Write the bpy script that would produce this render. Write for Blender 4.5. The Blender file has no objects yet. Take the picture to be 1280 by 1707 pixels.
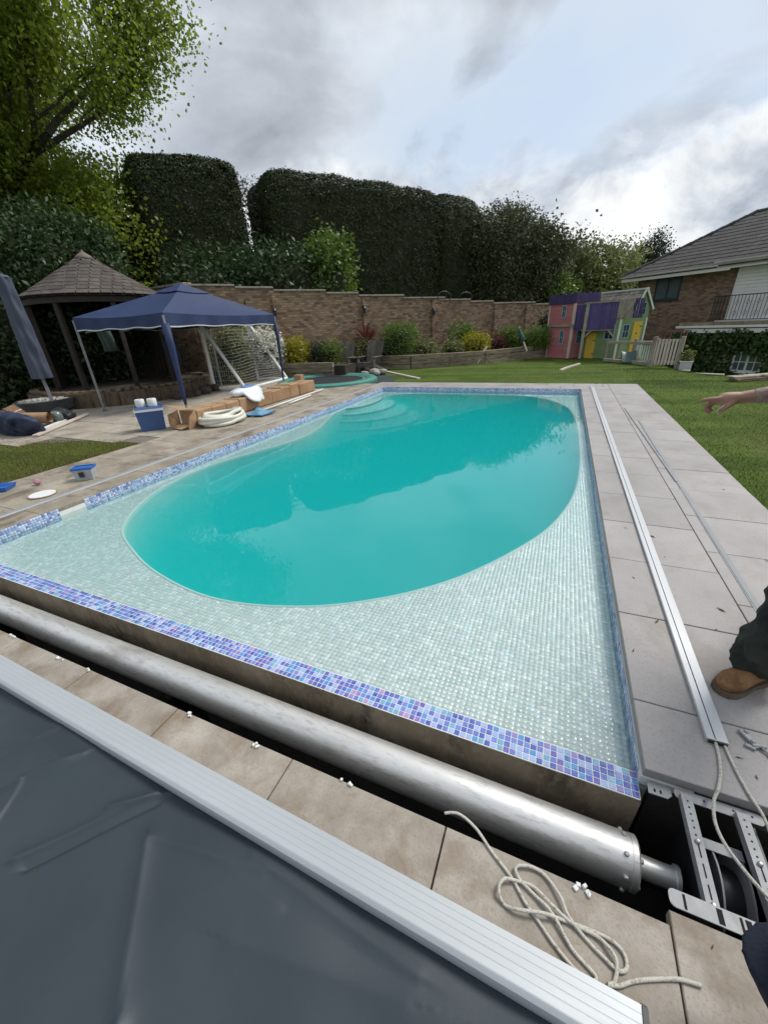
import bpy, bmesh, math, random
import numpy as np
from mathutils import Matrix, Vector
from mathutils.geometry import tessellate_polygon

random.seed(7); rng = np.random.default_rng(7)
R = math.radians
sc = bpy.context.scene
COL = sc.collection

# ------------------------------------------------------------------ camera
cam_d = bpy.data.cameras.new('camera'); cam = bpy.data.objects.new('camera', cam_d); COL.objects.link(cam)
cam_d.sensor_fit = 'VERTICAL'; cam_d.sensor_height = 24.0; cam_d.lens = 24.0 * 647.37 / 1707.0
cam_d.clip_start = 0.02; cam_d.clip_end = 3000
_r = Vector((0.9192423, 0.39107745, -0.04529918)); _d = Vector((0.13083261, -0.41197848, -0.90175194)); _f = Vector((-0.37131714, 0.82300192, -0.42987373))
M = Matrix.Identity(4)
for i in range(3):
    M[i][0] = _r[i]; M[i][1] = -_d[i]; M[i][2] = -_f[i]
M[2][3] = 1.475
cam.matrix_world = M
sc.camera = cam

# ------------------------------------------------------------------ render / exposure
sc.render.engine = 'CYCLES'
sc.view_settings.view_transform = 'Standard'; sc.view_settings.look = 'None'
sc.view_settings.exposure = 1.05; sc.view_settings.gamma = 1.0; sc.view_settings.use_curve_mapping = False
cy = sc.cycles
cy.use_denoising = True; cy.max_bounces = 8; cy.transparent_max_bounces = 24; cy.diffuse_bounces = 3
cy.glossy_bounces = 3; cy.transmission_bounces = 4; cy.volume_bounces = 3; cy.caustics_reflective = False; cy.caustics_refractive = False
cy.use_adaptive_sampling = True; cy.adaptive_threshold = 0.015

# ------------------------------------------------------------------ sky and sun
SUN_EL, SUN_AZ = R(52), R(42)          # azimuth measured clockwise from +Y
w = bpy.data.worlds.new('World'); sc.world = w; w.use_nodes = True
nt = w.node_tree; nt.nodes.clear()
class NG:
    "tiny node-graph helper"
    def __init__(s, t): s.t = t
    def n(s, typ, **kw):
        nd = s.t.nodes.new(typ)
        for k, v in kw.items():
            if k.startswith('i_'):
                nd.inputs[int(k[2:])].default_value = v
            else: setattr(nd, k, v)
        return nd
    def l(s, a, b): s.t.links.new(a, b)
    def math(s, op, a, b=None, clamp=False):
        nd = s.t.nodes.new('ShaderNodeMath'); nd.operation = op; nd.use_clamp = clamp
        for i, x in enumerate((a, b)):
            if x is None: continue
            if isinstance(x, (int, float)): nd.inputs[i].default_value = x
            else: s.t.links.new(x, nd.inputs[i])
        return nd.outputs[0]
    def ramp(s, fac, stops, interp='LINEAR'):
        nd = s.t.nodes.new('ShaderNodeValToRGB'); e = nd.color_ramp.elements; nd.color_ramp.interpolation = interp
        while len(e) < len(stops): e.new(0.5)
        for el, (p, c) in zip(e, stops):
            el.position = p; el.color = (c if isinstance(c, (tuple, list)) else (c, c, c))[:3] + (1,) if isinstance(c, (tuple, list)) else (c, c, c, 1)
        s.t.links.new(fac, nd.inputs[0]); return nd.outputs[0]
    def noise(s, vec, scale, detail=4, rough=.55, dist=0.0):
        nd = s.t.nodes.new('ShaderNodeTexNoise'); nd.inputs['Scale'].default_value = scale; nd.inputs['Detail'].default_value = detail
        nd.inputs['Roughness'].default_value = rough; nd.inputs['Distortion'].default_value = dist
        if vec is not None: s.t.links.new(vec, nd.inputs['Vector'])
        return nd.outputs['Fac']
    def mix(s, fac, a, b, blend='MIX'):
        nd = s.t.nodes.new('ShaderNodeMix'); nd.data_type = 'RGBA'; nd.blend_type = blend
        for i, x in ((0, fac), (6, a), (7, b)):
            if isinstance(x, (int, float)): nd.inputs[i].default_value = x
            elif isinstance(x, (tuple, list)): nd.inputs[i].default_value = tuple(x[:3]) + (1,)
            else: s.t.links.new(x, nd.inputs[i])
        return nd.outputs[2]
g = NG(nt)
tc = g.n('ShaderNodeTexCoord'); sep = g.n('ShaderNodeSeparateXYZ'); g.l(tc.outputs['Generated'], sep.inputs[0])
sky = g.n('ShaderNodeTexSky'); sky.sky_type = 'NISHITA'; sky.sun_disc = False; sky.sun_elevation = SUN_EL; sky.sun_rotation = SUN_AZ
sky.air_density = 1.0; sky.dust_density = 1.5; sky.ozone_density = 1.0
zc = g.math('MAXIMUM', sep.outputs[2], 0.0)
den = g.math('ADD', zc, 0.30)
cx = g.math('DIVIDE', sep.outputs[0], den); cyy = g.math('DIVIDE', sep.outputs[1], den)
comb = g.n('ShaderNodeCombineXYZ'); g.l(cx, comb.inputs[0]); g.l(cyy, comb.inputs[1])
vm = g.n('ShaderNodeMapping'); g.l(comb.outputs[0], vm.inputs[0]); vm.inputs['Location'].default_value = (-6.6, 2.2, 6.0); vm.inputs['Scale'].default_value = (0.9, 1.1, 1)
# thin high veil with soft streaks
n1 = g.noise(vm.outputs[0], 0.9, 6, .5, .3)
veil = g.ramp(n1, [(.32, (.27, .325, .40)), (.50, (.34, .378, .42)), (.66, (.43, .45, .475))])
cover = g.ramp(n1, [(.28, .72), (.50, .97)])
# broken grey clouds under it
n2 = g.noise(vm.outputs[0], 1.15, 7, .52, .35)
dark = g.ramp(n2, [(.475, 0.0), (.545, .70), (.66, 1.0)])
dkc = g.ramp(g.noise(vm.outputs[0], 3.0, 6, .55, .2), [(.35, (.30, .315, .34)), (.52, (.215, .228, .25)), (.68, (.15, .16, .18))])
# heaped clouds low over the horizon, all round
gv = g.n('ShaderNodeMapping'); g.l(tc.outputs['Generated'], gv.inputs[0]); gv.inputs['Scale'].default_value = (1, 1, 1.35); gv.inputs['Location'].default_value = (.33, .12, .7)
n3 = g.noise(gv.outputs[0], 3.0, 9, .58, .1)
heap = g.math('SUBTRACT', g.math('ADD', g.math('MULTIPLY', g.math('SUBTRACT', n3, .5), .42), .285), zc)
heapm = g.ramp(heap, [(.0, 0.0), (.035, 1.0)])
heapc = g.ramp(g.math('ADD', g.noise(gv.outputs[0], 5.2, 9, .6, .25), g.math('MULTIPLY', heap, -.25)), [(.33, (.21, .235, .275)), (.43, (.31, .335, .37)), (.51, (.42, .435, .45)), (.60, (.50, .51, .515))])
bg1 = g.n('ShaderNodeBackground'); g.l(sky.outputs[0], bg1.inputs[0]); bg1.inputs[1].default_value = 0.10
bg2 = g.n('ShaderNodeBackground'); bg2.inputs[1].default_value = 1.0
g.l(g.mix(heapm, g.mix(dark, veil, dkc), heapc), bg2.inputs[0])
mx = g.n('ShaderNodeMixShader')
g.l(g.math('MAXIMUM', g.math('MAXIMUM', cover, dark), heapm), mx.inputs[0]); g.l(bg1.outputs[0], mx.inputs[1]); g.l(bg2.outputs[0], mx.inputs[2])
wo = g.n('ShaderNodeOutputWorld'); g.l(mx.outputs[0], wo.inputs[0])

sun_d = bpy.data.lights.new('sun', 'SUN'); sun = bpy.data.objects.new('sun', sun_d); COL.objects.link(sun)
sun_d.energy = 1.5; sun_d.angle = R(20); sun_d.color = (1.0, .965, .91)
_sd = Vector((math.sin(SUN_AZ) * math.cos(SUN_EL), math.cos(SUN_AZ) * math.cos(SUN_EL), math.sin(SUN_EL)))
sun.rotation_euler = _sd.to_track_quat('Z', 'Y').to_euler()

# ------------------------------------------------------------------ mesh helpers
MW = {}
def P3(v): return Vector(v)
class MB:
    def __init__(s): s.v = []; s.f = []; s.mi = []; s.m = 0
    def add(s, vs, fs):
        o = len(s.v); s.v += [tuple(x) for x in vs]
        for f in fs: s.f.append(tuple(o + i for i in f)); s.mi.append(s.m)
        return s
    def box(s, c, size, rz=0.0, ch=0.0, mat=None):
        hx, hy, hz = (x / 2 for x in size)
        if ch <= 0:
            vs = [(x, y, z) for z in (-hz, hz) for y in (-hy, hy) for x in (-hx, hx)]
            fs = [(0, 2, 3, 1), (4, 5, 7, 6), (0, 1, 5, 4), (2, 6, 7, 3), (0, 4, 6, 2), (1, 3, 7, 5)]
        else:
            vs = []
            for z, i in ((-hz, ch), (-hz + ch, 0), (hz - ch, 0), (hz, ch)):
                vs += [(-hx + i, -hy + i, z), (hx - i, -hy + i, z), (hx - i, hy - i, z), (-hx + i, hy - i, z)]
            fs = [(3, 2, 1, 0), (12, 13, 14, 15)]
            for k in range(3):
                for j in range(4):
                    a = 4 * k + j; b = 4 * k + (j + 1) % 4; fs.append((a, b, b + 4, a + 4))
        if mat is None: mat = Matrix.Rotation(rz, 4, 'Z') if rz else None
        if mat is not None: vs = [mat @ Vector(v) for v in vs]
        return s.add([(v[0] + c[0], v[1] + c[1], v[2] + c[2]) for v in vs], fs)
    def bar(s, a, b, w, h=None, up=(0, 0, 1), ch=0.0):
        "rectangular bar from a to b, w across, h along up"
        a = Vector(a); b = Vector(b); h = w if h is None else h
        d = b - a; L = d.length; x = d.normalized(); u = Vector(up)
        y = u.cross(x)
        if y.length < 1e-4: y = Vector((0, 1, 0)).cross(x)
        y.normalize(); z = x.cross(y)
        m = Matrix((x, y, z)).transposed().to_4x4()
        return s.box((a + b) / 2, (L, w, h), ch=ch, mat=m)
    def tube(s, pts, r, n=8, caps=True, closed=False):
        pts = [Vector(p) for p in pts]; k = len(pts); rs = r if isinstance(r, (list, tuple)) else [r] * k
        rings = []; prev = None
        for i, p in enumerate(pts):
            if closed: t = pts[(i + 1) % k] - pts[i - 1]
            else: t = pts[min(i + 1, k - 1)] - pts[max(i - 1, 0)]
            t = t.normalized() if t.length > 1e-9 else Vector((0, 0, 1))
            if prev is None:
                u = Vector((0, 0, 1)).cross(t)
                if u.length < 1e-3: u = Vector((1, 0, 0)).cross(t)
            else: u = prev - t * prev.dot(t)
            u.normalize(); prev = u; w_ = t.cross(u)
            rings.append([p + (u * math.cos(2 * math.pi * j / n) + w_ * math.sin(2 * math.pi * j / n)) * rs[i] for j in range(n)])
        vs = [v for q in rings for v in q]; fs = []
        for i in range(k if closed else k - 1):
            i2 = (i + 1) % k
            for j in range(n):
                j2 = (j + 1) % n; fs.append((i * n + j, i * n + j2, i2 * n + j2, i2 * n + j))
        if caps and not closed: fs += [tuple(range(n - 1, -1, -1)), tuple((k - 1) * n + j for j in range(n))]
        return s.add(vs, fs)
    def lathe(s, prof, c=(0, 0, 0), n=24, axis='Z', caps=True):
        vs = []; fs = []
        for (r_, z) in prof:
            for j in range(n):
                a = 2 * math.pi * j / n; x, y = r_ * math.cos(a), r_ * math.sin(a)
                v = (x, y, z) if axis == 'Z' else (z, x, y) if axis == 'X' else (x, z, y)
                vs.append((v[0] + c[0], v[1] + c[1], v[2] + c[2]))
        for i in range(len(prof) - 1):
            for j in range(n):
                j2 = (j + 1) % n; fs.append((i * n + j, i * n + j2, (i + 1) * n + j2, (i + 1) * n + j))
        if caps: fs += [tuple(range(n - 1, -1, -1)), tuple((len(prof) - 1) * n + j for j in range(n))]
        return s.add(vs, fs)
    def prism(s, poly, z0, z1):
        n = len(poly); a = sum(poly[i][0] * poly[(i + 1) % n][1] - poly[(i + 1) % n][0] * poly[i][1] for i in range(n))
        if a < 0: poly = poly[::-1]
        vs = [(x, y, z0) for x, y in poly] + [(x, y, z1) for x, y in poly]
        fs = [tuple(range(n - 1, -1, -1)), tuple(range(n, 2 * n))] + [(i, (i + 1) % n, n + (i + 1) % n, n + i) for i in range(n)]
        return s.add(vs, fs)
    def extrude(s, prof, a, b, up=(0, 0, 1), cap=True):
        "closed 2-D profile (across, up) swept from a to b"
        a = Vector(a); b = Vector(b); x = (b - a).normalized(); u = Vector(up); y = u.cross(x).normalized(); z = x.cross(y)
        n = len(prof); vs = [a + y * p + z * q for p, q in prof] + [b + y * p + z * q for p, q in prof]
        fs = [(i, n + i, n + (i + 1) % n, (i + 1) % n) for i in range(n)]
        if cap: fs += [tuple(range(n)), tuple(range(2 * n - 1, n - 1, -1))]
        return s.add(vs, fs)
    def grid(s, fn, nu, nv):
        vs = [fn(i / nu, j / nv) for j in range(nv + 1) for i in range(nu + 1)]
        fs = [(j * (nu + 1) + i, j * (nu + 1) + i + 1, (j + 1) * (nu + 1) + i + 1, (j + 1) * (nu + 1) + i) for j in range(nv) for i in range(nu)]
        return s.add(vs, fs)
    def mesh(s, name, mats, smooth=False):
        me = bpy.data.meshes.new(name); me.from_pydata(s.v, [], s.f)
        for m_ in (mats if isinstance(mats, (list, tuple)) else [mats]): me.materials.append(m_)
        if any(s.mi): me.polygons.foreach_set('material_index', s.mi)
        bm = bmesh.new(); bm.from_mesh(me); bmesh.ops.recalc_face_normals(bm, faces=bm.faces); bm.to_mesh(me); bm.free()
        if smooth is not False:
            me.polygons.foreach_set('use_smooth', [True] * len(me.polygons))
            if smooth is not True: me.set_sharp_from_angle(angle=R(smooth))
        me.update(); return me

def tag(o, label=None, cat=None, group=None, kind=None):
    if label: o['label'] = label
    if cat: o['category'] = cat
    if group: o['group'] = group
    if kind: o['kind'] = kind
    return o
def thing(name, loc=(0, 0, 0), rz=0.0, label=None, cat=None, group=None):
    o = bpy.data.objects.new(name, None); o.empty_display_size = .2; COL.objects.link(o)
    o.location = loc; o.rotation_euler = (0, 0, rz); tag(o, label, cat, group)
    MW[o] = Matrix.Translation(loc) @ Matrix.Rotation(rz, 4, 'Z'); return o
def ob(name, geo, mat=None, parent=None, local=False, smooth=False, label=None, cat=None, group=None, kind=None, loc=None):
    me = geo if isinstance(geo, bpy.types.Mesh) else geo.mesh(name, mat, smooth)
    o = bpy.data.objects.new(name, me); COL.objects.link(o)
    if parent is not None:
        o.parent = parent
        if local: MW[o] = MW[parent].copy()
        else: o.matrix_parent_inverse = MW[parent].inverted(); MW[o] = Matrix.Identity(4)
    else: MW[o] = Matrix.Identity(4)
    if loc is not None:
        o.location = loc
        MW[o] = MW[o] @ Matrix.Translation(loc)
    return tag(o, label, cat, group, kind)
def kids(o): return [c for c in bpy.data.objects if c.parent == o]
def copy_tree(o, parent=None):
    c = o.copy(); COL.objects.link(c)
    if parent is not None: c.parent = parent
    for ch in kids(o): copy_tree(ch, c)
    return c
def fast_mesh(name, verts, k, mats):
    "mesh from an (N*k,3) array: every k vertices make one face"
    me = bpy.data.meshes.new(name); n = len(verts) // k
    me.vertices.add(len(verts)); me.vertices.foreach_set('co', np.ascontiguousarray(verts, dtype=np.float32).ravel())
    me.loops.add(n * k); me.loops.foreach_set('vertex_index', np.arange(n * k, dtype=np.int32))
    me.polygons.add(n); me.polygons.foreach_set('loop_start', np.arange(0, n * k, k, dtype=np.int32))
    try: me.polygons.foreach_set('loop_total', np.full(n, k, dtype=np.int32))
    except Exception: pass
    for m_ in (mats if isinstance(mats, (list, tuple)) else [mats]): me.materials.append(m_)
    me.update(calc_edges=True); me.validate(); return me

# ------------------------------------------------------------------ materials
def hexc(h):
    h = h.lstrip('#'); c = [int(h[i:i + 2], 16) / 255 for i in (0, 2, 4)]
    return tuple(x / 12.92 if x <= .04045 else ((x + .055) / 1.055) ** 2.4 for x in c)
def mat(name, cols, scale=3.0, rough=.6, bump=0.0, bscale=40.0, metal=0.0, detail=5, stretch=(1, 1, 1), vary=0.0, spec=.5, isl=False, coat=0.0, dirt=None, dscale=1.5, dthr=(.52, .68), rvar=0.0, objco=True, transl=0.0, aniso=0.0, speck=None):
    "procedural surface: noise between colours, per-object value shift, optional dirt patches and bump"
    m = bpy.data.materials.new(name); m.use_nodes = True; t = m.node_tree; t.nodes.clear(); q = NG(t)
    tcn = q.n('ShaderNodeTexCoord'); mp = q.n('ShaderNodeMapping'); geo = q.n('ShaderNodeNewGeometry'); oi = q.n('ShaderNodeObjectInfo')
    mp.inputs['Scale'].default_value = stretch
    # world position keeps neighbouring pieces from repeating
    q.l(geo.outputs['Position'] if not objco else tcn.outputs['Object'], mp.inputs[0])
    if objco:
        off = q.n('ShaderNodeVectorMath'); off.operation = 'ADD'; sv = q.n('ShaderNodeVectorMath'); sv.operation = 'SCALE'
        q.l(oi.outputs['Location'], sv.inputs[0]); sv.inputs['Scale'].default_value = 3.7
        q.l(mp.outputs[0], off.inputs[0]); q.l(sv.outputs[0], off.inputs[1]); vec = off.outputs[0]
    else: vec = mp.outputs[0]
    if not isinstance(cols[0], (tuple, list)): cols = [cols]
    if isl:
        fac = geo.outputs['Random Per Island']
    else: fac = q.noise(vec, scale, detail, .6)
    if len(cols) == 1: c = q.mix(0.0, cols[0], cols[0])
    elif isl: c = q.ramp(fac, [(i / (len(cols) - 1), k) for i, k in enumerate(cols)])
    else: c = q.ramp(fac, [(.30 + .40 * i / (len(cols) - 1), k) for i, k in enumerate(cols)])
    if dirt is not None:
        df = q.ramp(q.noise(vec, dscale, 6, .65, .4), [(dthr[0], 0.0), (dthr[1], 1.0)])
        c = q.mix(df, c, dirt)
    if speck is not None:   # fine grit: (colour, scale, amount)
        c = q.mix(q.ramp(q.noise(vec, speck[1], 3, .7), [(.52, 0.0), (.66, speck[2])]), c, speck[0])
    if vary > 0:
        rv = q.math('ADD', q.math('MULTIPLY', oi.outputs['Random'], 2 * vary), 1 - vary)
        hs = q.n('ShaderNodeHueSaturation'); q.l(rv, hs.inputs['Value']); q.l(c, hs.inputs['Color']); c = hs.outputs[0]
    b = q.n('ShaderNodeBsdfPrincipled'); q.l(c, b.inputs['Base Color'])
    b.inputs['Metallic'].default_value = metal; b.inputs['Specular IOR Level'].default_value = spec; b.inputs['Coat Weight'].default_value = coat
    if aniso: b.inputs['Anisotropic'].default_value = aniso
    if rvar > 0:
        rr = q.math('ADD', q.math('MULTIPLY', q.noise(vec, scale * 2.3, 4), 2 * rvar), rough - rvar); q.l(rr, b.inputs['Roughness'])
    else: b.inputs['Roughness'].default_value = rough
    if bump > 0:
        bp = q.n('ShaderNodeBump'); bp.inputs['Strength'].default_value = bump; bp.inputs['Distance'].default_value = .02
        q.l(q.noise(vec, bscale, 5, .6), bp.inputs['Height']); q.l(bp.outputs[0], b.inputs['Normal'])
    o = q.n('ShaderNodeOutputMaterial'); sh = b.outputs[0]
    if transl > 0:
        tr = q.n('ShaderNodeBsdfTranslucent'); q.l(c, tr.inputs[0]); ms = q.n('ShaderNodeMixShader'); ms.inputs[0].default_value = transl
        q.l(sh, ms.inputs[1]); q.l(tr.outputs[0], ms.inputs[2]); sh = ms.outputs[0]
    q.l(sh, o.inputs[0]); return m
def leafmat(name, cols, rough=.5, transl=.3, spec=.4): return mat(name, cols, isl=True, rough=rough, transl=transl, spec=spec)
def brickmat(name, u, cols, mortar, scale=1.0, grime=.5):
    "brickwork on vertical faces; u = horizontal direction of the wall"
    m = bpy.data.materials.new(name); m.use_nodes = True; t = m.node_tree; t.nodes.clear(); q = NG(t)
    geo = q.n('ShaderNodeNewGeometry'); dt = q.n('ShaderNodeVectorMath'); dt.operation = 'DOT_PRODUCT'; q.l(geo.outputs['Position'], dt.inputs[0]); dt.inputs[1].default_value = (u[0], u[1], 0)
    sp = q.n('ShaderNodeSeparateXYZ'); q.l(geo.outputs['Position'], sp.inputs[0]); cb = q.n('ShaderNodeCombineXYZ'); q.l(dt.outputs['Value'], cb.inputs[0]); q.l(sp.outputs[2], cb.inputs[1])
    br = q.n('ShaderNodeTexBrick'); q.l(cb.outputs[0], br.inputs['Vector']); br.offset = .5
    br.inputs['Scale'].default_value = scale; br.inputs['Mortar Size'].default_value = .0075; br.inputs['Mortar Smooth'].default_value = .2; br.inputs['Bias'].default_value = 0.0
    br.inputs['Brick Width'].default_value = .19; br.inputs['Row Height'].default_value = .075
    br.inputs['Color1'].default_value = (0, 0, 0, 1); br.inputs['Color2'].default_value = (1, 1, 1, 1); br.inputs['Mortar'].default_value = (.5, .5, .5, 1)
    c = q.ramp(br.outputs['Color'], [(i / (len(cols) - 1), k) for i, k in enumerate(cols)])
    nz = q.noise(geo.outputs['Position'], 1.1, 6, .65, .3)
    c = q.mix(q.ramp(nz, [(.42, 0.0), (.72, grime * .6)]), c, (.06, .05, .038))
    c = q.mix(q.ramp(q.noise(geo.outputs['Position'], 9, 5), [(.5, 0.0), (.8, .3)]), c, (.30, .25, .2))
    c = q.mix(br.outputs['Fac'], c, mortar)
    b = q.n('ShaderNodeBsdfPrincipled'); q.l(c, b.inputs['Base Color']); b.inputs['Roughness'].default_value = .9
    bp = q.n('ShaderNodeBump'); bp.inputs['Strength'].default_value = .8; bp.inputs['Distance'].default_value = .012; bp.invert = True
    q.l(q.math('SUBTRACT', br.outputs['Fac'], q.math('MULTIPLY', q.noise(geo.outputs['Position'], 60, 4), .5)), bp.inputs['Height']); q.l(bp.outputs[0], b.inputs['Normal'])
    o = q.n('ShaderNodeOutputMaterial'); q.l(b.outputs[0], o.inputs[0]); return m

# ------------------------------------------------------------------ foliage helpers
def unit(a): return a / np.maximum(np.linalg.norm(a, axis=1, keepdims=True), 1e-9)
def leaf_mesh(name, pts, nrm, size, m, wid=.32, droop=.2, k=.9, tri=False, var=.35, stick=.5):
    n = len(pts); s = size * (1 + var * rng.uniform(-1, 1, (n, 1)))
    ax = rng.normal(size=(n, 3))
    if stick < 0: ax = ax - nrm * (ax * nrm).sum(1, keepdims=True) * min(1.0, -stick)
    ax = unit(ax + nrm * max(stick, 0) + np.array((0, 0, -droop)))
    nn = unit(nrm + rng.normal(size=(n, 3)) * k); side = unit(np.cross(nn, ax)) * s * wid
    base = pts - ax * s * .5; mid = pts + np.cross(ax, side) * .25
    v = np.stack([base, mid + side, base + ax * s, mid - side], axis=1).reshape(-1, 3)
    return fast_mesh(name, v, 4, m)
def box_dirs(n):
    d = rng.uniform(-1, 1, (n, 3)); f = rng.integers(0, 3, n); sg = rng.choice((-1.0, 1.0), n); d[np.arange(n), f] = sg; return d
def lump(p, seed, fr):
    s = np.zeros(len(p)); r2 = np.random.default_rng(seed)
    for i in range(5):
        kf = r2.normal(size=3) * fr * (1 + .5 * i); s += np.sin(p @ kf + r2.uniform(0, 6.28)) / (1 + .6 * i)
    return s / 2.2
def shell(center, half, n_cl, per, clr, rz=0.0, p=2.2, amp=.12, fr=1.0, seed=1, inset=.02, zmin=None, keep=None, out=.5, flat=1.0):
    "leaf clumps spread over a lumpy superquadric; returns points, normals"
    d = box_dirs(n_cl); r = (np.abs(d) ** p).sum(1, keepdims=True) ** (-1 / p); u = d * r
    half = np.array(half); q = u * half; nr = unit(np.sign(u) * np.abs(u) ** (p - 1) / half)
    q = q * (1 + amp * lump(q, seed, fr)[:, None])
    q = q + nr * rng.normal(out * clr - inset, clr * .7 * flat, (n_cl, 1))
    jit = rng.normal(size=(n_cl * per, 3)) * clr; nr = np.repeat(nr, per, 0); jit -= nr * (jit * nr).sum(1, keepdims=True) * (1 - flat)
    pts = np.repeat(q, per, 0) + jit
    c, s_ = math.cos(rz), math.sin(rz); rm = np.array(((c, -s_, 0), (s_, c, 0), (0, 0, 1)))
    pts = pts @ rm.T + np.array(center); nr = nr @ rm.T
    if zmin is not None: kk = pts[:, 2] > zmin; pts, nr = pts[kk], nr[kk]
    if keep is not None: kk = keep(pts); pts, nr = pts[kk], nr[kk]
    return pts, nr
def core(center, half, rz=0.0, p=2.2, amp=.12, fr=1.0, seed=1, k=.86, n=10):
    "dark twiggy inside of a shrub"
    vs = []; fs = []; idx = {}
    mb = MB()
    for ax in range(3):
        for sg in (-1, 1):
            def fn(u, v):
                d = [0, 0, 0]; d[ax] = sg; d[(ax + 1) % 3] = 2 * u - 1; d[(ax + 2) % 3] = 2 * v - 1
                return d
            mb.grid(fn, n, n)
    d = np.array(mb.v); r = (np.abs(d) ** p).sum(1, keepdims=True) ** (-1 / p); q = d * r * np.array(half) * k
    q = q * (1 + amp * lump(q / k, seed, fr)[:, None])
    c, s_ = math.cos(rz), math.sin(rz); rm = np.array(((c, -s_, 0), (s_, c, 0), (0, 0, 1)))
    q = q @ rm.T + np.array(center); mb.v = [tuple(x) for x in q]; return mb
def plant(name, center, half, leaf, m, label, cat, n_cl, per, clr, twig, rz=0.0, p=2.2, amp=.12, fr=1.0, seed=1, group=None, zb=0.0, wid=.32, corek=.84, extra=None, keep=None, droop=.2, out=.5, k=.9, flat=1.0, stick=.5):
    t = thing(name, (center[0], center[1], zb), label=label, cat=cat, group=group)
    pts, nr = shell(center, half, n_cl, per, clr, rz, p, amp, fr, seed, zmin=zb, keep=keep, out=out, flat=flat)
    if extra is not None: pts = np.concatenate([pts, extra[0]]); nr = np.concatenate([nr, extra[1]])
    ob('foliage', leaf_mesh('foliage', pts, nr, leaf, m, wid=wid, droop=droop, k=k, stick=stick), parent=t)
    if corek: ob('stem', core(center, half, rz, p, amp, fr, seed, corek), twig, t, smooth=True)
    return t
# ================================================================== SETTING
PX0, PX1, PY0, PY1 = -4.41, 0.46, 1.17, 10.15      # inside faces of the pool
ZW, ZL = -0.088, -0.135                            # water level, tiled ledge
def sstep(t): t = max(0.0, min(1.0, t)); return t * t * (3 - 2 * t)
def lawn_z(x, y):
    z = -0.02
    z -= 1.15 * sstep((x - 2.6) / 2.6) * sstep((y - 12.3) / 5.0)      # drops away towards the house
    z += 0.02 * math.sin(x * .9 + 1) * math.sin(y * .7) if (x < -15 or x > 2.0 or y > 12.5) else 0
    return z
M_lawn = mat('lawn_turf', [(.042, .068, .013), (.066, .098, .020), (.088, .110, .030)], scale=.55, rough=.95, bump=.7, bscale=55, objco=False, dirt=(.105, .088, .05), dscale=.38, dthr=(.56, .76), spec=.1)
gx = sorted(set([-400, -150, -60, -40] + [round(-30 + i, 2) for i in range(50)] + [-4.7, 1.3, 25, 40, 60, 150, 400]))
gy = sorted(set([-400, -100, -30, -10, -4] + [0.5] + [round(1 + i, 2) for i in range(45)] + [10.4, 60, 90, 150, 400, 900]))
mb = MB()
for j in range(len(gy) - 1):
    for i in range(len(gx) - 1):
        x0, x1, y0, y1 = gx[i], gx[i + 1], gy[j], gy[j + 1]
        if x0 >= -4.71 and x1 <= 1.31 and y0 >= .49 and y1 <= 10.41: continue
        mb.add([(x0, y0, lawn_z(x0, y0)), (x1, y0, lawn_z(x1, y0)), (x1, y1, lawn_z(x1, y1)), (x0, y1, lawn_z(x0, y1))], [(0, 1, 2, 3)])
lawn = ob('lawn', mb, M_lawn, smooth=True, kind='structure')

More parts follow.
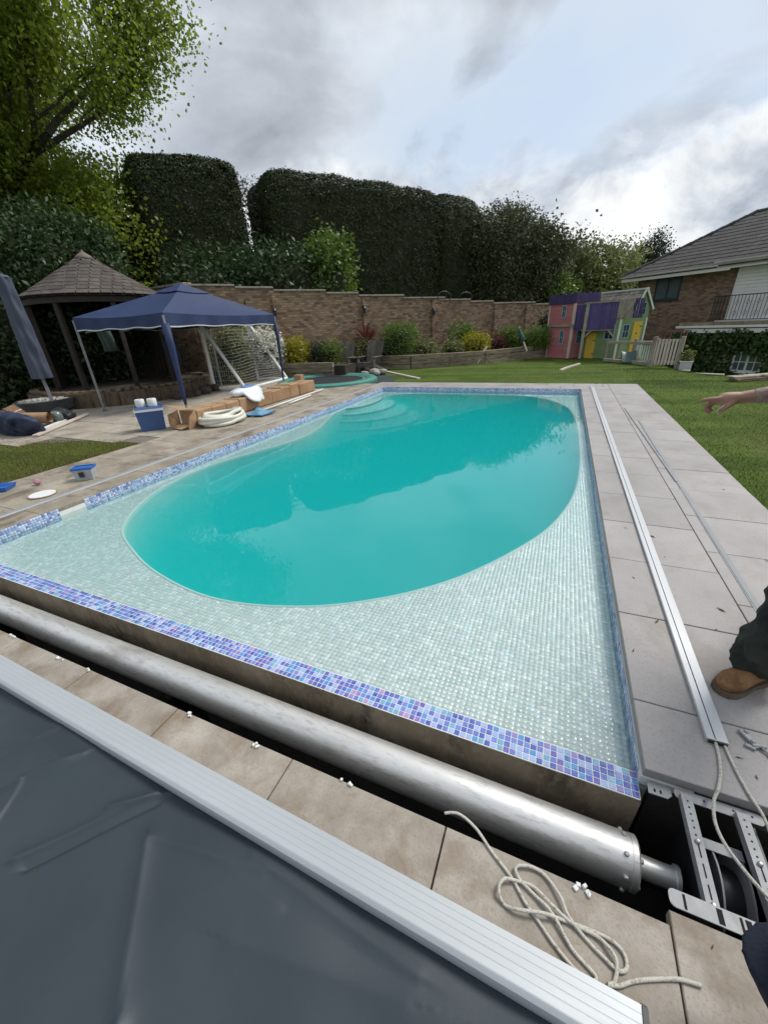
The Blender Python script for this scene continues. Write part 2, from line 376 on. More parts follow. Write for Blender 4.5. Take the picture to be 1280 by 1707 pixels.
# ---- short grass
def grass(name, n, fn, h, m, label):
    p = fn(n); n = len(p); hh = h * rng.uniform(.6, 1.3, (n, 1)); a = rng.uniform(0, 6.283, n)
    sd = np.stack([np.cos(a), np.sin(a), 0 * a], 1) * hh * .10; ln = rng.normal(size=(n, 3)) * np.array((.4, .4, 0)) * hh; tip = p + ln + np.array((0, 0, 1)) * hh
    return ob(name, fast_mesh(name, np.stack([p - sd, p + sd, tip], 1).reshape(-1, 3), 3, m), kind='stuff', label=label, cat='grass')
def turfmat(name, lo, hi, dry, blade):
    "mown turf: rolls laid in rows, each a slightly different green, with worn yellow patches"
    m = bpy.data.materials.new(name); m.use_nodes = True; t = m.node_tree; t.nodes.clear(); q = NG(t)
    geo = q.n('ShaderNodeNewGeometry'); mp = q.n('ShaderNodeMapping'); q.l(geo.outputs['Position'], mp.inputs[0]); mp.inputs['Rotation'].default_value = (0, 0, R(-8))
    br = q.n('ShaderNodeTexBrick'); q.l(mp.outputs[0], br.inputs['Vector']); br.inputs['Scale'].default_value = 1; br.inputs['Brick Width'].default_value = 2.1; br.inputs['Row Height'].default_value = .46; br.inputs['Mortar Size'].default_value = .012
    br.inputs['Color1'].default_value = (0, 0, 0, 1); br.inputs['Color2'].default_value = (1, 1, 1, 1); br.inputs['Mortar'].default_value = (.0, .0, .0, 1)
    f = q.math('ADD', q.math('MULTIPLY', br.outputs['Color'], .55), q.math('MULTIPLY', q.noise(geo.outputs['Position'], 1.3, 6, .65, .4), .9))
    c = q.ramp(f, [(.35, lo), (1.05, hi)]); c = q.mix(q.ramp(q.noise(geo.outputs['Position'], .55, 6, .65, .3), [(.52, 0.0), (.75, .75)]), c, dry)
    if blade: c = q.mix(q.ramp(geo.outputs['Random Per Island'], [(0.0, 0.0), (1.0, .55)]), c, dry); hs = q.n('ShaderNodeHueSaturation'); q.l(c, hs.inputs['Color']); q.l(q.math('ADD', q.math('MULTIPLY', geo.outputs['Random Per Island'], .7), .7), hs.inputs['Value']); c = hs.outputs[0]
    b_ = q.n('ShaderNodeBsdfPrincipled'); q.l(c, b_.inputs['Base Color']); b_.inputs['Roughness'].default_value = .85; b_.inputs['Specular IOR Level'].default_value = .12
    bp = q.n('ShaderNodeBump'); bp.inputs['Strength'].default_value = .8; bp.inputs['Distance'].default_value = .03; q.l(q.noise(geo.outputs['Position'], 60, 4, .7), bp.inputs['Height'])
    if not blade: q.l(bp.outputs[0], b_.inputs['Normal'])
    o = q.n('ShaderNodeOutputMaterial'); q.l(b_.outputs[0], o.inputs[0]); return m
M_grass = turfmat('grass_blades', (.046, .086, .011), (.12, .178, .026), (.15, .16, .05), True)
lawn.data.materials[0] = turfmat('lawn_turf_rolls', (.042, .076, .011), (.10, .148, .024), (.13, .13, .046), False)
M_grass2 = leafmat('worn_grass_blades', [(.10, .088, .026), (.16, .13, .048), (.11, .105, .03), (.26, .20, .10)], rough=.7, transl=.3, spec=.15)
def zz(x, y): return np.array([lawn_z(a, b) for a, b in zip(x, y)])
def g_right(n):
    y = 1.2 + 13.5 * rng.uniform(0, 1, n) ** 1.5; x = 1.69 + (1.0 + (y * .42)) * rng.uniform(0, 1, n)
    return np.stack([x, y, zz(x, y)], 1)
def g_far(n):
    y = rng.uniform(11.07, 19.5, n); x = rng.uniform(-5.2, 4.6, n)
    k = (x - (-5.0)) * .8 - (y - 13.2) * .6 > 0
    x, y = x[k], y[k]; return np.stack([x, y, zz(x, y)], 1)
def g_left(n):
    y = rng.uniform(.6, 4.05, n); x = -5.93 - rng.uniform(0, 1, n) ** 1.3 * 6
    k = y < 4.0 - .28 * np.maximum(0, -x - 6.9) ** 1.0
    x, y = x[k], y[k]; return np.stack([x, y, zz(x, y)], 1)
grass('mown_grass', 190000, lambda n: np.concatenate([g_right(int(n * .7)), g_far(int(n * .3))]), .022, M_grass, 'short mown green lawn grass beyond the paved pool edge')
grass('worn_grass', 60000, g_left, .028, M_grass2, 'patchy brownish grass strip left of the pool paving')

# ---- pool outline (edge of the deep basin) and steps
OUT = [(-3.5, 1.91), (-3.72, 2.09), (-3.92, 2.34), (-4.1, 2.64), (-4.22, 2.97), (-4.28, 3.35), (-4.28, 3.72), (-4.2, 4.1), (-4.07, 4.49), (-3.94, 4.9), (-3.87, 5.36), (-3.93, 5.95), (-4.12, 6.59), (-4.33, 7.21), (-4.37, 7.73), (-4.36, 8.4), (-4.16, 9.3), (-3.8, 9.82), (-3.19, 10.02), (-2.09, 10.06), (-1.06, 10.02), (-0.46, 9.78), (-0.09, 9.35), (0.24, 8.54), (0.36, 7.28), (0.38, 5.97), (0.36, 4.91), (0.28, 4.02), (0.1, 3.28), (-0.14, 2.77), (-0.42, 2.33), (-0.68, 2.04), (-0.94, 1.83), (-1.21, 1.67), (-1.47, 1.57), (-1.75, 1.5), (-2.06, 1.48), (-2.4, 1.52), (-2.78, 1.61), (-3.13, 1.74)]
def smooth_loop(p, k=4):
    out = []; n = len(p)
    for i in range(n):
        a, b, c, d = (np.array(p[(i + j) % n]) for j in (-1, 0, 1, 2))
        for s in range(k):
            t = s / k; out.append(tuple(.5 * (2 * b + (c - a) * t + (2 * a - 5 * b + 4 * c - d) * t * t + (3 * b - a - 3 * c + d) * t ** 3)))
    return out
OUT = smooth_loop(OUT, 4); OA = np.array(OUT)
def inside(px, py, poly=OA):
    c = np.zeros(len(px), bool); n = len(poly); j = n - 1
    for i in range(n):
        xi, yi = poly[i]; xj, yj = poly[j]
        k = ((yi > py) != (yj > py)) & (px < (xj - xi) * (py - yi) / (yj - yi + 1e-12) + xi); c ^= k; j = i
    return c
M_grout = mat('tile_grout', [(.70, .71, .68), (.76, .77, .74)], scale=8, rough=.8, bump=.15, bscale=200, objco=False)
M_basin = mat('basin_plaster', [(.60, .76, .735), (.66, .80, .775)], scale=1.3, rough=.55, objco=False)
M_step = mat('white_step_plaster', [(.80, .86, .84), (.86, .90, .88)], scale=1.3, rough=.55, objco=False)
M_edgeband = mat('step_edge_band', [(.16, .24, .34), (.22, .31, .40)], scale=30, rough=.4, objco=False)
M_conc = mat('pit_concrete', [(.17, .125, .076), (.28, .215, .142), (.38, .31, .22)], scale=3.2, rough=.9, bump=.5, bscale=26, objco=False, dirt=(.06, .045, .028), dscale=2.6, stretch=(1, 1, .5), speck=((.36, .32, .26), 40, .5))
M_pit = mat('dark_pit_surface', [(.018, .015, .012), (.04, .034, .027)], scale=4, rough=.8, bump=.4, bscale=20, objco=False)
shellb = MB()
def holed(mb, outer, hole, z):
    o3 = [Vector((x, y, z)) for x, y in outer]; h3 = [Vector((x, y, z)) for x, y in hole]
    tr = tessellate_polygon([o3, h3[::-1]]); mb.add(o3 + h3[::-1], [tuple(t) for t in tr])
lp = MB(); holed(lp, [(PX0, PY0), (PX1, PY0), (PX1, PY1), (PX0, PY1)], OUT, ZL - .004)
pool = ob('pool_shell', lp, M_grout, kind='structure', label='mosaic tiled shelf around the freeform turquoise pool basin')
# basin walls + floor, with a rolled pale lip
bz = MB(); n = len(OUT); ctr = OA.mean(0)
def ring(off, z): # move inwards along the normal
    nx = np.roll(OA, -1, 0) - np.roll(OA, 1, 0); nx = nx / np.linalg.norm(nx, axis=1, keepdims=True); nr = np.stack([-nx[:, 1], nx[:, 0]], 1)
    ar = sum(OA[i, 0] * OA[(i + 1) % n, 1] - OA[(i + 1) % n, 0] * OA[i, 1] for i in range(n)); nr = nr * (1 if ar > 0 else -1)
    q = OA + nr * off; return [(x, y, z) for x, y in q]
rings = [ring(-.012, ZL - .003), ring(-.004, ZL + .004), ring(.012, ZL - .004), ring(.02, ZL - .03), ring(.03, -.9), ring(.12, -1.22), ring(.35, -1.36)]
for a in range(len(rings) - 1):
    bz.add(rings[a] + rings[a + 1], [(i, (i + 1) % n, n + (i + 1) % n, n + i) for i in range(n)])
bz.add(rings[-1], [tuple(range(n))])
ob('basin', bz, M_basin, pool, smooth=50)
for k, (a_, b_, zt) in enumerate(((.42, .92, -.15), (.80, 1.12, -.25), (1.16, 1.28, -.37), (1.50, 1.42, -.52))):
    st = MB(); pl = [(-4.40 + a_ * math.sin(t), 8.75 + b_ * math.cos(t)) for t in np.linspace(0, math.pi, 29)]
    pl = [(min(x, .4), min(y, 10.0)) for x, y in pl]
    m_ = len(pl); st.add([(x, y, -1.36) for x, y in pl] + [(x, y, zt - .02) for x, y in pl] + [(x + (-4.4 - x) * .02, y + (8.75 - y) * .02, zt) for x, y in pl],
        [(i, i + 1, m_ + i + 1, m_ + i) for i in range(m_ - 1)] + [(m_ + i, m_ + i + 1, 2 * m_ + i + 1, 2 * m_ + i) for i in range(m_ - 1)] + [tuple(range(2 * m_, 3 * m_))])
    so = ob('step', st, M_step, pool, smooth=30)
    tr = MB(); pin = [(x + (-4.4 - x) * .045, y + (8.75 - y) * .045) for x, y in pl]; tr.add([(x, y, zt + .003) for x, y in pl] + [(x, y, zt + .003) for x, y in pin] + [(x + (x + 4.4) * .006, y + (y - 8.75) * .006, zt - .03) for x, y in pl], [(i, i + 1, m_ + i + 1, m_ + i) for i in range(m_ - 1)] + [(2 * m_ + i, 2 * m_ + i + 1, i + 1, i) for i in range(m_ - 1)]); ob('edge_band', tr, M_edgeband, so)  # darker blue-grey band along the edge of each tread
# upright walls round the ledge, dividing wall, cover pit
WT = .16
wl = MB()
wl.box(((PX0 + PX1) / 2, PY1 + WT / 2, -.36), (PX1 - PX0 + 2 * WT, WT, .63)); ob('end_wall', wl, M_grout, pool)
wl = MB(); wl.box((PX0 - WT / 2, (PY1 + 1.07) / 2, -.36), (WT, PY1 - 1.07 - .002, .63)); ob('side_wall', wl, M_grout, pool)
wl = MB(); wl.box((PX1 + WT / 2, (PY1 + 1.135) / 2, -.36), (WT, PY1 - 1.135 - .002, .63)); ob('side_wall', wl, M_grout, pool)
dv = MB(); dv.box(((PX0 + PX1) / 2, 1.121, -.375), (PX1 - PX0, .098, .588))
dv.grid(lambda u, v: (PX0 + (PX1 - PX0) * u, 1.069 + .0035 * math.sin(u * 61 + v * 3) * math.sin(u * 23) + .003 * math.sin(v * 9 + u * 140), -.665 + .583 * v), 160, 10)
ob('dividing_wall', dv, M_conc, pool, label='stained brown concrete wall between water and roller pit')
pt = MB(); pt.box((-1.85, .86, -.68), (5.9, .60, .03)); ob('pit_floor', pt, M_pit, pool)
pt = MB(); pt.box((-1.85, .66, -.36), (5.9, .03, .58)); pt.box((.74, 1.125, -.37), (.50, .03, .58)); pt.box((1.02, .9, -.37), (.03, .45, .58)); pt.box((-4.62, .87, -.36), (.03, .38, .58)); ob('pit_lining', pt, M_pit, pool)  # pit sides take the same near-black colour as the floor

# ---- mosaic
T = .0250; G = .0022; TH = .0016
def tile_arr(c, u, v, nrm, s=(T - G) / 2, tilt=.05):
    "small tiles: a raised face and four sloping sides each; c,u,v,nrm arrays"
    k = len(c); t1 = rng.normal(0, tilt, (k, 1)); t2 = rng.normal(0, tilt, (k, 1))
    u2 = u + nrm * t1; v2 = v + nrm * t2; top = c + nrm * TH
    A = [top + (-u2 - v2) * s * .9, top + (u2 - v2) * s * .9, top + (u2 + v2) * s * .9, top + (-u2 + v2) * s * .9]
    B = [c + (-u - v) * s, c + (u - v) * s, c + (u + v) * s, c + (-u + v) * s]
    vv = np.stack(A + B, 1).reshape(-1, 3)
    f = np.array([(0, 1, 2, 3), (4, 5, 1, 0), (5, 6, 2, 1), (6, 7, 3, 2), (7, 4, 0, 3)])
    return vv, (np.arange(k)[:, None, None] * 8 + f[None]).reshape(-1, 4)
def tiles_obj(name, c, u, v, nr, m, tilt=.05, **kw):
    k = len(c); vv, ff = tile_arr(c, np.tile(u, (k, 1)).astype(float), np.tile(v, (k, 1)).astype(float), np.tile(nr, (k, 1)).astype(float), tilt=tilt)
    me = bpy.data.meshes.new(name); me.vertices.add(len(vv)); me.vertices.foreach_set('co', vv.astype(np.float32).ravel())
    me.loops.add(len(ff) * 4); me.loops.foreach_set('vertex_index', ff.astype(np.int32).ravel()); me.polygons.add(len(ff)); me.polygons.foreach_set('loop_start', np.arange(0, len(ff) * 4, 4, dtype=np.int32))
    me.materials.append(m); me.update(calc_edges=True); me.validate()
    return ob(name, me, parent=pool, kind='stuff', **kw)
def tilemat(name, stops, rnd='isl', rough=.12):
    m = bpy.data.materials.new(name); m.use_nodes = True; t = m.node_tree; t.nodes.clear(); q = NG(t)
    geo = q.n('ShaderNodeNewGeometry'); oi = q.n('ShaderNodeObjectInfo')
    r_ = geo.outputs['Random Per Island'] if rnd == 'isl' else oi.outputs['Random']
    c = q.ramp(r_, stops, 'CONSTANT'); nz = q.noise(geo.outputs['Position'], 90, 3)
    c = q.mix(q.ramp(nz, [(.35, 0.0), (.75, .22)]), c, (.62, .66, .70))
    lw = q.n('ShaderNodeLayerWeight'); lw.inputs[0].default_value = .35
    b = q.n('ShaderNodeBsdfPrincipled'); q.l(c, b.inputs['Base Color']); b.inputs['Roughness'].default_value = rough
    b.inputs['Coat Weight'].default_value = .6; b.inputs['Coat Roughness'].default_value = .05
    # pearly film: the coat tint wanders through pinks and greens from tile to tile
    sh = q.math('FRACT', q.math('MULTIPLY', r_, 37.3))
    q.l(q.ramp(sh, [(0.0, (1.0, .86, .95)), (.35, (.86, 1.0, .95)), (.65, (.88, .92, 1.0)), (1.0, (1.0, .98, .84))]), b.inputs['Specular Tint']); b.inputs['Specular IOR Level'].default_value = .9
    o = q.n('ShaderNodeOutputMaterial'); q.l(b.outputs[0], o.inputs[0]); return m
pale = [(0.0, (.71, .75, .725)), (.20, (.76, .80, .775)), (.38, (.67, .71, .69)), (.50, (.82, .85, .83)), (.64, (.73, .77, .77)), (.74, (.96, .98, .97)), (.83, (.76, .84, .83)), (.89, (.98, .98, .95)), (.95, (.92, .86, .93)), (.975, (.83, .93, .98))]
blues = [(0.0, (.03, .06, .36)), (.13, (.09, .14, .48)), (.26, (.30, .38, .62)), (.38, (.05, .09, .44)), (.49, (.10, .07, .36)), (.56, (.24, .15, .44)), (.62, (.03, .24, .54)), (.72, (.12, .34, .48)), (.80, (.32, .43, .68)), (.90, (.12, .20, .54)), (.965, (.38, .24, .46))]
M_pale = tilemat('pearl_mosaic', pale); M_blue = tilemat('blue_mosaic', blues); M_blue1 = tilemat('blue_mosaic_single', blues, 'obj')
wallblue = [(0.0, (.09, .16, .48)), (.12, (.22, .32, .62)), (.28, (.42, .53, .76)), (.5, (.56, .66, .84)), (.68, (.30, .42, .70)), (.8, (.64, .72, .86)), (.94, (.30, .24, .54))]
M_wband = tilemat('waterline_mosaic', wallblue)
xs = np.arange(PX0 + T / 2, PX1 - .006, T); ys = np.arange(PY0 + T / 2 + .001, PY1 - .006, T)
XX, YY = np.meshgrid(xs, ys); X_, Y_ = XX.ravel(), YY.ravel()
ok = ~inside(X_, Y_)
d2 = np.full(len(X_), 9.0)
for i in range(len(OA)): d2 = np.minimum(d2, (X_ - OA[i, 0]) ** 2 + (Y_ - OA[i, 1]) ** 2)
ok &= d2 > .025 ** 2
X_, Y_ = X_[ok], Y_[ok]
c = np.stack([X_, Y_, np.full(len(X_), ZL - .0035)], 1)
tiles_obj('ledge_mosaic', c, (1, 0, 0), (0, 1, 0), (0, 0, 1), M_pale, tilt=.045, label='pearly pale green glass mosaic under shallow water')
# upright bands just under the coping
def band(c0, du, n_, rows, nr, z0, m, tilt=.04, skip=None):
    out = []
    for r_ in range(rows):
        for i in range(n_):
            p_ = (c0[0] + du[0] * T * (i + .5), c0[1] + du[1] * T * (i + .5), z0 - T * (r_ + .5))
            if skip is None or not skip(p_): out.append(p_)
    return np.array(out)
skim = lambda p: 1.93 < p[1] < 2.16
bl = band((PX0 + .002, PY0), (0, 1), int((PY1 - PY0) / T), 5, None, -.006, None, skip=skim)
tiles_obj('waterline_mosaic', bl, (0, 1, 0), (0, 0, 1), (1, 0, 0), M_wband, label='blue mosaic band along the left water edge')
br_ = band((PX1 - .002, PY0), (0, 1), int((PY1 - PY0) / T), 4, None, -.044, None)
tiles_obj('waterline_mosaic', br_, (0, 1, 0), (0, 0, 1), (-1, 0, 0), M_wband, label='blue mosaic band along the right water edge')
bf = band((PX0, PY1 - .002), (1, 0), int((PX1 - PX0) / T), 5, None, -.006, None)
tiles_obj('waterline_mosaic', bf, (1, 0, 0), (0, 0, 1), (0, -1, 0), M_wband, label='blue mosaic band along the far water edge')
# strip on the dividing wall: four rows, the nearest 300 tiles singly
ZS = -.080
tb = MB(); tb.box(((PX0 + PX1) / 2, 1.12, ZS - .0025), (PX1 - PX0 - .004, .104, .005)); ob('tile_bed', tb, M_grout, pool)
strip = [(PX1 - T * (i + .5) - .002, 1.0705 + T * (j + .5)) for i in range(int((PX1 - PX0) / T)) for j in range(4)]
strip.sort(key=lambda p: p[0] ** 2 + p[1] ** 2 + 0 * p[0])
near, rest = strip[:300], strip[300:]
tv = []
for k in range(4):
    a, f_ = tile_arr(np.zeros((1, 3)), np.array([[1., 0, 0]]), np.array([[0, 1., 0]]), np.array([[0, 0, 1.]]), tilt=.04); q = MB(); q.add(a.tolist(), f_.tolist()); tv.append(q.mesh('mosaic_tile', M_blue1))
for i, (x, y) in enumerate(near): ob('mosaic_tile', tv[i % 4], parent=pool, loc=(x, y, ZS))
tiles_obj('strip_mosaic', np.array([(x, y, ZS) for x, y in rest]), (1, 0, 0), (0, 1, 0), (0, 0, 1), M_blue, tilt=.05, label='far end of the blue and purple mosaic strip on the dividing wall')

# ---- water
def watermat():
    m = bpy.data.materials.new('pool_water'); m.use_nodes = True; t = m.node_tree; t.nodes.clear(); q = NG(t)
    geo = q.n('ShaderNodeNewGeometry'); tr = q.n('ShaderNodeBsdfTransparent'); gl = q.n('ShaderNodeBsdfGlossy'); gl.inputs['Roughness'].default_value = 0.0
    gl.inputs[0].default_value = (1, 1, 1, 1)
    bp = q.n('ShaderNodeBump'); bp.inputs['Strength'].default_value = .10; bp.inputs['Distance'].default_value = .02
    mp = q.n('ShaderNodeMapping'); q.l(geo.outputs['Position'], mp.inputs[0]); mp.inputs['Scale'].default_value = (1.0, 1.0, 1)
    amp = q.ramp(q.noise(mp.outputs[0], .45, 3), [(.38, .10), (.66, 1.0)])
    h = q.math('MULTIPLY', q.math('ADD', q.noise(mp.outputs[0], 3.2, 3, .5, .3), q.math('MULTIPLY', q.noise(mp.outputs[0], 11, 2, .5, .2), .22)), amp)
    q.l(h, bp.inputs['Height']); q.l(bp.outputs[0], gl.inputs['Normal'])
    fr = q.n('ShaderNodeFresnel'); fr.inputs[0].default_value = 1.45; q.l(bp.outputs[0], fr.inputs['Normal'])
    ms = q.n('ShaderNodeMixShader'); q.l(fr.outputs[0], ms.inputs[0]); q.l(tr.outputs[0], ms.inputs[1]); q.l(gl.outputs[0], ms.inputs[2])
    va = q.n('ShaderNodeVolumePrincipled')      # faintly cloudy, red-absorbing pool water
    va.inputs['Color'].default_value = (.04, .94, .938, 1); va.inputs['Density'].default_value = 1.15; va.inputs['Anisotropy'].default_value = 0.0; va.inputs['Absorption Color'].default_value = (0, 0, 0, 1)
    o = q.n('ShaderNodeOutputMaterial'); q.l(ms.outputs[0], o.inputs[0]); q.l(va.outputs[0], o.inputs[1]); return m
wb = MB(); wb.box((-1.975, 5.66, (ZW - 1.6) / 2), (5.0, 9.08, 1.6 + ZW))
ob('water', wb, watermat(), kind='structure')

# ---- paving
M_bed = mat('mortar_bed', [(.12, .105, .085), (.17, .15, .125)], scale=6, rough=.95, bump=.4, objco=False)
M_slab = mat('grey_stone_slab', [(.255, .236, .226), (.31, .29, .28), (.35, .33, .318)], scale=2.2, rough=.62, bump=.10, bscale=90, objco=False, vary=.05, dirt=(.215, .175, .135), dscale=2.1, dthr=(.54, .80), rvar=.1, stretch=(1.0, .8, 1), speck=((.17, .15, .135), 95, .35))
M_slabn = mat('buff_stone_slab', [(.235, .20, .162), (.31, .272, .226), (.385, .348, .30)], scale=7, rough=.7, bump=.14, bscale=80, objco=False, vary=.06, dirt=(.205, .158, .108), dscale=6.5, dthr=(.48, .70), rvar=.1, speck=((.15, .115, .08), 130, .35))
M_slabl = mat('weathered_paving', [(.22, .185, .14), (.30, .26, .20), (.38, .335, .27)], scale=2.8, rough=.85, bump=.3, bscale=45, objco=False, vary=.08, dirt=(.10, .075, .05), dscale=2.3, dthr=(.50, .70), speck=((.12, .10, .075), 55, .6))
M_patio = mat('patio_stone', [(.26, .225, .175), (.34, .30, .24), (.41, .37, .31)], scale=1.5, rough=.9, bump=.35, bscale=30, objco=False, vary=.09, dirt=(.11, .09, .065), dscale=1.8, dthr=(.52, .72), speck=((.14, .12, .095), 40, .5))
SL = {}
def slab(par, x0, x1, y0, y1, m, zt=0.0, th=.04, j=.0025, dz=.0012):
    w_, h_ = round(x1 - x0 - 2 * j, 3), round(y1 - y0 - 2 * j, 3); key = (w_, h_, m.name, th)
    if key not in SL: q = MB(); q.box((0, 0, 0), (w_, h_, th), ch=.0025); SL[key] = q.mesh('paving_slab', m)
    return ob('paving_slab', SL[key], parent=par, loc=((x0 + x1) / 2, (y0 + y1) / 2, zt - th / 2 + random.uniform(-dz, dz)))
bed = MB()
bed.box((1.08, 6.1, -.15), (1.19, 9.88, .20)); bed.box((-1.37, 10.6, -.152), (6.08, .86, .20)); bed.box((-1.95, -.72, -.148), (7.3, 2.72, .20)); bed.box((-5.05, 6.1, -.154), (.94, 9.9, .20))
pav = ob('pool_paving', bed, M_bed, kind='structure', label='stone slab paving laid round all four sides of the pool')
CW = .595
# right side: two staggered columns
y = 1.45 - CW + .28
ycuts = [1.135] + [1.45 + CW * i for i in range(16)] ; ycuts = [v for v in ycuts if v < 10.12] + [10.155]
ycuts = [1.135, 1.45] + [1.45 + CW * i for i in range(1, 15)] + [10.155]
ycuts = sorted(set(round(v, 4) for v in ycuts if v <= 10.155))
for a, b in zip(ycuts[:-1], ycuts[1:]):
    if b - a > .06: slab(pav, .462, 1.065, a, b, M_slab)
o2 = [1.135] + [1.45 + CW * (i + .5) - .02 for i in range(0, 15)] + [11.05]
o2 = sorted(set(round(v, 4) for v in o2 if v <= 11.05))
if o2[-1] - o2[-2] < .1: o2.pop(-2)
for a, b in zip(o2[:-1], o2[1:]): slab(pav, 1.065, 1.682, a, b, M_slab)
# far end: a row of copings and a second row
fx = [-4.85 + .61 * i for i in range(10)] + [1.065]; fx = [v for v in fx if v < 1.0] + [1.065]
for a, b in zip(fx[:-1], fx[1:]): slab(pav, a, b, 10.155, 10.60, M_slab)
fx2 = [-4.55 + .61 * i for i in range(10)]; fx2 = [-4.85] + [v for v in fx2 if v < 1.0] + [1.065]
for a, b in zip(fx2[:-1], fx2[1:]): slab(pav, a, b, 10.60, 11.05, M_slab)
# near side
nx = [-.75 - .605 * i for i in range(6, 0, -1)] + [-.75, -.15, .462, 1.07, 1.68]
for a, b in zip(nx[:-1], nx[1:]): slab(pav, a, b, .10, .70 if b < .5 else .735, M_slabn); slab(pav, a, b, -.505, .10, M_slabn); slab(pav, a, b, -1.11, -.505, M_slabn)
# left side: coping row, then a weathered strip
ly = [1.17 + .605 * i for i in range(17)]
for a, b in zip(ly[:-1], ly[1:]):
    b = min(b, 10.15 + .0); 
    if b - a < .1: continue
    slab(pav, -4.70, PX0, a, b, M_slabl)
slab(pav, -4.70, PX0 - .16, .57, 1.17, M_slabl)
ly = [-.04] + [.86 + .9 * i for i in range(12)]
for a, b in zip(ly[:-1], ly[1:]):
    b = min(b, 11.05)
    if b - a < .1: continue
    slab(pav, -5.33, -4.80, a, b, M_slabl, zt=-.002); slab(pav, -5.93, -5.33, a - .3 if a > 0 else a, b - .3, M_slabl, zt=-.003)
# metal track let into the left paving
M_alu = mat('brushed_aluminium', [(.40, .41, .42), (.48, .49, .50)], scale=3, rough=.5, metal=.6, objco=False, stretch=(1, .1, 1), rvar=.08, bump=.03, bscale=120)
M_aluw = mat('satin_white_aluminium', [(.34, .34, .34), (.42, .42, .42)], scale=4, rough=.6, metal=.1, objco=False, rvar=.08, dirt=(.36, .35, .33), dscale=6, dthr=(.6, .85))
tk = thing('cover_track', (-4.75, 5.8, 0), label='long aluminium cover track let into the weathered paving on the left', cat='track')
q = MB(); q.box((-4.75, 5.8, -.012), (.085, 9.9, .036), ch=.003); ob('channel', q, M_aluw, tk)
q = MB(); q.box((-4.745, 5.8, .0085), (.012, 9.9, .006)); ob('lip', q, M_alu, tk)
q = MB(); q.box((-4.775, 5.8, .0085), (.006, 9.9, .006)); ob('lip', q, M_alu, tk)
# patio behind, large uneven flags
pb = MB(); pb.prism([(-14, 3.2), (-8.6, 3.25), (-6.9, 3.98), (-5.95, 4.02), (-5.95, 12.2), (-14, 12.2)], -.20, -.016)
pat = ob('patio', pb, M_bed, kind='structure', label='pale stone patio between the pool and the gazebo')
random.seed(11); yy = 3.3
while yy < 11.2:
    hh = random.choice((.45, .6, .75)); xx = -13.5
    while xx < -5.96:
        ww = random.choice((.6, .75, .9, .6)); xe = min(xx + ww, -5.95)
        if xe - xx > .15:
            lim = 4.02 - .28 * max(0, -(xx + xe) / 2 - 6.9)
            if yy >= lim - .35 and not (xx > -7 and yy < 4.0):
                slab(pat, xx, xe, max(yy, 3.9) if xx > -7.2 else yy, yy + hh, M_patio, zt=-.004, th=.04, j=.006, dz=.003)
        xx = xe
        if xe >= -5.951: break
    yy += hh
# ================================================================== BRICK GARDEN WALL
WD = np.array((.6, .8)); WN = np.array((-.8, .6)); WA = np.array((-8.3, 14.2))
def wp(s, off=0.0): q = WA + WD * s + WN * off; return float(q[0]), float(q[1])
M_gbrick = brickmat('garden_brick', (.6, .8), [(.13, .075, .046), (.24, .145, .085), (.32, .205, .122), (.40, .28, .175), (.17, .10, .062)], (.15, .13, .10), grime=.55)
M_gbrick2 = brickmat('garden_brick_side', (1, 0), [(.13, .075, .046), (.24, .145, .085), (.32, .205, .122), (.40, .28, .175)], (.15, .13, .10), grime=.55)
M_cap = mat('wall_coping', [(.28, .255, .20), (.36, .33, .27)], scale=5, rough=.9, bump=.3, objco=False, dirt=(.12, .11, .08), dscale=3)
gw = thing('garden_wall', (*wp(0), 0), label='long brown brick garden wall stepping down to the right', cat='wall')
segs = [(-4.6, -3.2, 2.94), (-3.2, -1.93, 2.875), (-1.93, .0, 2.79), (.0, 1.33, 2.70), (1.33, 3.38, 2.61), (3.38, 5.48, 2.51), (5.48, 6.9, 2.42), (6.9, 8.3, 2.335), (8.3, 11.1, 2.25), (11.1, 14.0, 2.16)]
for s0, s1, zt in segs:
    q = MB(); c_ = wp((s0 + s1) / 2, .11); q.box((c_[0], c_[1], zt / 2 - .25), (s1 - s0 - .002, .22, zt + .42), rz=math.atan2(.8, .6)); p_ = ob('wall_panel', q, M_gbrick, gw)
    nb = max(1, int((s1 - s0) / .45)); 
    for i in range(nb):
        a = s0 + (s1 - s0) * i / nb; b = s0 + (s1 - s0) * (i + 1) / nb; c_ = wp((a + b) / 2, .10)
        q = MB(); q.box((c_[0], c_[1], zt - .008), (b - a - .006, .29, .055), rz=math.atan2(.8, .6), ch=.006); ob('coping_stone', q, M_cap, p_)
a_, b_ = Vector((*wp(-4.6, .11), 0)), Vector((-17.0, 11.4, 0)); q = MB(); q.bar(a_ + Vector((0, 0, 1.25)), b_ + Vector((0, 0, 1.25)), .22, 3.48); p_ = ob('wall_panel', q, M_gbrick2, gw)
for i in range(12):
    q = MB(); q.bar(a_.lerp(b_, i / 12) + Vector((0, 0, 2.985)), a_.lerp(b_, (i + .985) / 12) + Vector((0, 0, 2.985)), .29, .055, ch=.006); ob('coping_stone', q, M_cap, p_)
for s in (-1.9, 1.6, 4.9, 8.5, 10.6):   # piers and down pipes on the face
    q = MB(); c_ = wp(s, -.05); zt = [z for a, b, z in segs if a <= s < b][0]; q.box((c_[0], c_[1], zt / 2 - .05), (.30, .12, zt - .12), rz=math.atan2(.8, .6)); ob('pier', q, M_gbrick, gw)
M_black = mat('black_metal', [(.012, .012, .013), (.022, .022, .024)], scale=8, rough=.45, objco=False)
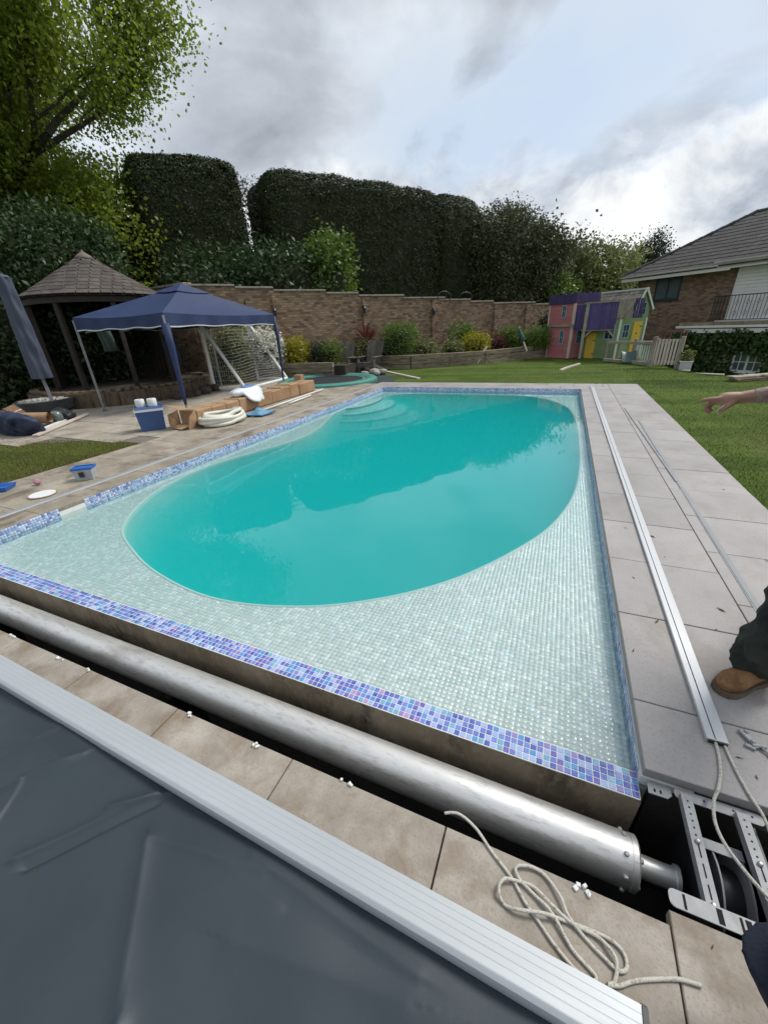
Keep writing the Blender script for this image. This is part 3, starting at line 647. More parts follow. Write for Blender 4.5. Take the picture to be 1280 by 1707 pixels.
# wall lamps
for s, zl, lab in ((1.45, 2.1, 'black lantern on the brick wall above the red spiky plant'), (4.75, 1.95, 'black lantern on the brick wall nearer the playhouse'), (-2.05, 2.1, 'black lantern on the brick wall beside the canopy')):
    c_ = wp(s, -.20); t = thing('wall_lantern', (c_[0], c_[1], zl), label=lab, cat='lamp', group='lanterns on the garden wall')
    q = MB(); q.lathe([(.05, -.13), (.075, .06), (.03, .12), (.008, .16)], (c_[0], c_[1], zl), n=8); ob('lantern_body', q, M_black, t)
    q = MB(); b_ = wp(s, -.02); q.bar((b_[0], b_[1], zl + .05), (c_[0], c_[1], zl + .17), .025); ob('bracket', q, M_black, t)

# ================================================================== SLEEPER RETAINING WALL AND BED
M_sleep = mat('old_sleeper', [(.15, .115, .075), (.23, .185, .125), (.30, .25, .18)], scale=2.5, rough=.9, bump=.5, bscale=24, stretch=(1, 1, 5), vary=.15, objco=True, dirt=(.06, .045, .03), dscale=3)
M_soil = mat('bed_soil', [(.03, .022, .014), (.055, .042, .028)], scale=5, rough=1, bump=.7, bscale=14, objco=False)
BED = [(-10.5, 10.5), (-9.05, 12.2), (-6.75, 12.35), (-6.7, 14.75), (-6.6, 14.95), (-5.25, 15.0), (-4.0, 15.75), (-2.8, 16.6), (-2.0, 17.75), (-1.2, 18.7), (-.45, 19.5)]
back = [wp(13.5, 0), wp(-6, 0)]
q = MB(); q.prism(BED + [(float(back[0][0]), float(back[0][1])), (float(back[1][0]), float(back[1][1]))], -.2, .36)
ob('planting_bed', q, M_soil, kind='structure', label='raised soil bed along the garden wall')
def sleepers(path, lab, h=.46, courses=3):
    t = thing('retaining_wall', (path[0][0], path[0][1], 0), label=lab, cat='retaining wall')
    hh = h / courses
    for k in range(courses):
        for (a, b) in zip(path[:-1], path[1:]):
            L = math.dist(a, b); nb = max(1, round(L / 1.25)); off = .5 if k % 2 else 0
            cuts = [0.0] + [(i + off) / nb for i in range(nb + 1) if 0 < (i + off) / nb < 1] + [1.0]
            for u0, u1 in zip(cuts[:-1], cuts[1:]):
                p0 = [a[i] + (b[i] - a[i]) * u0 for i in (0, 1)]; p1 = [a[i] + (b[i] - a[i]) * u1 for i in (0, 1)]
                jz = random.uniform(-.006, .006); j2 = random.uniform(-.012, .012)
                dx, dy = (p1[0] - p0[0]), (p1[1] - p0[1]); Ln = math.hypot(dx, dy); ex, ey = dx / Ln * .004, dy / Ln * .004
                q = MB(); q.bar((p0[0] + ex, p0[1] + ey + j2, hh * (k + .5) + jz - .03), (p1[0] - ex, p1[1] - ey + j2, hh * (k + .5) + jz - .03), .16 + random.uniform(0, .02), hh - .008, ch=.008); ob('sleeper', q, M_sleep, t)
    return t
sleepers([(-10.1, 10.95), (-9.15, 12.1), (-7.15, 12.27)], 'low timber sleeper wall in front of the yellow and white shrubs', h=.50)
sleepers([(-6.68, 14.9), (-5.3, 14.93), (-4.02, 15.68), (-2.83, 16.5), (-2.02, 17.68), (-1.23, 18.65), (-.44, 19.4)], 'long curving timber sleeper wall beside the far lawn', h=.50)

# ================================================================== HEDGES AND TREES
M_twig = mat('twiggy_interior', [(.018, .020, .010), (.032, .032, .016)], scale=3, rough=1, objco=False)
M_bark = mat('bark', [(.035, .028, .02), (.075, .06, .045), (.11, .095, .075)], scale=6, rough=.95, bump=.8, bscale=18, stretch=(1, 1, .25), objco=False)
M_yew = leafmat('yew_leaf', [(.016, .028, .010), (.024, .042, .013), (.034, .054, .017), (.055, .046, .020)], rough=.6, transl=.15, spec=.25)
M_laurel = leafmat('laurel_leaf', [(.022, .044, .015), (.036, .068, .021), (.052, .086, .030), (.08, .115, .05)], rough=.45, transl=.25, spec=.3)
M_lime = leafmat('lime_leaf', [(.12, .175, .018), (.19, .26, .026), (.25, .32, .036), (.16, .22, .026), (.30, .35, .06)], rough=.5, transl=.6)
M_photinia = leafmat('photinia_leaf', [(.03, .05, .018), (.055, .075, .028), (.09, .08, .045), (.075, .095, .04), (.12, .115, .06)], rough=.55, transl=.3, spec=.25)
M_box = leafmat('box_leaf', [(.075, .125, .018), (.115, .185, .026), (.16, .24, .036)], rough=.5, transl=.3)
M_gold = leafmat('gold_leaf', [(.32, .27, .015), (.42, .36, .02), (.26, .24, .02), (.18, .2, .02)], rough=.5, transl=.35)
M_white = leafmat('white_blossom', [(.72, .70, .62), (.80, .78, .72), (.66, .65, .56), (.74, .72, .66), (.12, .16, .06)], rough=.6, transl=.3)
M_darkgreen = leafmat('dark_conifer_leaf', [(.012, .024, .012), (.02, .038, .016), (.03, .05, .022)], rough=.6, transl=.15)
M_wood = leafmat('woodland_leaf', [(.08, .10, .028), (.125, .15, .04), (.165, .185, .06), (.10, .11, .04)], rough=.6, transl=.35)
M_birch = leafmat('birch_leaf', [(.15, .19, .05), (.21, .25, .075), (.18, .2, .075)], rough=.5, transl=.45)
M_red = leafmat('red_leaf', [(.09, .022, .022), (.14, .035, .03), (.07, .025, .022)], rough=.5, transl=.3)
M_mixed = leafmat('variegated_leaf', [(.10, .13, .04), (.25, .24, .09), (.16, .18, .05), (.05, .08, .02)], rough=.5, transl=.3)
WR = math.atan2(.8, .6)
def hedge(s0, s1, ht, off, half_d, lab, n_cl, seed, p=11, amp=.022, keep=None):
    c_ = wp((s0 + s1) / 2, off + half_d); L = (s1 - s0) / 2
    return plant('clipped_hedge', (c_[0], c_[1], ht / 2), (L, half_d, ht / 2), .068, M_yew, lab, 'hedge', int(n_cl * 1.15), 14, .078, M_twig, rz=WR, p=p, amp=amp, fr=1.0, seed=seed, zb=0.0, wid=.36, corek=.93, keep=keep, out=.0, flat=.35, stick=-.75, k=.5)
hedge(-5.35, -1.75, 7.02, 2.6, 1.3, 'tall dark clipped hedge left of the gap, behind the gazebo', 7200, 3, amp=.03)
hedge(-.95, 7.45, 7.02, 2.6, 1.5, 'longest dark clipped conifer hedge above the middle of the brick wall', 12500, 4)
hedge(7.0, 10.35, 7.05, 2.5, 1.6, 'round shouldered dark clipped hedge right of the longest hedge', 5600, 5, p=3.6)
# ragged sprays in the gap between the hedges
def sprays(s0, s1, off, z0, z1, n_): 
    pts = []
    for _ in range(n_):
        s = random.uniform(s0, s1); o_ = random.uniform(off - .3, off + .9); z = random.uniform(z0, z1); b = np.array((*wp(s, o_), z)); d = np.array((random.gauss(0, .5), random.gauss(0, .5), random.uniform(.1, .9))); d /= np.linalg.norm(d); L = random.uniform(.25, .6)
        pts.append(b + d * np.linspace(0, L, 14)[:, None] + rng.normal(size=(14, 3)) * .035)
    return np.concatenate(pts)
t = thing('conifer_regrowth', (*wp(-1.4, 3.6), 0), label='loose feathery regrowth in the gap between two clipped hedges', cat='conifer')
sp = sprays(-2.0, -.8, 3.2, 2.5, 6.6, 330); k_ = np.abs((sp - np.array((*wp(-1.4, 3.6), 0))) @ np.array((.6, .8, 0))) < (1.0 - .10 * sp[:, 2]) + rng.uniform(-.2, .25, len(sp)); sp = sp[k_]
ob('foliage', leaf_mesh('foliage', sp, unit(rng.normal(size=sp.shape)), .10, M_yew, wid=.2), parent=t)
q = MB(); c_ = wp(-1.4, 3.6); q.tube([(c_[0], c_[1], 0), (c_[0] + .05, c_[1], 3), (c_[0], c_[1] + .05, 6.2)], [.12, .09, .03], 7); ob('trunk', q, M_bark, t)
# mixed evergreen mass right of the hedge
def wpl(name, s, off, zc, half, leaf, m, lab, cat, n_cl, per, clr, seed, **kw):
    c_ = wp(s, off); return plant(name, (c_[0], c_[1], zc), half, leaf, m, lab, cat, n_cl, per, clr, M_twig, rz=WR, seed=seed, **kw)
wpl('photinia_shrub', 11.6, 3.0, 3.2, (2.3, 1.5, 3.1), .13, M_photinia, 'tall bronze tinted evergreen shrub at the right end of the hedge', 'shrub', 1500, 30, .22, 6, p=3, amp=.10, wid=.26, zb=0)
wpl('photinia_shrub', 13.6, 2.6, 2.9, (1.5, 1.3, 2.7), .13, M_photinia, 'loose topped evergreen shrub behind the pink playhouse tower', 'shrub', 900, 28, .24, 8, p=2.6, amp=.16, wid=.26)
wpl('bay_shrub', 14.4, 1.4, 1.6, (1.0, .7, 1.6), .17, M_box, 'bright green shrub low at the right end of the brick wall', 'shrub', 420, 14, .18, 9, p=2.5, amp=.14)
wpl('laurel_shrub', -1.0, 1.45, 2.0, (2.1, .8, 2.0), .17, M_laurel, 'mid green laurel showing above the wall beside the canopy', 'shrub', 1000, 14, .2, 10, p=3, amp=.12, wid=.24)
wpl('laurel_shrub', .75, 1.3, 2.3, (.75, .7, 2.35), .15, M_box, 'pointed bright green shrub standing above the wall before the hedge', 'shrub', 420, 14, .2, 12, p=2.2, amp=.14)
wpl('laurel_shrub', -3.6, 1.5, 1.9, (1.2, .8, 2.0), .17, M_laurel, 'dark laurel above the wall behind the canopy peak', 'shrub', 460, 14, .2, 13, p=3, amp=.12, wid=.24)

def grow(base, h, r0, spread, seed, levels=4, lean=(0, 0), nb=5):
    "recursive branching: returns tubes (list of (pts, radii)) and leaf clump centres"
    rd = random.Random(seed); tubes = []; tips = []
    def br(p, d, L, r, lev):
        pts = [p]; n_ = 5
        for i in range(n_):
            d = (d + Vector((rd.gauss(0, .12), rd.gauss(0, .12), rd.gauss(.03, .08)))).normalized(); pts.append(pts[-1] + d * (L / n_))
        tubes.append((pts, [r * (1 - .55 * i / n_) for i in range(n_ + 1)], lev))
        if lev >= levels: tips.extend([pts[-1], pts[-2], pts[-4]]); return
        if lev >= levels - 1: tips.extend([pts[-1], pts[-3]])
        k = nb if lev == 0 else 4
        for j in range(k):
            i0 = rd.randint(2, n_) if lev else rd.randint(2, n_)
            a = rd.uniform(0, 6.283); e = rd.uniform(.35, 1.0) * spread
            side = Vector((math.cos(a), math.sin(a), 0)); nd = (d * math.cos(e) + side * math.sin(e) + Vector((0, 0, .12))).normalized()
            br(pts[i0], nd, L * rd.uniform(.55, .78), r * .5, lev + 1)
    br(Vector(base), Vector((lean[0], lean[1], 1)).normalized(), h, r0, 0)
    return tubes, tips
def tree(name, base, h, r0, spread, seed, leaf, m, per, clr, lab, levels=4, lean=(0, 0), nb=5, wid=.4, keep=None, limbs=True):
    t = thing(name, base, label=lab, cat='tree'); tubes, tips = grow(base, h, r0, spread, seed, levels, lean, nb)
    q = MB(); q2 = MB()
    for pts, rr, lev in tubes:
        (q if lev == 0 else q2).tube(pts, rr, 8 if lev < 2 else 5 if lev < 3 else 4, caps=False)
    ob('trunk', q, M_bark, t, smooth=True); ob('limbs', q2, M_bark, t, smooth=True)
    c_ = np.array([tuple(p) for p in tips]); pts = np.repeat(c_, per, 0) + rng.normal(size=(len(c_) * per, 3)) * clr
    if keep is not None: pts = pts[keep(pts)]
    ob('crown', leaf_mesh('crown', pts, np.tile((0, 0, 1.), (len(pts), 1)), leaf, m, wid=wid, k=1.2, droop=.5), parent=t); return t
tree('lime_tree', (-20.7, 11.45, 0), 5.6, .42, .86, 23, .115, M_lime, 104, .46, 'big spring green lime tree filling the upper left corner', levels=4, lean=(.12, -.05), nb=9)
def bushy(name, base, zc, half, leaf, m, lab, cat, n_cl, per, clr, seed, p=2.2, amp=.2, trunk=.14, wid=.4, corek=.7):
    t = plant(name, (base[0], base[1], zc), half, leaf, m, lab, cat, n_cl, per, clr, M_twig, seed=seed, p=p, amp=amp, fr=1.2, zb=0.0, wid=wid, corek=corek)
    q = MB(); q.tube([(base[0], base[1], -1.3), (base[0] + .1, base[1], zc * .5), (base[0], base[1] + .1, zc)], [trunk, trunk * .8, trunk * .5], 7); ob('trunk', q, M_bark, t); return t
bushy('maple_tree', (-16.3, 12.2, 0), 4.5, (2.7, 1.9, 2.35), .12, M_lime, 'yellow green tree low behind the gazebo roof', 'tree', 900, 24, .28, 31, amp=.22, corek=.6)
bushy('holly_tree', (-20.5, 12.0, 0), 3.4, (3.0, 1.5, 2.6), .17, M_laurel, 'dark green tree deep behind the laurel at the far left', 'tree', 900, 14, .28, 32, amp=.2)
plant('laurel_bush', (-14.6, 8.4, 2.3), (2.1, 1.6, 2.35), .15, M_laurel, 'glossy laurel bush rising behind the closed blue parasol', 'shrub', 1700, 18, .19, M_twig, seed=33, p=2.6, amp=.14, wid=.22)
plant('laurel_bush', (-14.9, 5.6, .9), (1.8, 1.2, 1.0), .16, M_laurel, 'low dark shrub at the left picture edge with red flowers', 'shrub', 560, 14, .18, M_twig, seed=34, p=2.4, amp=.16, wid=.25)
# far trees over the playhouse and the house roof
bushy('willow_tree', (-.9, 33.5, -1), 2.9, (1.9, 1.5, 3.0), .15, M_wood, 'olive green tree right behind the pink tower', 'tree', 620, 24, .30, 41, amp=.22)
bushy('willow_tree', (1.1, 35.5, -1), 2.7, (1.9, 1.5, 2.9), .15, M_wood, 'rounded pale green tree behind the green play cottage', 'tree', 620, 24, .30, 42, amp=.22)
bushy('birch_tree', (2.7, 33.0, -1), 2.6, (1.2, 1.1, 2.6), .17, M_birch, 'thin topped pale birch beside the corner of the house roof', 'tree', 330, 10, .36, 43, amp=.28, corek=.3)
bushy('pine_tree', (4.7, 40.0, -1), 3.7, (1.15, 1.0, 2.3), .13, M_darkgreen, 'dark pine poking up behind the house roof', 'tree', 420, 26, .26, 44, amp=.3)
bushy('pine_tree', (-.1, 42.0, -1), 3.5, (1.1, 1.0, 2.4), .2, M_darkgreen, 'dark conifer tip between the pale trees behind the playhouse', 'tree', 300, 14, .3, 45, amp=.3)
tree('apple_tree', (-1.6, 28.2, 0), 2.9, .13, .8, 57, .16, M_photinia, 9, .3, 'sparse bronze leaved tree sticking out above the evergreen shrub', levels=3, nb=7)
far = MB()
t = plant('woodland', (-8, 75, 1), (60, 6, 4.2), .6, M_wood, 'distant belt of trees along the horizon', 'woodland', 2600, 12, .9, M_twig, seed=51, p=3, amp=.18, fr=.2, corek=.9); t['kind'] = 'stuff'

# ---- planting in the bed
def shrub(name, x, y, r, h, leaf, m, lab, n_cl, seed, zb=.36, p=2.1, amp=.12, cat='shrub', clr=.09, per=12, wid=.32, corek=.8):
    if y > 14.9: r *= .88; h *= .95
    else: r *= 1.1; h *= 1.15
    return plant(name, (x, y, zb + h * .48), (r, r, h * .52), leaf, m, lab, cat, n_cl, per, clr, M_twig, seed=seed, p=p, amp=amp, fr=3, zb=zb, wid=wid, corek=corek)
shrub('golden_shrub', -8.85, 12.68, .38, .66, .075, M_gold, 'round bright yellow shrub on the bed behind the low sleeper wall', 380, 61)
shrub('white_hydrangea', -9.55, 11.85, .50, .98, .085, M_white, 'white flowering shrub behind the football goal net', 420, 62, amp=.16)
shrub('heath_shrub', -8.15, 12.95, .24, .55, .06, M_darkgreen, 'small dark upright conifer right of the yellow shrub', 160, 63)
shrub('heath_shrub', -7.65, 13.1, .28, .55, .06, M_box, 'small green bush between the dark conifer and the garden chairs', 170, 64)
shrub('lime_spurge', -6.9, 14.35, .34, .55, .065, M_mixed, 'yellow green clump right behind the two garden chairs', 170, 65)
shrub('grey_leaf_shrub', -6.38, 15.2, .36, .55, .07, M_laurel, 'greyish leafy shrub beside the square green bush', 170, 66)
shrub('box_bush', -6.0, 15.75, .56, 1.12, .055, M_box, 'big square clipped bright green bush before the brick wall', 680, 67, p=4.5, amp=.04)
shrub('flower_clump', -5.0, 15.95, .42, .50, .07, M_mixed, 'low cream and yellow variegated clump right of the square bush', 200, 68)
shrub('flower_clump', -4.1, 16.6, .34, .42, .07, M_mixed, 'small variegated clump in the middle of the bed', 150, 69)
shrub('rose_bush', -4.1, 18.0, .50, 1.05, .08, M_box, 'loose green rose bush against the wall left of the yellow flowers', 240, 70, amp=.25, corek=.5)
shrub('golden_shrub', -3.35, 17.3, .55, .62, .075, M_gold, 'low spreading yellow flowered shrub near the leaning plank', 300, 71)
shrub('red_shrub', -3.0, 18.8, .62, .50, .07, M_red, 'dark red low shrub left of the green domes', 230, 72)
shrub('box_dome', -2.15, 19.2, .50, .80, .06, M_box, 'clipped green dome left of the folded green parasol', 480, 73)
shrub('box_dome', -1.1, 18.95, .50, .78, .06, M_box, 'clipped green dome right of the folded green parasol', 480, 74)
shrub('heath_shrub', -.75, 20.6, .5, 1.35, .08, M_darkgreen, 'dark bush squeezed between the wall end and the pink tower', 280, 75)
shrub('climbing_shrub', -9.95, 10.55, .42, 1.2, .09, M_mixed, 'yellow green climber seen through the canopy legs', 240, 76, zb=.1)
# red cordyline
t = thing('cordyline', (-6.98, 14.65, .33), label='spiky dark red cordyline behind the garden chairs', cat='plant')
q = MB(); q.tube([(-6.98, 14.65, .3), (-6.98, 14.65, .92)], .06, 7); ob('stem', q, M_bark, t)
for i in range(120):
    a = random.uniform(0, 6.283); e = random.uniform(-.35, 1.45); L = random.uniform(.75, 1.0); d = Vector((math.cos(a) * math.cos(e), math.sin(a) * math.cos(e), math.sin(e)))
    p0 = Vector((-6.98, 14.65, .92)); s_ = Vector((-math.sin(a), math.cos(a), 0)) * .027; m1 = p0 + d * L * .5; tp = p0 + d * L + Vector((0, 0, -.10 * math.cos(e)))
    q = MB(); q.add([p0 - s_ * .5, p0 + s_ * .5, m1 + s_, tp, m1 - s_], [(0, 1, 2, 3, 4)]); ob('leaf', q, M_red, t)
# ================================================================== HOUSE
HU = np.array((.7635, -.6458)); HI = np.array((.6458, .7635)); HW = np.array((2.81, 25.12)); HR = math.atan2(-.6458, .7635)
def hp(s, o, z): q = HW + HU * s + HI * o; return (float(q[0]), float(q[1]), z)
def hbox(mb, s0, s1, o0, o1, z0, z1, ch=0.0): mb.box(hp((s0 + s1) / 2, (o0 + o1) / 2, (z0 + z1) / 2), (s1 - s0, o1 - o0, z1 - z0), rz=HR, ch=ch); return mb
M_hbrick = brickmat('house_brick', (.7635, -.6458), [(.13, .08, .055), (.21, .135, .09), (.30, .20, .135), (.24, .155, .11), (.12, .075, .055)], (.13, .11, .085), grime=.3)
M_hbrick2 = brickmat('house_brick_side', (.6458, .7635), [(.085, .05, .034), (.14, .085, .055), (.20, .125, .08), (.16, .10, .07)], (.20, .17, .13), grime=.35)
M_wpaint = mat('white_paint', [(.66, .66, .65), (.74, .74, .73)], scale=2, rough=.55, objco=False, dirt=(.5, .49, .45), dscale=4, dthr=(.6, .9))
M_rtile = mat('concrete_roof_tile', [(.028, .026, .025), (.045, .042, .040), (.065, .061, .057)], scale=4, rough=.9, bump=.3, bscale=30, objco=False, vary=.18, dirt=(.16, .15, .12), dscale=7, dthr=(.66, .8))
M_glass = mat('window_glass', [(.07, .10, .105), (.10, .13, .135)], rough=.04, spec=.8, objco=False)
M_dframe = mat('dark_teal_frame', [(.018, .035, .04), (.028, .048, .052)], rough=.4, objco=False)
house = thing('brick_house', hp(0, 0, -1.3), HR, label='brown brick house with dark hipped roof at the right edge', cat='house')
q = MB(); hbox(q, .10, 9.0, .0, .25, -1.5, 3.02); ob('front_wall', q, M_hbrick, house)
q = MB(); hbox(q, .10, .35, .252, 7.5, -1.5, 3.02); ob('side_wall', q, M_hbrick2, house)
# eaves
q = MB(); hbox(q, -.42, 9, -.42, .0, 2.99, 3.03); hbox(q, -.42, .09, .0, 7.5, 2.99, 3.03); ob('soffit', q, M_wpaint, house)
q = MB(); hbox(q, -.46, 4.1, -.47, -.42, 2.90, 3.02, .005); ob('fascia', q, M_wpaint, house)
q = MB(); hbox(q, 3.62, 9, -.475, -.42, 2.96, 3.10, .005); ob('fascia', q, M_wpaint, house)
def gutter(s0, s1, o, z, r=.06):
    q = MB(); q.extrude([(r * math.cos(a), r * math.sin(a)) for a in np.linspace(math.pi, 2 * math.pi, 9)] + [(r * .8, .0), (-r * .8, 0.0)], hp(s0, o, z), hp(s1, o, z)); return q
gt = ob('gutter', gutter(-.5, 3.7, -.53, 3.12), M_wpaint, house, smooth=40)
gt = ob('gutter', gutter(3.55, 9, -.56, 3.24), M_wpaint, house, smooth=40)
# roof planes under the tiles
ap = hp(2.6, 3.5, 5.30); e0 = hp(-.52, -.5, 3.10); e1 = hp(9, -.5, 3.10); r1 = hp(9, 3.5, 5.30); e2 = hp(-.52, 7.5, 3.10)
q = MB(); q.add([e0, e1, r1, ap, e2, hp(9, 7.5, 3.1)], [(0, 1, 2, 3), (0, 3, 4), (3, 2, 5, 4)]); roof = ob('roof', q, M_rtile, house)
q = MB(); q.box((0, 0, 0), (.325, .40, .030), ch=.006); q.box((0, -.186, -.006), (.325, .022, .045)); TM = q.mesh('roof_tile', M_rtile)
sl = math.atan2(5.30 - 3.10, 4.0); SLn = math.hypot(4.0, 2.2); rows = 14; ntile = 0
for k in range(rows):
    d = SLn * (k + .35) / rows; o = -.5 + d * math.cos(sl); z = 3.10 + d * math.sin(sl) + .03
    s_h = -.52 + (3.12) * (d / SLn)                 # hip line
    s = s_h + .10 + (.165 if k % 2 else 0)
    while s < 7.4 and ntile < 300:
        t_ = ob('roof_tile', TM, parent=roof); t_.matrix_parent_inverse = MW[roof].inverted()
        t_.matrix_world = Matrix.Translation(hp(s + .1, o, z)) @ Matrix.Rotation(HR, 4, 'Z') @ Matrix.Rotation(sl - .045, 4, 'X') @ Matrix.Rotation(random.uniform(-.012, .012), 4, 'Y'); s += .33; ntile += 1
for k in range(13):
    f = (k + .5) / 13; a = Vector(e0).lerp(Vector(ap), k / 13); b = Vector(e0).lerp(Vector(ap), (k + 1.08) / 13); q = MB(); q.tube([a + Vector((0, 0, .015)), b + Vector((0, 0, .035))], .085, 8); ob('hip_tile', q, M_rtile, roof, smooth=40)
for k in range(9):
    a = Vector(ap).lerp(Vector(r1), k / 9); b = Vector(ap).lerp(Vector(r1), (k + 1.02) / 9); q = MB(); q.tube([a + Vector((0, 0, .02)), b + Vector((0, 0, .02))], .09, 8); ob('ridge_tile', q, M_rtile, roof, smooth=40)
# upstairs window
def hwindow(s0, s1, o, z0, z1, panes, mf, fw=.06, bars=0):
    q = MB(); hbox(q, s0, s1, o - .035, o - .001, z0, z0 + fw); hbox(q, s0, s1, o - .036, o - .001, z1 - fw, z1); w_ = (s1 - s0) / panes
    for i in range(panes + 1): hbox(q, s0 + i * w_ - (fw / 2 if 0 < i < panes else 0 if i == 0 else fw), s0 + i * w_ + (fw / 2 if 0 < i < panes else fw if i == 0 else 0), o - .037, o - .001, z0 + fw, z1 - fw)
    f_ = ob('window', q, mf, house)
    for i in range(panes):
        a, b = s0 + i * w_ + fw * .6, s0 + (i + 1) * w_ - fw * .6
        q = MB(); hbox(q, a, b, o - .014, o - .004, z0 + fw * .9, z1 - fw * .9); ob('pane', q, M_glass, f_)
        if bars:
            q = MB(); hbox(q, (a + b) / 2 - .015, (a + b) / 2 + .015, o - .03, o - .015, z0 + fw, z1 - fw); hbox(q, a, b, o - .031, o - .015, (z0 + z1) / 2 - .015, (z0 + z1) / 2 + .015); ob('glazing_bar', q, mf, f_)
    q = MB(); hbox(q, s0 - .04, s1 + .04, o - .08, o - .001, z0 - .06, z0 - .002, .008); ob('sill', q, mf, f_)
hwindow(1.03, 2.14, 0, 2.02, 2.93, 2, M_dframe)
# white shutter, boards one by one
q = MB(); hbox(q, 4.22, 9, -.03, -.002, 1.08, 2.97); sh = ob('shutter', q, M_wpaint, house)
for k in range(15):
    z = 1.10 + k * .125; q = MB(); hbox(q, 4.24, 9, -.055, -.031, z, z + .119, .004); ob('board', q, M_wpaint, sh)
# porch with balcony
q = MB(); hbox(q, 3.3, 9, -.9, -.001, -1.5, .70); ob('porch_wall', q, M_hbrick, house)
q = MB(); hbox(q, 3.1, 9, -1.15, -.001, .92, 1.03); ob('balcony_floor', q, M_conc, house)
q = MB(); hbox(q, 3.35, 9, -1.12, -1.07, .64, .80, .005); ob('fascia', q, M_wpaint, house)
q = MB(); hbox(q, 3.0, 9, -1.17, -1.08, .83, .915, .01); ob('fascia', q, M_wpaint, house)
q = MB(); hbox(q, 4.0, 9, -.30, -.06, 1.03, 1.10, .01); ob('threshold', q, M_wpaint, house)
ral = ob('balcony_railing', hbox(hbox(MB(), 4.05, 9, -.86, -.83, 1.96, 1.99), 4.05, 9, -.86, -.83, 1.10, 1.125), M_black, house)
q = MB(); hbox(q, 4.05, 4.08, -.83, -.02, 1.962, 1.988); hbox(q, 4.05, 4.08, -.83, -.02, 1.10, 1.125); ob('side_rail', q, M_black, ral)
for i in range(7):
    q = MB(); hbox(q, 4.058, 4.072, -.80 + i * .12, -.786 + i * .12, 1.125, 1.962); ob('baluster', q, M_black, ral)
for i in range(26):
    s = 4.06 + i * .115; q = MB(); hbox(q, s, s + .014, -.852, -.838, 1.125, 1.96); ob('baluster', q, M_black, ral)
    if i % 3 == 1:
        for zc_ in (1.34, 1.72):
            q = MB(); q.tube([hp(s + .007 + .055 * math.cos(a), -.845, zc_ + .08 * math.sin(a)) for a in np.linspace(0, 2 * math.pi, 13)[:-1]], .006, 4, closed=True); ob('scroll', q, M_black, ral)
hwindow(5.35, 6.35, -.9, -.80, -.05, 2, M_wpaint, fw=.07, bars=1)
# ivy over the porch wall
ipts = []; 
for _ in range(900):
    s, z = random.uniform(2.7, 8), random.uniform(-1.3, .62)
    if 5.28 < s < 6.42 and -.92 < z < .0 + .12 * math.sin(s * 9): continue
    ipts.append((*hp(s, -1.0 - .16 * random.random(), z)[:2], z))
ip = np.repeat(np.array(ipts), 14, 0) + rng.normal(size=(len(ipts) * 14, 3)) * .085
t = thing('ivy', hp(4.6, -1.0, -1.2), label='thick green ivy covering the lower storey of the brick house', cat='ivy')
ob('foliage', leaf_mesh('foliage', ip, np.tile((-HI[0], -HI[1], .3), (len(ip), 1)), .13, leafmat('ivy_leaf', [(.03, .06, .016), (.05, .09, .022), (.08, .12, .03)], rough=.45, transl=.25), wid=.42, k=.6), parent=t)

# ================================================================== GAZEBO
GX, GY, GR, GE, GA = -11.8, 8.0, 1.65, 2.50, 3.50
M_shing = mat('cedar_shingle', [(.050, .040, .035), (.080, .066, .057), (.11, .092, .08)], scale=5, rough=.9, bump=.4, bscale=40, objco=True, vary=.22)
M_dwood = mat('dark_stained_wood', [(.018, .014, .011), (.035, .027, .02)], scale=4, rough=.8, bump=.3, bscale=30, objco=False)
M_copper = mat('lead_cap', [(.13, .10, .085), (.18, .14, .12)], scale=6, rough=.7, objco=False)
gz = thing('gazebo', (GX, GY, 0), label='round timber gazebo with a conical shingle roof', cat='gazebo')
q = MB(); q.lathe([(GR + .02, GE - .02), (GR, GE), (.03, GA - .02)], (GX, GY, 0), n=40); rf = ob('roof', q, M_dwood, gz)
NC = 11; sa = math.atan2(GA - GE, GR); SLg = math.hypot(GR, GA - GE); SM = {}
for k in range(NC):
    d = SLg * (k + .5) / NC; r_ = GR * (1 - d / SLg) + .02; n_ = max(7, int(2 * math.pi * r_ / .235)); w_ = 2 * math.pi * r_ / n_
    if k not in SM: q = MB(); q.box((0, 0, 0), (w_ - .008, SLg / NC * 1.30, .018), ch=.004); SM[k] = q.mesh('shingle', M_shing)
    for i in range(n_):
        a = 2 * math.pi * (i + (.5 if k % 2 else 0)) / n_
        t_ = ob('shingle', SM[k], parent=rf); t_.matrix_parent_inverse = Matrix.Identity(4)
        L = Matrix.Translation((r_ * math.cos(a) * 1.0, r_ * math.sin(a), GE + d * math.sin(sa) + .028 + random.uniform(-.003, .003))) @ Matrix.Rotation(a + math.pi / 2, 4, 'Z') @ Matrix.Rotation(sa - .06, 4, 'X')
        t_.matrix_parent_inverse = Matrix.Identity(4); t_.matrix_basis = Matrix.Translation((GX, GY, 0)) @ L
q = MB(); q.lathe([(.26, GA - .10), (.16, GA + .0), (.03, GA + .085), (.008, GA + .13)], (GX, GY, 0), n=20); ob('finial', q, M_copper, gz, smooth=True)
q = MB(); q.lathe([(GR - .12, GE - .16), (GR - .04, GE - .16), (GR - .04, GE - .03), (GR - .12, GE - .03)], (GX, GY, 0), n=32, caps=False); ob('ring_beam', q, M_dwood, gz)
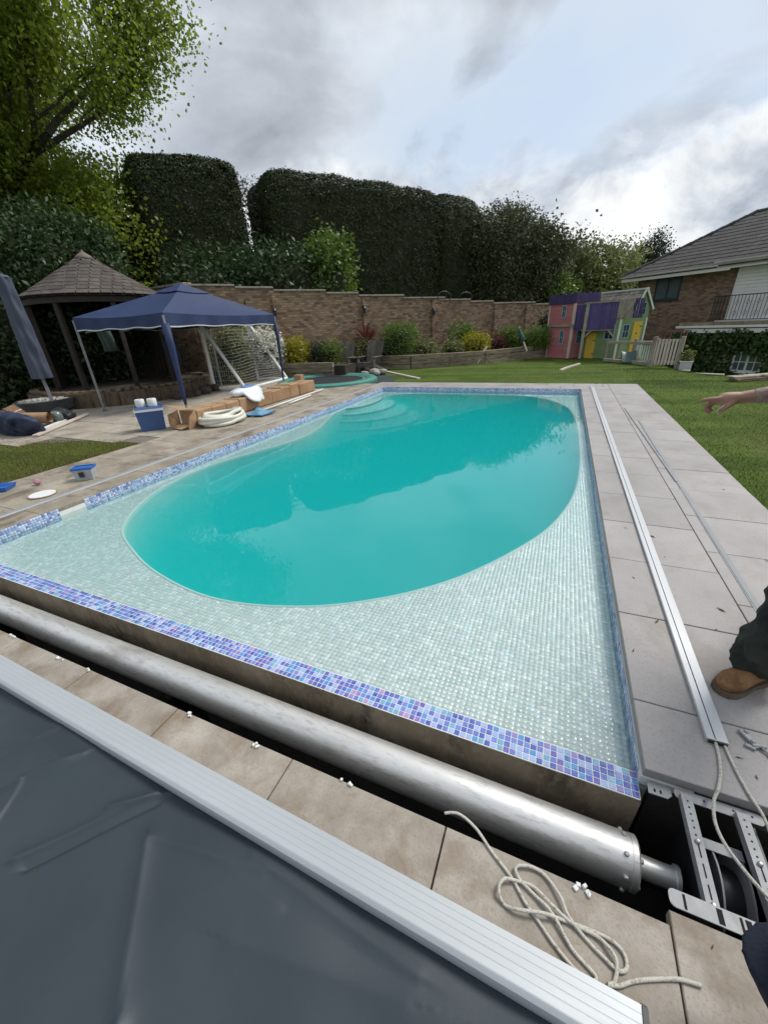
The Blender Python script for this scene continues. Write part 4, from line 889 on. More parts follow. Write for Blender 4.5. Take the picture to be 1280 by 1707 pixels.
for i in range(8):
    a = R(22 + 45 * i); c_ = (GX + (GR - .12) * math.cos(a), GY + (GR - .12) * math.sin(a)); q = MB(); q.box((c_[0], c_[1], 1.36), (.10, .10, 2.02), rz=a); ob('post', q, M_dwood, gz)
    if i in (0, 1, 2, 3, 4):
        a2 = R(22 + 45 * (i + 1)); 
        for j in range(7):
            f = (j + .5) / 7; x = GX + (GR - .06) * (math.cos(a) * (1 - f) + math.cos(a2) * f); y = GY + (GR - .06) * (math.sin(a) * (1 - f) + math.sin(a2) * f)
            q = MB(); q.box((x, y, 1.35), (.172, .02, 2.0), rz=(a + a2) / 2 + math.pi / 2); ob('back_board', q, M_dwood, gz)
    if i in (0, 1, 2, 3, 4):
        a2 = R(22 + 45 * (i + 1)); 
        for j in range(6):
            f = (j + .5) / 6; x = c_[0] + (GX + (GR - .12) * math.cos(a2) - c_[0]) * f; y = c_[1] + (GY + (GR - .12) * math.sin(a2) - c_[1]) * f
            q = MB(); q.box((x, y, .72 if i > 0 else .72), (.165, .022, .74), rz=(a + a2) / 2 + math.pi / 2); ob('panel_board', q, M_dwood, gz)
# round base with upright boards
M_dboard = mat('deck_board', [(.075, .052, .032), (.12, .086, .054), (.16, .118, .076)], scale=3, rough=.9, bump=.5, bscale=24, stretch=(4, 4, 1), objco=True, vary=.2, dirt=(.035, .025, .016), dscale=4)
DX, DY, DR = -11.75, 8.1, 2.32
bs = thing('timber_deck', (DX, DY, 0), label='low round timber deck edged with upright boards under the gazebo', cat='deck')
q = MB(); q.lathe([(DR - .03, -.05), (DR - .03, .335)], (DX, DY, 0), n=48); ob('floor', q, M_soil, bs)
for i in range(48):
    a = 2 * math.pi * i / 48; h_ = .36 + random.uniform(-.012, .012); q = MB(); q.box((DX + DR * math.cos(a), DY + DR * math.sin(a), h_ / 2 - .03), (.045, 2 * math.pi * DR / 48 - .010, h_), rz=a, ch=.006); ob('board', q, M_dboard, bs)
q = MB(); q.box((0, 0, 0), (.10, .20, .055), ch=.005); BM_ = q.mesh('brick', mat('edging_brick', [(.11, .07, .045), (.18, .125, .08), (.14, .10, .065)], scale=6, rough=.9, vary=.25))
for i in range(70):
    a = 2 * math.pi * i / 70; t_ = ob('brick', BM_, parent=bs); t_.matrix_basis = Matrix.Translation((DX + (DR - .14) * math.cos(a), DY + (DR - .14) * math.sin(a), .36)) @ Matrix.Rotation(a + math.pi / 2, 4, 'Z')
# things hanging and standing inside
M_coat = mat('green_coat_cloth', [(.035, .055, .045), (.05, .075, .06)], scale=8, rough=.9, bump=.3, objco=False)
def coat(x, y, z, w_, h_, m, lab, name='coat'):
    q = MB(); q.grid(lambda u, v: (x + (u - .5) * w_ * (1.0 - .55 * max(0, v - .8) / .2) + .03 * math.sin(v * 7), y + .05 * math.sin(u * 14 + v * 3) - .06 * math.cos((u - .5) * 3), z - h_ + h_ * v), 14, 12)
    q.grid(lambda u, v: (x + (u - .5) * w_ * (1.0 - .55 * max(0, v - .8) / .2) + .03 * math.sin(v * 7), y + .07 + .05 * math.sin(u * 14 + v * 3), z - h_ + h_ * v), 14, 12)
    t = thing(name, (x, y, z - h_), label=lab, cat='coat'); ob('body', q, m, t, smooth=True)
    q = MB(); q.tube([(x + w_ * .35, y, z - .08), (x + w_ * .52, y + .02, z - h_ * .45), (x + w_ * .62, y, z - h_ * .9)], [.06, .055, .05], 8); ob('sleeve', q, m, t, smooth=True)
    q = MB(); q.tube([(x, y, z), (x, y, z + .12)], .008, 5); ob('hanger', q, M_alu, t)
coat(-10.55, 7.05, 1.85, .34, .62, M_coat, 'grey green coat hanging under the gazebo eave')
coat(-9.95, 8.35, 1.55, .42, .75, mat('navy_cloth', [(.018, .024, .05), (.028, .036, .07)], scale=8, rough=.85, objco=False), 'dark blue garment hanging beside the gazebo post')

# ================================================================== POP-UP CANOPY
M_cfab = mat('blue_canopy_fabric', [(.022, .036, .092), (.030, .047, .115)], scale=3, rough=.62, bump=.12, bscale=14, objco=False, spec=.3)
M_ctrim = mat('canopy_trim', [(.55, .57, .6)], rough=.6, objco=False)
M_steel = mat('grey_steel', [(.20, .21, .22), (.30, .31, .32)], scale=5, rough=.5, metal=.4, objco=False)
CF, CL, CR = np.array((-7.68, 6.47)), np.array((-9.68, 5.90)), np.array((-7.88, 10.40)); CB = CL + CR - CF; cc = (CL + CR) / 2
cn = [CF, CR, CB, CL]; ZE, ZV, ZP = 1.95, 1.68, 2.52
cv = thing('pop_up_canopy', (float(cc[0]), float(cc[1]), 0), label='blue pop-up canopy standing on the patio before the gazebo', cat='canopy')
q = MB()
for i in range(4):
    a, b = cn[i], cn[(i + 1) % 4]
    def fn(u, v):
        e = a + (b - a) * u; p_ = e + (cc - e) * v * .80; z = ZE + (ZP - ZE) * v * .92 - .05 * math.sin(math.pi * v) * math.sin(math.pi * u) - .045 * math.sin(math.pi * u) * (1 - v)
        return (float(p_[0]), float(p_[1]), z)
    q.grid(fn, 12, 8)
top = ob('roof_cloth', q, M_cfab, cv, smooth=35)
q = MB(); k1 = .27
for i in range(4):
    a, b = cc + (cn[i] - cc) * k1, cc + (cn[(i + 1) % 4] - cc) * k1
    q.grid(lambda u, v: (float((a + (b - a) * u + (cc - (a + (b - a) * u)) * v)[0]), float((a + (b - a) * u + (cc - (a + (b - a) * u)) * v)[1]), ZP - .06 + .20 * v - .02 * math.sin(math.pi * u) * (1 - v)), 8, 5)
ob('vent_cap', q, M_cfab, top, smooth=35)
for i in range(4):
    a, b = cn[i], cn[(i + 1) % 4]; nrm = np.array((b - a)[::-1]) * (1, -1); nrm = nrm / np.linalg.norm(nrm)
    def fv(u, v, off=0.0):
        e = a + (b - a) * u; w_ = .018 * math.sin(u * 31 + i) * (1 - v) + .004 + off
        return (float(e[0] + nrm[0] * w_), float(e[1] + nrm[1] * w_), ZV + (ZE - ZV) * v - .045 * math.sin(math.pi * u) * v - .012 * math.sin(u * 21 + i) * (1 - v))
    q = MB(); q.grid(fv, 40, 4); va_ = ob('valance', q, M_cfab, cv, smooth=True)
    q = MB(); q.grid(lambda u, v: fv(u, .09 * v, .004), 40, 1); ob('trim', q, M_ctrim, va_)
    a, b = a + (cc - a) * .06, b + (cc - b) * .06
    q = MB(); q.bar((*a, ZE - .06), (*((a + b) / 2), ZE - .30), .022); q.bar((*((a + b) / 2), ZE - .30), (*b, ZE - .06), .022); q.bar((*a, ZE - .30), (*((a + b) / 2), ZE - .06), .022); q.bar((*((a + b) / 2), ZE - .06), (*b, ZE - .30), .022); ob('scissor_truss', q, M_steel, cv)
for i, p_ in enumerate(cn):
    q = MB(); q.box((float(p_[0]), float(p_[1]), .95), (.035, .035, 1.9)); lg = ob('leg', q, M_steel, cv)
    q = MB(); q.box((float(p_[0]), float(p_[1]), .012), (.10, .10, .012)); ob('foot', q, M_steel, lg)
    if i in (0, 1):
        q = MB(); wd = .085 if i == 0 else .06
        q.tube([(float(p_[0]), float(p_[1]), ZV + .06), (float(p_[0]) + .02, float(p_[1]), 1.3), (float(p_[0]) + .01, float(p_[1]), .8), (float(p_[0]), float(p_[1]), .30), (float(p_[0]), float(p_[1]), .10)], [wd, wd * .85, wd * .62, wd * .5, wd * .32], 10); ob('fabric_sleeve', q, M_cfab, lg, smooth=True)

# ================================================================== CLOSED PARASOL
M_pfab = mat('slate_blue_cover', [(.045, .055, .085), (.065, .078, .115)], scale=3, rough=.75, bump=.3, bscale=9, objco=False, stretch=(1, 1, .5))
ux, uy = -10.72, 5.45
um = thing('closed_parasol', (ux, uy, 0), label='tall closed parasol in a slate blue cover at the left edge', cat='parasol')
q = MB(); q.tube([(ux, uy, .25), (ux, uy, 2.8)], .035, 10); ob('pole', q, M_steel, um, smooth=40)
q = MB()
q.grid(lambda u, v: (ux + (.185 - .055 * v + .018 * math.sin(6 * math.pi * 2 * u + v * 5) + .012 * math.sin(v * 23 + u * 12)) * math.cos(2 * math.pi * u), uy + (.185 - .055 * v + .018 * math.sin(6 * math.pi * 2 * u + v * 5)) * math.sin(2 * math.pi * u), .78 + 1.96 * v), 48, 30)
q.lathe([(.135, 2.735), (.10, 2.775), (.01, 2.79)], (ux, uy, 0), n=20, caps=False); ob('cover', q, M_pfab, um, smooth=True)
bx0 = (-10.98, 5.42)
pl = thing('pebble_tray', (*bx0, 0), label='dark round wheeled tray of pebbles holding the parasol pole', cat='tray')
q = MB(); q.lathe([(.46, .07), (.52, .10), (.56, .30), (.53, .315), (.50, .26), (.0, .25)], (*bx0, 0), n=32, caps=False); ob('tray', q, mat('dark_slate_plastic', [(.03, .038, .04), (.045, .052, .055)], rough=.5, objco=False), pl, smooth=35)
M_peb = mat('pebble', [(.30, .28, .24), (.42, .40, .35), (.22, .2, .17)], scale=9, rough=.8, vary=.3)
q = MB(); q.lathe([(.01, -.016), (.026, -.01), (.032, .004), (.018, .018), (.004, .02)], n=7); PB = q.mesh('pebble', M_peb, smooth=True)
for i in range(170):
    a, r_ = random.uniform(0, 6.283), .49 * math.sqrt(random.random()); t_ = ob('pebble', PB, parent=pl); s_ = random.uniform(.8, 1.7)
    t_.matrix_basis = Matrix.Translation((bx0[0] + r_ * math.cos(a), bx0[1] + r_ * math.sin(a), .27 + .02 * random.random())) @ Matrix.Rotation(random.uniform(0, 3), 4, 'Z') @ Matrix.Diagonal((s_, s_ * .8, s_, 1))
for i in range(5):
    a = R(72 * i + 20); q = MB(); q.lathe([(.012, -.02), (.045, -.018), (.045, .018), (.012, .02)], (bx0[0] + .45 * math.cos(a), bx0[1] + .45 * math.sin(a), .045), n=12, axis='X'); ob('castor', q, M_black, pl)
# ================================================================== COVER ROLLER IN THE PIT
M_tube = mat('galvanised_tube', [(.66, .645, .61), (.76, .745, .71), (.84, .825, .79)], scale=5, rough=.42, metal=.7, objco=False, stretch=(.25, 1, 1), rvar=.12, bump=.05, bscale=30, dirt=(.36, .31, .24), dscale=6, dthr=(.56, .80), speck=((.42, .40, .37), 60, .5))
M_tubew = mat('weld_patch', [(.46, .46, .45), (.54, .54, .53)], scale=9, rough=.45, metal=.6, objco=False)
TYc, TZc, TR = .922, -.20, .080
rl = thing('cover_roller', (-1.9, TYc, -.6), label='long silver roller tube lying in the open pit before the pool', cat='roller')
q = MB(); q.lathe([(TR, -4.55), (TR, .425), (TR + .0015, .426), (TR + .0015, .442), (TR - .006, .448), (.03, .449)], (0, TYc, TZc), n=56, axis='X', caps=True); tb_ = ob('tube', q, M_tube, rl, smooth=35)
for k, x in enumerate([-3.9, -3.3, -2.72, -2.12, -1.55, -1.02, -.52, -.20, .10]):      # bright weld plates
    a0 = -2.35 if False else 0
    q = MB()
    def wf(u, v, x=x):
        a = math.radians(-128 + 24 * v); return (x - .035 + .07 * u, TYc + (TR + .0018) * math.cos(a), TZc + (TR + .0018) * -math.sin(a) * -1)
    q.grid(lambda u, v, x=x: (x - .03 + .06 * u, TYc - (TR + .0016) * math.cos(math.radians(-6 + 22 * v)), TZc + (TR + .0016) * math.sin(math.radians(-6 + 22 * v))), 4, 5); ob('weld_plate', q, M_tubew, tb_, smooth=True)
for k in range(8):
    a = 2 * math.pi * k / 8 + .3; q = MB(); q.lathe([(.0075, 0), (.0075, .006), (.005, .009)], (0, 0, 0), n=8); me = q.mesh('bolt', M_alu)
    b_ = ob('bolt', me, parent=tb_); b_.matrix_basis = Matrix.Translation((.405, TYc + TR * math.cos(a), TZc + TR * math.sin(a))) @ Matrix.Rotation(a - math.pi / 2, 4, 'X')
    if k % 2 == 0:
        b_ = ob('bolt', me, parent=tb_); b_.matrix_basis = Matrix.Translation((.449, TYc + (TR - .02) * math.cos(a), TZc + (TR - .02) * math.sin(a))) @ Matrix.Rotation(math.pi / 2, 4, 'Y')
q = MB(); q.lathe([(.034, .449), (.034, .556), (.042, .557), (.042, .568), (.02, .569)], (0, TYc, TZc), n=28, axis='X'); ob('axle', q, M_tube, rl, smooth=35)
for x in (-3.6, -1.7):
    q = MB(); q.box((x, TYc, -.46), (.05, .16, .41)); q.lathe([(.03, -.06), (.03, .06)], (x, TYc, TZc - TR - .028), n=12, axis='X'); ob('bearer', q, M_black, rl)
# bearing frame at the right end
M_galv = mat('perforated_galvanised', [(.27, .275, .28), (.34, .345, .35)], scale=12, rough=.6, metal=.25, objco=False, rvar=.1, bump=.06, bscale=60, dirt=(.25, .24, .22), dscale=9, dthr=(.58, .8))
M_hole = mat('dark_hole', [(.008, .008, .008)], rough=.9, objco=False)
fm = thing('roller_frame', (.66, .93, -.6), label='galvanised bearing frame with slotted rails at the end of the roller', cat='frame')
def plate(pts, z, th, m, name, par=fm, **kw): q = MB(); q.prism(pts, z - th, z); return ob(name, q, m, par, **kw)
def rplate(x0, x1, y0, y1, z, name, skew=0.0, r=.014):
    pts = []
    for cx_, cy_, a0 in ((x1 - r, y1 - r, 0), (x0 + r, y1 - r, 90), (x0 + r, y0 + r, 180), (x1 - r, y0 + r, 270)):
        for k in range(4): a = R(a0 + 30 * k); pts.append((cx_ + r * math.cos(a), cy_ + r * math.sin(a) + skew * (cx_ - x0)))
    return plate(pts, z, .004, M_galv, name)
np_ = rplate(.468, .72, .742, .785, .006, 'near_plate')
for x in (.505, .585, .632, .648): q = MB(); q.box((x, .763, .0065), (.006 if x in (.505, .632) else .013, .034, .0012)); ob('slot', q, M_hole, np_)
fp = rplate(.555, .80, 1.092, 1.128, -.036, 'far_plate')
for x in (.60, .64, .72, .77): q = MB(); q.lathe([(.003, -.0355), (.003, -.0345)], (x, 1.112, 0), n=8); ob('hole', q, M_hole, fp)
for i, x in enumerate((.583, .735)):
    q = MB(); q.box((x, .94, -.020), (.032, .325, .004)); q.box((x - .0145, .94, -.035), (.003, .325, .026)); q.box((x + .0145, .94, -.0351), (.003, .325, .026)); rr = ob('slotted_rail', q, M_galv, fm)
    for k in range(6): q = MB(); q.lathe([(.0028, -.0178), (.0028, -.0168)], (x, 1.08 - k * .021, 0), n=8); ob('hole', q, M_hole, rr)
    for k in range(3): q = MB(); q.box((x, .93 - k * .052, -.0172), (.0035, .036, .0008)); ob('slot', q, M_hole, rr)
    for yb in (.795, .955): q = MB(); q.lathe([(.0075, -.018), (.0075, -.012), (.004, -.008)], (x, yb, 0), n=6); ob('bolt', q, M_alu, rr)
q = MB(); q.box((.66, .995, -.075), (.125, .032, .005)); q.box((.66, 1.0105, -.088), (.125, .004, .026)); ob('cross_member', q, M_galv, fm)
for x in (.60, .765): q = MB(); q.box((x, .93, -.25), (.006, .30, .42)); ob('side_plate', q, M_galv if False else M_black, fm)
for x, r_ in ((.642, .135), (.716, .135)):
    q = MB(); q.lathe([(r_ - .012, -.002), (r_, -.0025), (r_, .0025), (r_ - .012, .002)], (x, .925, -.20), n=40, axis='X', caps=False); q.lathe([(.02, -.0012), (r_ - .011, -.0012), (r_ - .011, .0012), (.02, .0012)], (x, .925, -.20), n=40, axis='X', caps=False); ob('rope_flange', q, M_galv, fm, smooth=30)
q = MB(); q.lathe([(.075, -.05), (.085, -.02), (.085, .02), (.075, .05)], (.678, .925, -.20), n=28, axis='X'); ob('rope_drum', q, M_black, fm, smooth=30)
q = MB(); q.prism([(.478, 1.085), (.535, 1.085), (.55, 1.10), (.55, 1.128), (.478, 1.128)], -.052, -.048); cl_ = ob('corner_clip', q, M_galv, fm)
for x in (.498, .516): q = MB(); q.box((x, 1.10, -.0475), (.006, .011, .001)); ob('slot', q, M_hole, cl_)

# ================================================================== LEADING EDGE BEAM AND COVER SHEET
M_beam = mat('anodised_beam', [(.40, .42, .43), (.47, .49, .50)], scale=6, rough=.48, metal=.30, objco=False, stretch=(.15, 1, 1), rvar=.08, bump=.03, bscale=80, dirt=(.40, .36, .30), dscale=9, dthr=(.66, .86))
bm_ = thing('leading_edge_beam', (-1.3, .48, 0), label='long ribbed pale aluminium beam along the near edge of the grey cover', cat='beam')
A_, B_ = (-3.9, .552, 0), (.352, .443, 0)
prof = [(-.047, .004), (-.047, .05)]
nrib = 5
for k in range(nrib):
    a = -.043 + .076 * k / nrib; b = -.043 + .076 * (k + 1) / nrib; prof += [(a + .0008, .066), (b - .0012, .066), (b - .0006, .0655), (b + .0003, .0655)]
prof += [(.036, .064), (.043, .058), (.047, .048), (.047, .03), (.043, .012), (.035, .004)]
prof = [(-p_ * 1.1, z * 1.08) for p_, z in prof]
q = MB(); q.extrude(prof, A_, B_); ob('profile', q, M_beam, bm_, smooth=25)
dvec = (Vector(B_) - Vector(A_)).normalized(); q = MB(); q.extrude([(-p_ * 1.13, z * 1.08 + (.002 if z > .01 else 0)) for p_, z in [(-.047, .003), (-.047, .052), (-.04, .067), (.033, .067), (.043, .059), (.047, .048), (.047, .03), (.043, .012), (.035, .003)]], Vector(B_) + dvec * .0004, Vector(B_) + dvec * .012); ob('end_cap', q, M_black, bm_)
M_cov = mat('slate_pvc_cover', [(.020, .029, .037), (.026, .037, .045), (.031, .042, .050)], scale=1.6, rough=.50, objco=False, bump=.05, bscale=240, rvar=.06, spec=.45)
def seg_d(x, y, a, b):
    ax, ay, bx_, by = a[0], a[1], b[0], b[1]; t = ((x - ax) * (bx_ - ax) + (y - ay) * (by - ay)) / ((bx_ - ax) ** 2 + (by - ay) ** 2); t = max(0, min(1, t))
    return math.hypot(x - ax - t * (bx_ - ax), y - ay - t * (by - ay)), t
creases = [((-1.02, .29), (-.75, 0.0), .012, .030), ((-1.045, .28), (-.775, 0.0), .003, .03), ((-.75, 0.0), (-.45, -.45), .013, .034), ((-1.36, .10), (-1.12, .41), .013, .024), ((-1.31, .10), (-1.09, .39), -.010, .018), ((-1.54, .12), (-1.60, .24), .010, .02), ((-1.23, .31), (-1.08, .43), .010, .018), ((-1.64, .20), (-1.50, .40), .012, .025), ((-1.9, .1), (-1.72, .42), .010, .03),
           ((-1.04, .30), (-.62, .37), .007, .035), ((-.67, .39), (-.13, .35), .006, .03), ((-.60, .22), (-.15, .30), .006, .07), ((-.5, .33), (.15, .33), -.005, .05)]
def cov_z(x, y):
    z = .026 + .012 * math.sin(x * 3.3 + y * 2.1) + .011 * math.sin(x * 6.1 - y * 5.2 + 1) + .006 * math.sin(y * 7.3 + x * 2.0) + .0025 * math.sin(x * 17 + y * 9) + .002 * math.sin(x * 11 - y * 23)
    for a, b, h_, w_ in creases:
        d, t = seg_d(x, y, a, b)
        sg_ = (b[0] - a[0]) * (y - a[1]) - (b[1] - a[1]) * (x - a[0])
        if sg_ < 0: d *= 2.2        # folds are steep on one side
        z += 1.25 * h_ * math.exp(-(d / w_) ** 1.25) * (1 - .35 * t)
    edge = .447 - (x + .0) * .0256 - y; z = z * min(1, .55 + max(0, edge) * 3.5) + .004
    return max(z, .005)
cs = thing('pool_cover', (-1.2, 0, 0), label='dark slate grey pool cover sheet spread on the near paving', cat='pool cover')
q = MB(); q.grid(lambda u, v: (lambda x: (lambda y: (x, y, cov_z(x, y)))(-.95 + v * (.415 - (x) * .0256 + .95 + .025)))(-2.7 + 3.2 * u), 520, 240); ob('sheet', q, M_cov, cs, smooth=True)
M_dry = leafmat('dry_leaf', [(.16, .075, .03), (.22, .12, .05), (.10, .06, .03), (.2, .16, .06)], rough=.8)
def leaf(name, x, y, z, L, w_, a, lab, m=None, curl=.3):
    c_, s_ = math.cos(a), math.sin(a); f = lambda u, v: (x + c_ * u - s_ * v, y + s_ * u + c_ * v)
    q = MB(); q.add([(*f(-L / 2, 0), z + .001), (*f(-L * .1, w_ / 2), z + L * curl * .3), (*f(L / 2, 0), z + .001 + L * curl * .2), (*f(-L * .1, -w_ / 2), z + .001), (*f(-L * .05, 0), z + L * .02 + .001)], [(0, 3, 4), (3, 2, 4), (2, 1, 4), (1, 0, 4)])
    return ob(name, q, m or M_dry, label=lab, cat='leaf', group='dry leaves and twigs fallen on the paving and cover')
leaf('fallen_leaf', -1.28, .11, cov_z(-1.28, .11), .012, .006, .4, 'tiny pale seed lying on the grey cover near the left picture edge')
leaf('fallen_leaf', -.95, .16, cov_z(-.95, .16), .008, .005, 1.0, 'smaller pale speck on the grey cover beside the long crease')
lv = [(.61, 3.13, .09, 'dark leaf between the pool edge and the white rail'), (.77, 3.04, .13, 'brown leaf just right of the white rail, level with the dark leaf'), (.64, 2.02, .10, 'thin dark twig left of the white rail'), (.97, 2.24, .12, 'yellowish leaf clump near the standing person'), (.83, 11.0, .24, 'brown leaf pile at the far corner of the paving'), (1.42, 6.5, .10, 'brown leaf near the lawn edge halfway along'), (1.5, 4.2, .09, 'brown leaf near the lawn edge closer to the person'), (.80, 2.75, .06, 'reddish leaf below the white rail middle'), (.50, 1.75, .07, 'small twig beside the blue tile edge'), (.78, 1.30, .07, 'reddish leaf between the two white ropes'), (.81, 1.24, .05, 'brown leaf right of the two white ropes'), (.90, 2.05, .06, 'brown speck near the boot'), (.58, 2.42, .06, 'brown leaf left of the white rail near the third joint'), (1.2, 9.2, .12, 'brown leaf at the far end of the right paving'), (1.38, 2.9, .09, 'rust brown leaf near the right picture edge'), (.55, .69, .04, 'reddish brown twig on the slab joint below the frame')]
for x, y, L, lab in lv: leaf('fallen_leaf', x, y, .001, L * .42, L * .42 * random.uniform(.18, .38), random.uniform(0, 3), lab)
# polystyrene crumbs on the edge of the near paving
M_foam = mat('white_foam', [(.72, .72, .70)], rough=.7, objco=False)
for i, (x, n_) in enumerate(((-2.62, 3), (-2.19, 4), (-1.94, 2), (-1.27, 4), (-.9, 4), (-.52, 5), (.26, 5))):
    t = thing('foam_crumbs', (x, .70, 0), label=['white foam crumbs on the pit edge farthest left', 'white foam crumbs on the pit edge, second from the left', 'white foam crumbs on the pit edge, third from the left', 'white foam crumbs on the pit edge, fourth from the left', 'white foam crumbs on the pit edge, fifth from the left', 'white foam crumbs on the pit edge left of the rope', 'white foam crumbs on the pit edge right of the rope'][i], cat='debris', group='foam crumbs along the pit edge')
    for k in range(n_): q = MB(); q.box((x + random.uniform(-.035, .035), .694 + random.uniform(-.012, .004), .005), [random.uniform(.006, .013) for _ in range(3)], rz=random.random() * 3, ch=.0015); ob('crumb', q, M_foam, t)

# ================================================================== ROPES
def ropemat(name, c1, c2):
    m = mat(name, [c1], rough=.85, objco=False, bump=.3, bscale=500); return m
M_rope = mat('white_braided_rope', [(.50, .47, .40), (.62, .59, .52), (.30, .27, .22)], scale=130, rough=.85, objco=False, bump=.4, bscale=420, detail=2)
def spline(p, k=7):
    out = []; n_ = len(p)
    for i in range(n_ - 1):
        a, b, c_, d = (np.array(p[max(0, min(n_ - 1, i + j))]) for j in (-1, 0, 1, 2))
        for s in range(k): t = s / k; out.append(.5 * (2 * b + (c_ - a) * t + (2 * a - 5 * b + 4 * c_ - d) * t * t + (3 * b - a - 3 * c_ + d) * t ** 3))
    out.append(np.array(p[-1])); return out
def rope(name, p, lab, r=.0048, par=None, k=7):
    q = MB(); q.tube([tuple(x) for x in spline(p, k)], r, 8); return ob(name, q, M_rope, par, smooth=True, label=lab, cat='rope' if lab else None)
z0 = .0055
coil = [(-.165, .735), (-.12, .745), (-.06, .725), (0.0, .68), (.06, .64), (.10, .60), (.14, .57), (.18, .54), (.225, .515), (.262, .507), (.272, .522), (.22, .55), (.17, .60), (.12, .625), (.08, .645), (.07, .668), (.11, .685), (.15, .68), (.19, .645), (.21, .612), (.25, .585), (.29, .565), (.325, .552), (.345, .565), (.34, .592), (.31, .605), (.25, .604), (.21, .60), (.15, .588), (.09, .572), (.05, .572), (.03, .592), (.04, .622), (.075, .636), (.12, .64), (.17, .617), (.22, .60), (.28, .598), (.312, .58), (.322, .56), (.315, .528), (.30, .517), (.325, .525), (.36, .548), (.41, .572), (.46, .592), (.505, .60)]
rope('rope', [(x, y, z0 + (.0095 if 11 < i < 20 else .018 if 27 < i < 34 else .009 if 34 <= i < 41 else .001) * math.sin(math.pi * ((i * 7) % 10) / 10) * .9 + (.0 if i else -.01)) for i, (x, y) in enumerate(coil)], 'white rope looped loosely on the near paving beside the beam', r=.0046)
rope('rope', [(.715, 1.345, .012), (.716, 1.31, .006), (.712, 1.27, .0055), (.70, 1.21, .0055), (.675, 1.14, .008), (.655, 1.10, .003), (.645, 1.04, -.01), (.652, .985, -.012), (.675, .935, -.012), (.71, .88, -.008), (.76, .83, -.006)], 'white rope running from the rail end over the bearing frame', r=.0052)
rope('rope', [(.742, 1.36, .012), (.745, 1.32, .006), (.752, 1.24, .0055), (.765, 1.16, .0055), (.782, 1.10, .004), (.80, 1.04, -.03), (.82, .97, -.08)], 'straighter white rope from the rail end towards the right edge', r=.0048)

# ================================================================== RAILS ON THE RIGHT PAVING
M_rail = mat('white_rail', [(.50, .51, .52), (.58, .59, .60)], scale=5, rough=.40, metal=.25, objco=False, stretch=(1, .1, 1), rvar=.06)
rt = thing('guide_rail', (.715, 5.9, 0), label='long white twin channel guide rail lying along the right paving', cat='rail')
def line(y): return .702 - .0035 * (y - 1.33)
q = MB(); q.extrude([(-.034, .001), (-.034, .016), (-.031, .018), (.004, .018), (.004, .008), (.009, .008), (.009, .018), (.031, .018), (.034, .016), (.034, .001)], (.722, 1.335, 0), (.700, 10.45, 0)); ob('channel', q, M_rail, rt, smooth=25)
q = MB(); q.box((.722, 1.331, .009), (.058, .003, .013)); ob('end_plate', q, M_black, rt)
def strip_(name, a, b, w_, h_, m, lab):
    t = thing(name, (a[0], a[1], 0), label=lab, cat='strip'); q = MB(); q.bar((a[0], a[1], h_ / 2 + .001), (b[0], b[1], h_ / 2 + .001), w_, h_); ob('bar', q, m, t)
    q = MB(); q.bar((a[0] - w_ * .62, a[1], h_ * .35), (b[0] - w_ * .62, b[1], h_ * .35), w_ * .2, h_ * .7 ); ob('edge_bead', q, M_steel, t)
strip_('trim_strip', (1.105, 8.0), (1.160, 4.30), .016, .008, M_steel, 'thin dark metal strip lying lengthwise on the right paving, farther one')
strip_('trim_strip', (1.205, 7.05), (1.150, 1.95), .030, .005, mat('pale_grey_strip', [(.23, .235, .24), (.28, .285, .29)], rough=.7, metal=.0, objco=False), 'flat pale grey strip on the right paving running to the boot')
# little metal bracket lying by the rail
t = thing('metal_bracket', (.84, 1.38, 0), label='small silver hinge bracket lying on the slab right of the rail end', cat='bracket')
q = MB(); q.box((.835, 1.395, .008), (.022, .075, .012), rz=.5, ch=.003); ob('body', q, M_galv, t)
q = MB(); q.box((.855, 1.37, .010), (.045, .012, .014), rz=.2, ch=.003); q.box((.828, 1.36, .006), (.030, .014, .010), rz=-.3, ch=.002); ob('hinge', q, M_galv, t)
q = MB(); q.tube([(.862, 1.365, .01), (.878, 1.35, .008), (.882, 1.33, .006)], .005, 7); ob('pin', q, M_galv, t, smooth=True)
for x, y in ((.832, 1.42), (.84, 1.38)): q = MB(); q.lathe([(.008, .0), (.008, .018), (.004, .021)], (x, y, 0), n=8); ob('bolt', q, M_galv, t)
# ================================================================== PLAYHOUSE
M_pink = mat('pink_board', [(.42, .135, .15), (.50, .17, .185)], scale=3, rough=.75, bump=.2, bscale=30, vary=.08, objco=False, dirt=(.33, .16, .15), dscale=4)
M_purp = mat('purple_board', [(.042, .028, .095), (.062, .042, .13)], scale=3, rough=.75, bump=.25, bscale=30, vary=.16, objco=False)
M_green = mat('green_board', [(.17, .25, .115), (.22, .30, .145)], scale=3, rough=.75, bump=.2, bscale=30, vary=.08, objco=False)
M_yell = mat('yellow_door', [(.55, .36, .03), (.62, .42, .045)], scale=3, rough=.65, bump=.15, objco=False, dirt=(.36, .24, .06), dscale=5)
M_purp2 = mat('violet_board', [(.060, .043, .15), (.085, .062, .195)], scale=3, rough=.75, bump=.25, bscale=30, vary=.16, objco=False)
M_gtim = mat('grey_timber', [(.19, .165, .13), (.27, .24, .19), (.33, .30, .25)], scale=3, rough=.9, bump=.4, bscale=30, vary=.12, objco=False)
M_ptrim = mat('pale_trim', [(.50, .42, .36), (.58, .50, .44)], scale=3, rough=.75, objco=False)
M_mint = mat('mint_white_trim', [(.50, .58, .48), (.60, .66, .57)], scale=3, rough=.7, objco=False)
M_bluet = mat('pale_blue_trim', [(.24, .38, .42), (.30, .45, .48)], scale=3, rough=.7, objco=False)
M_pgl = mat('dark_opening', [(.018, .022, .04)], rough=.3, objco=False)
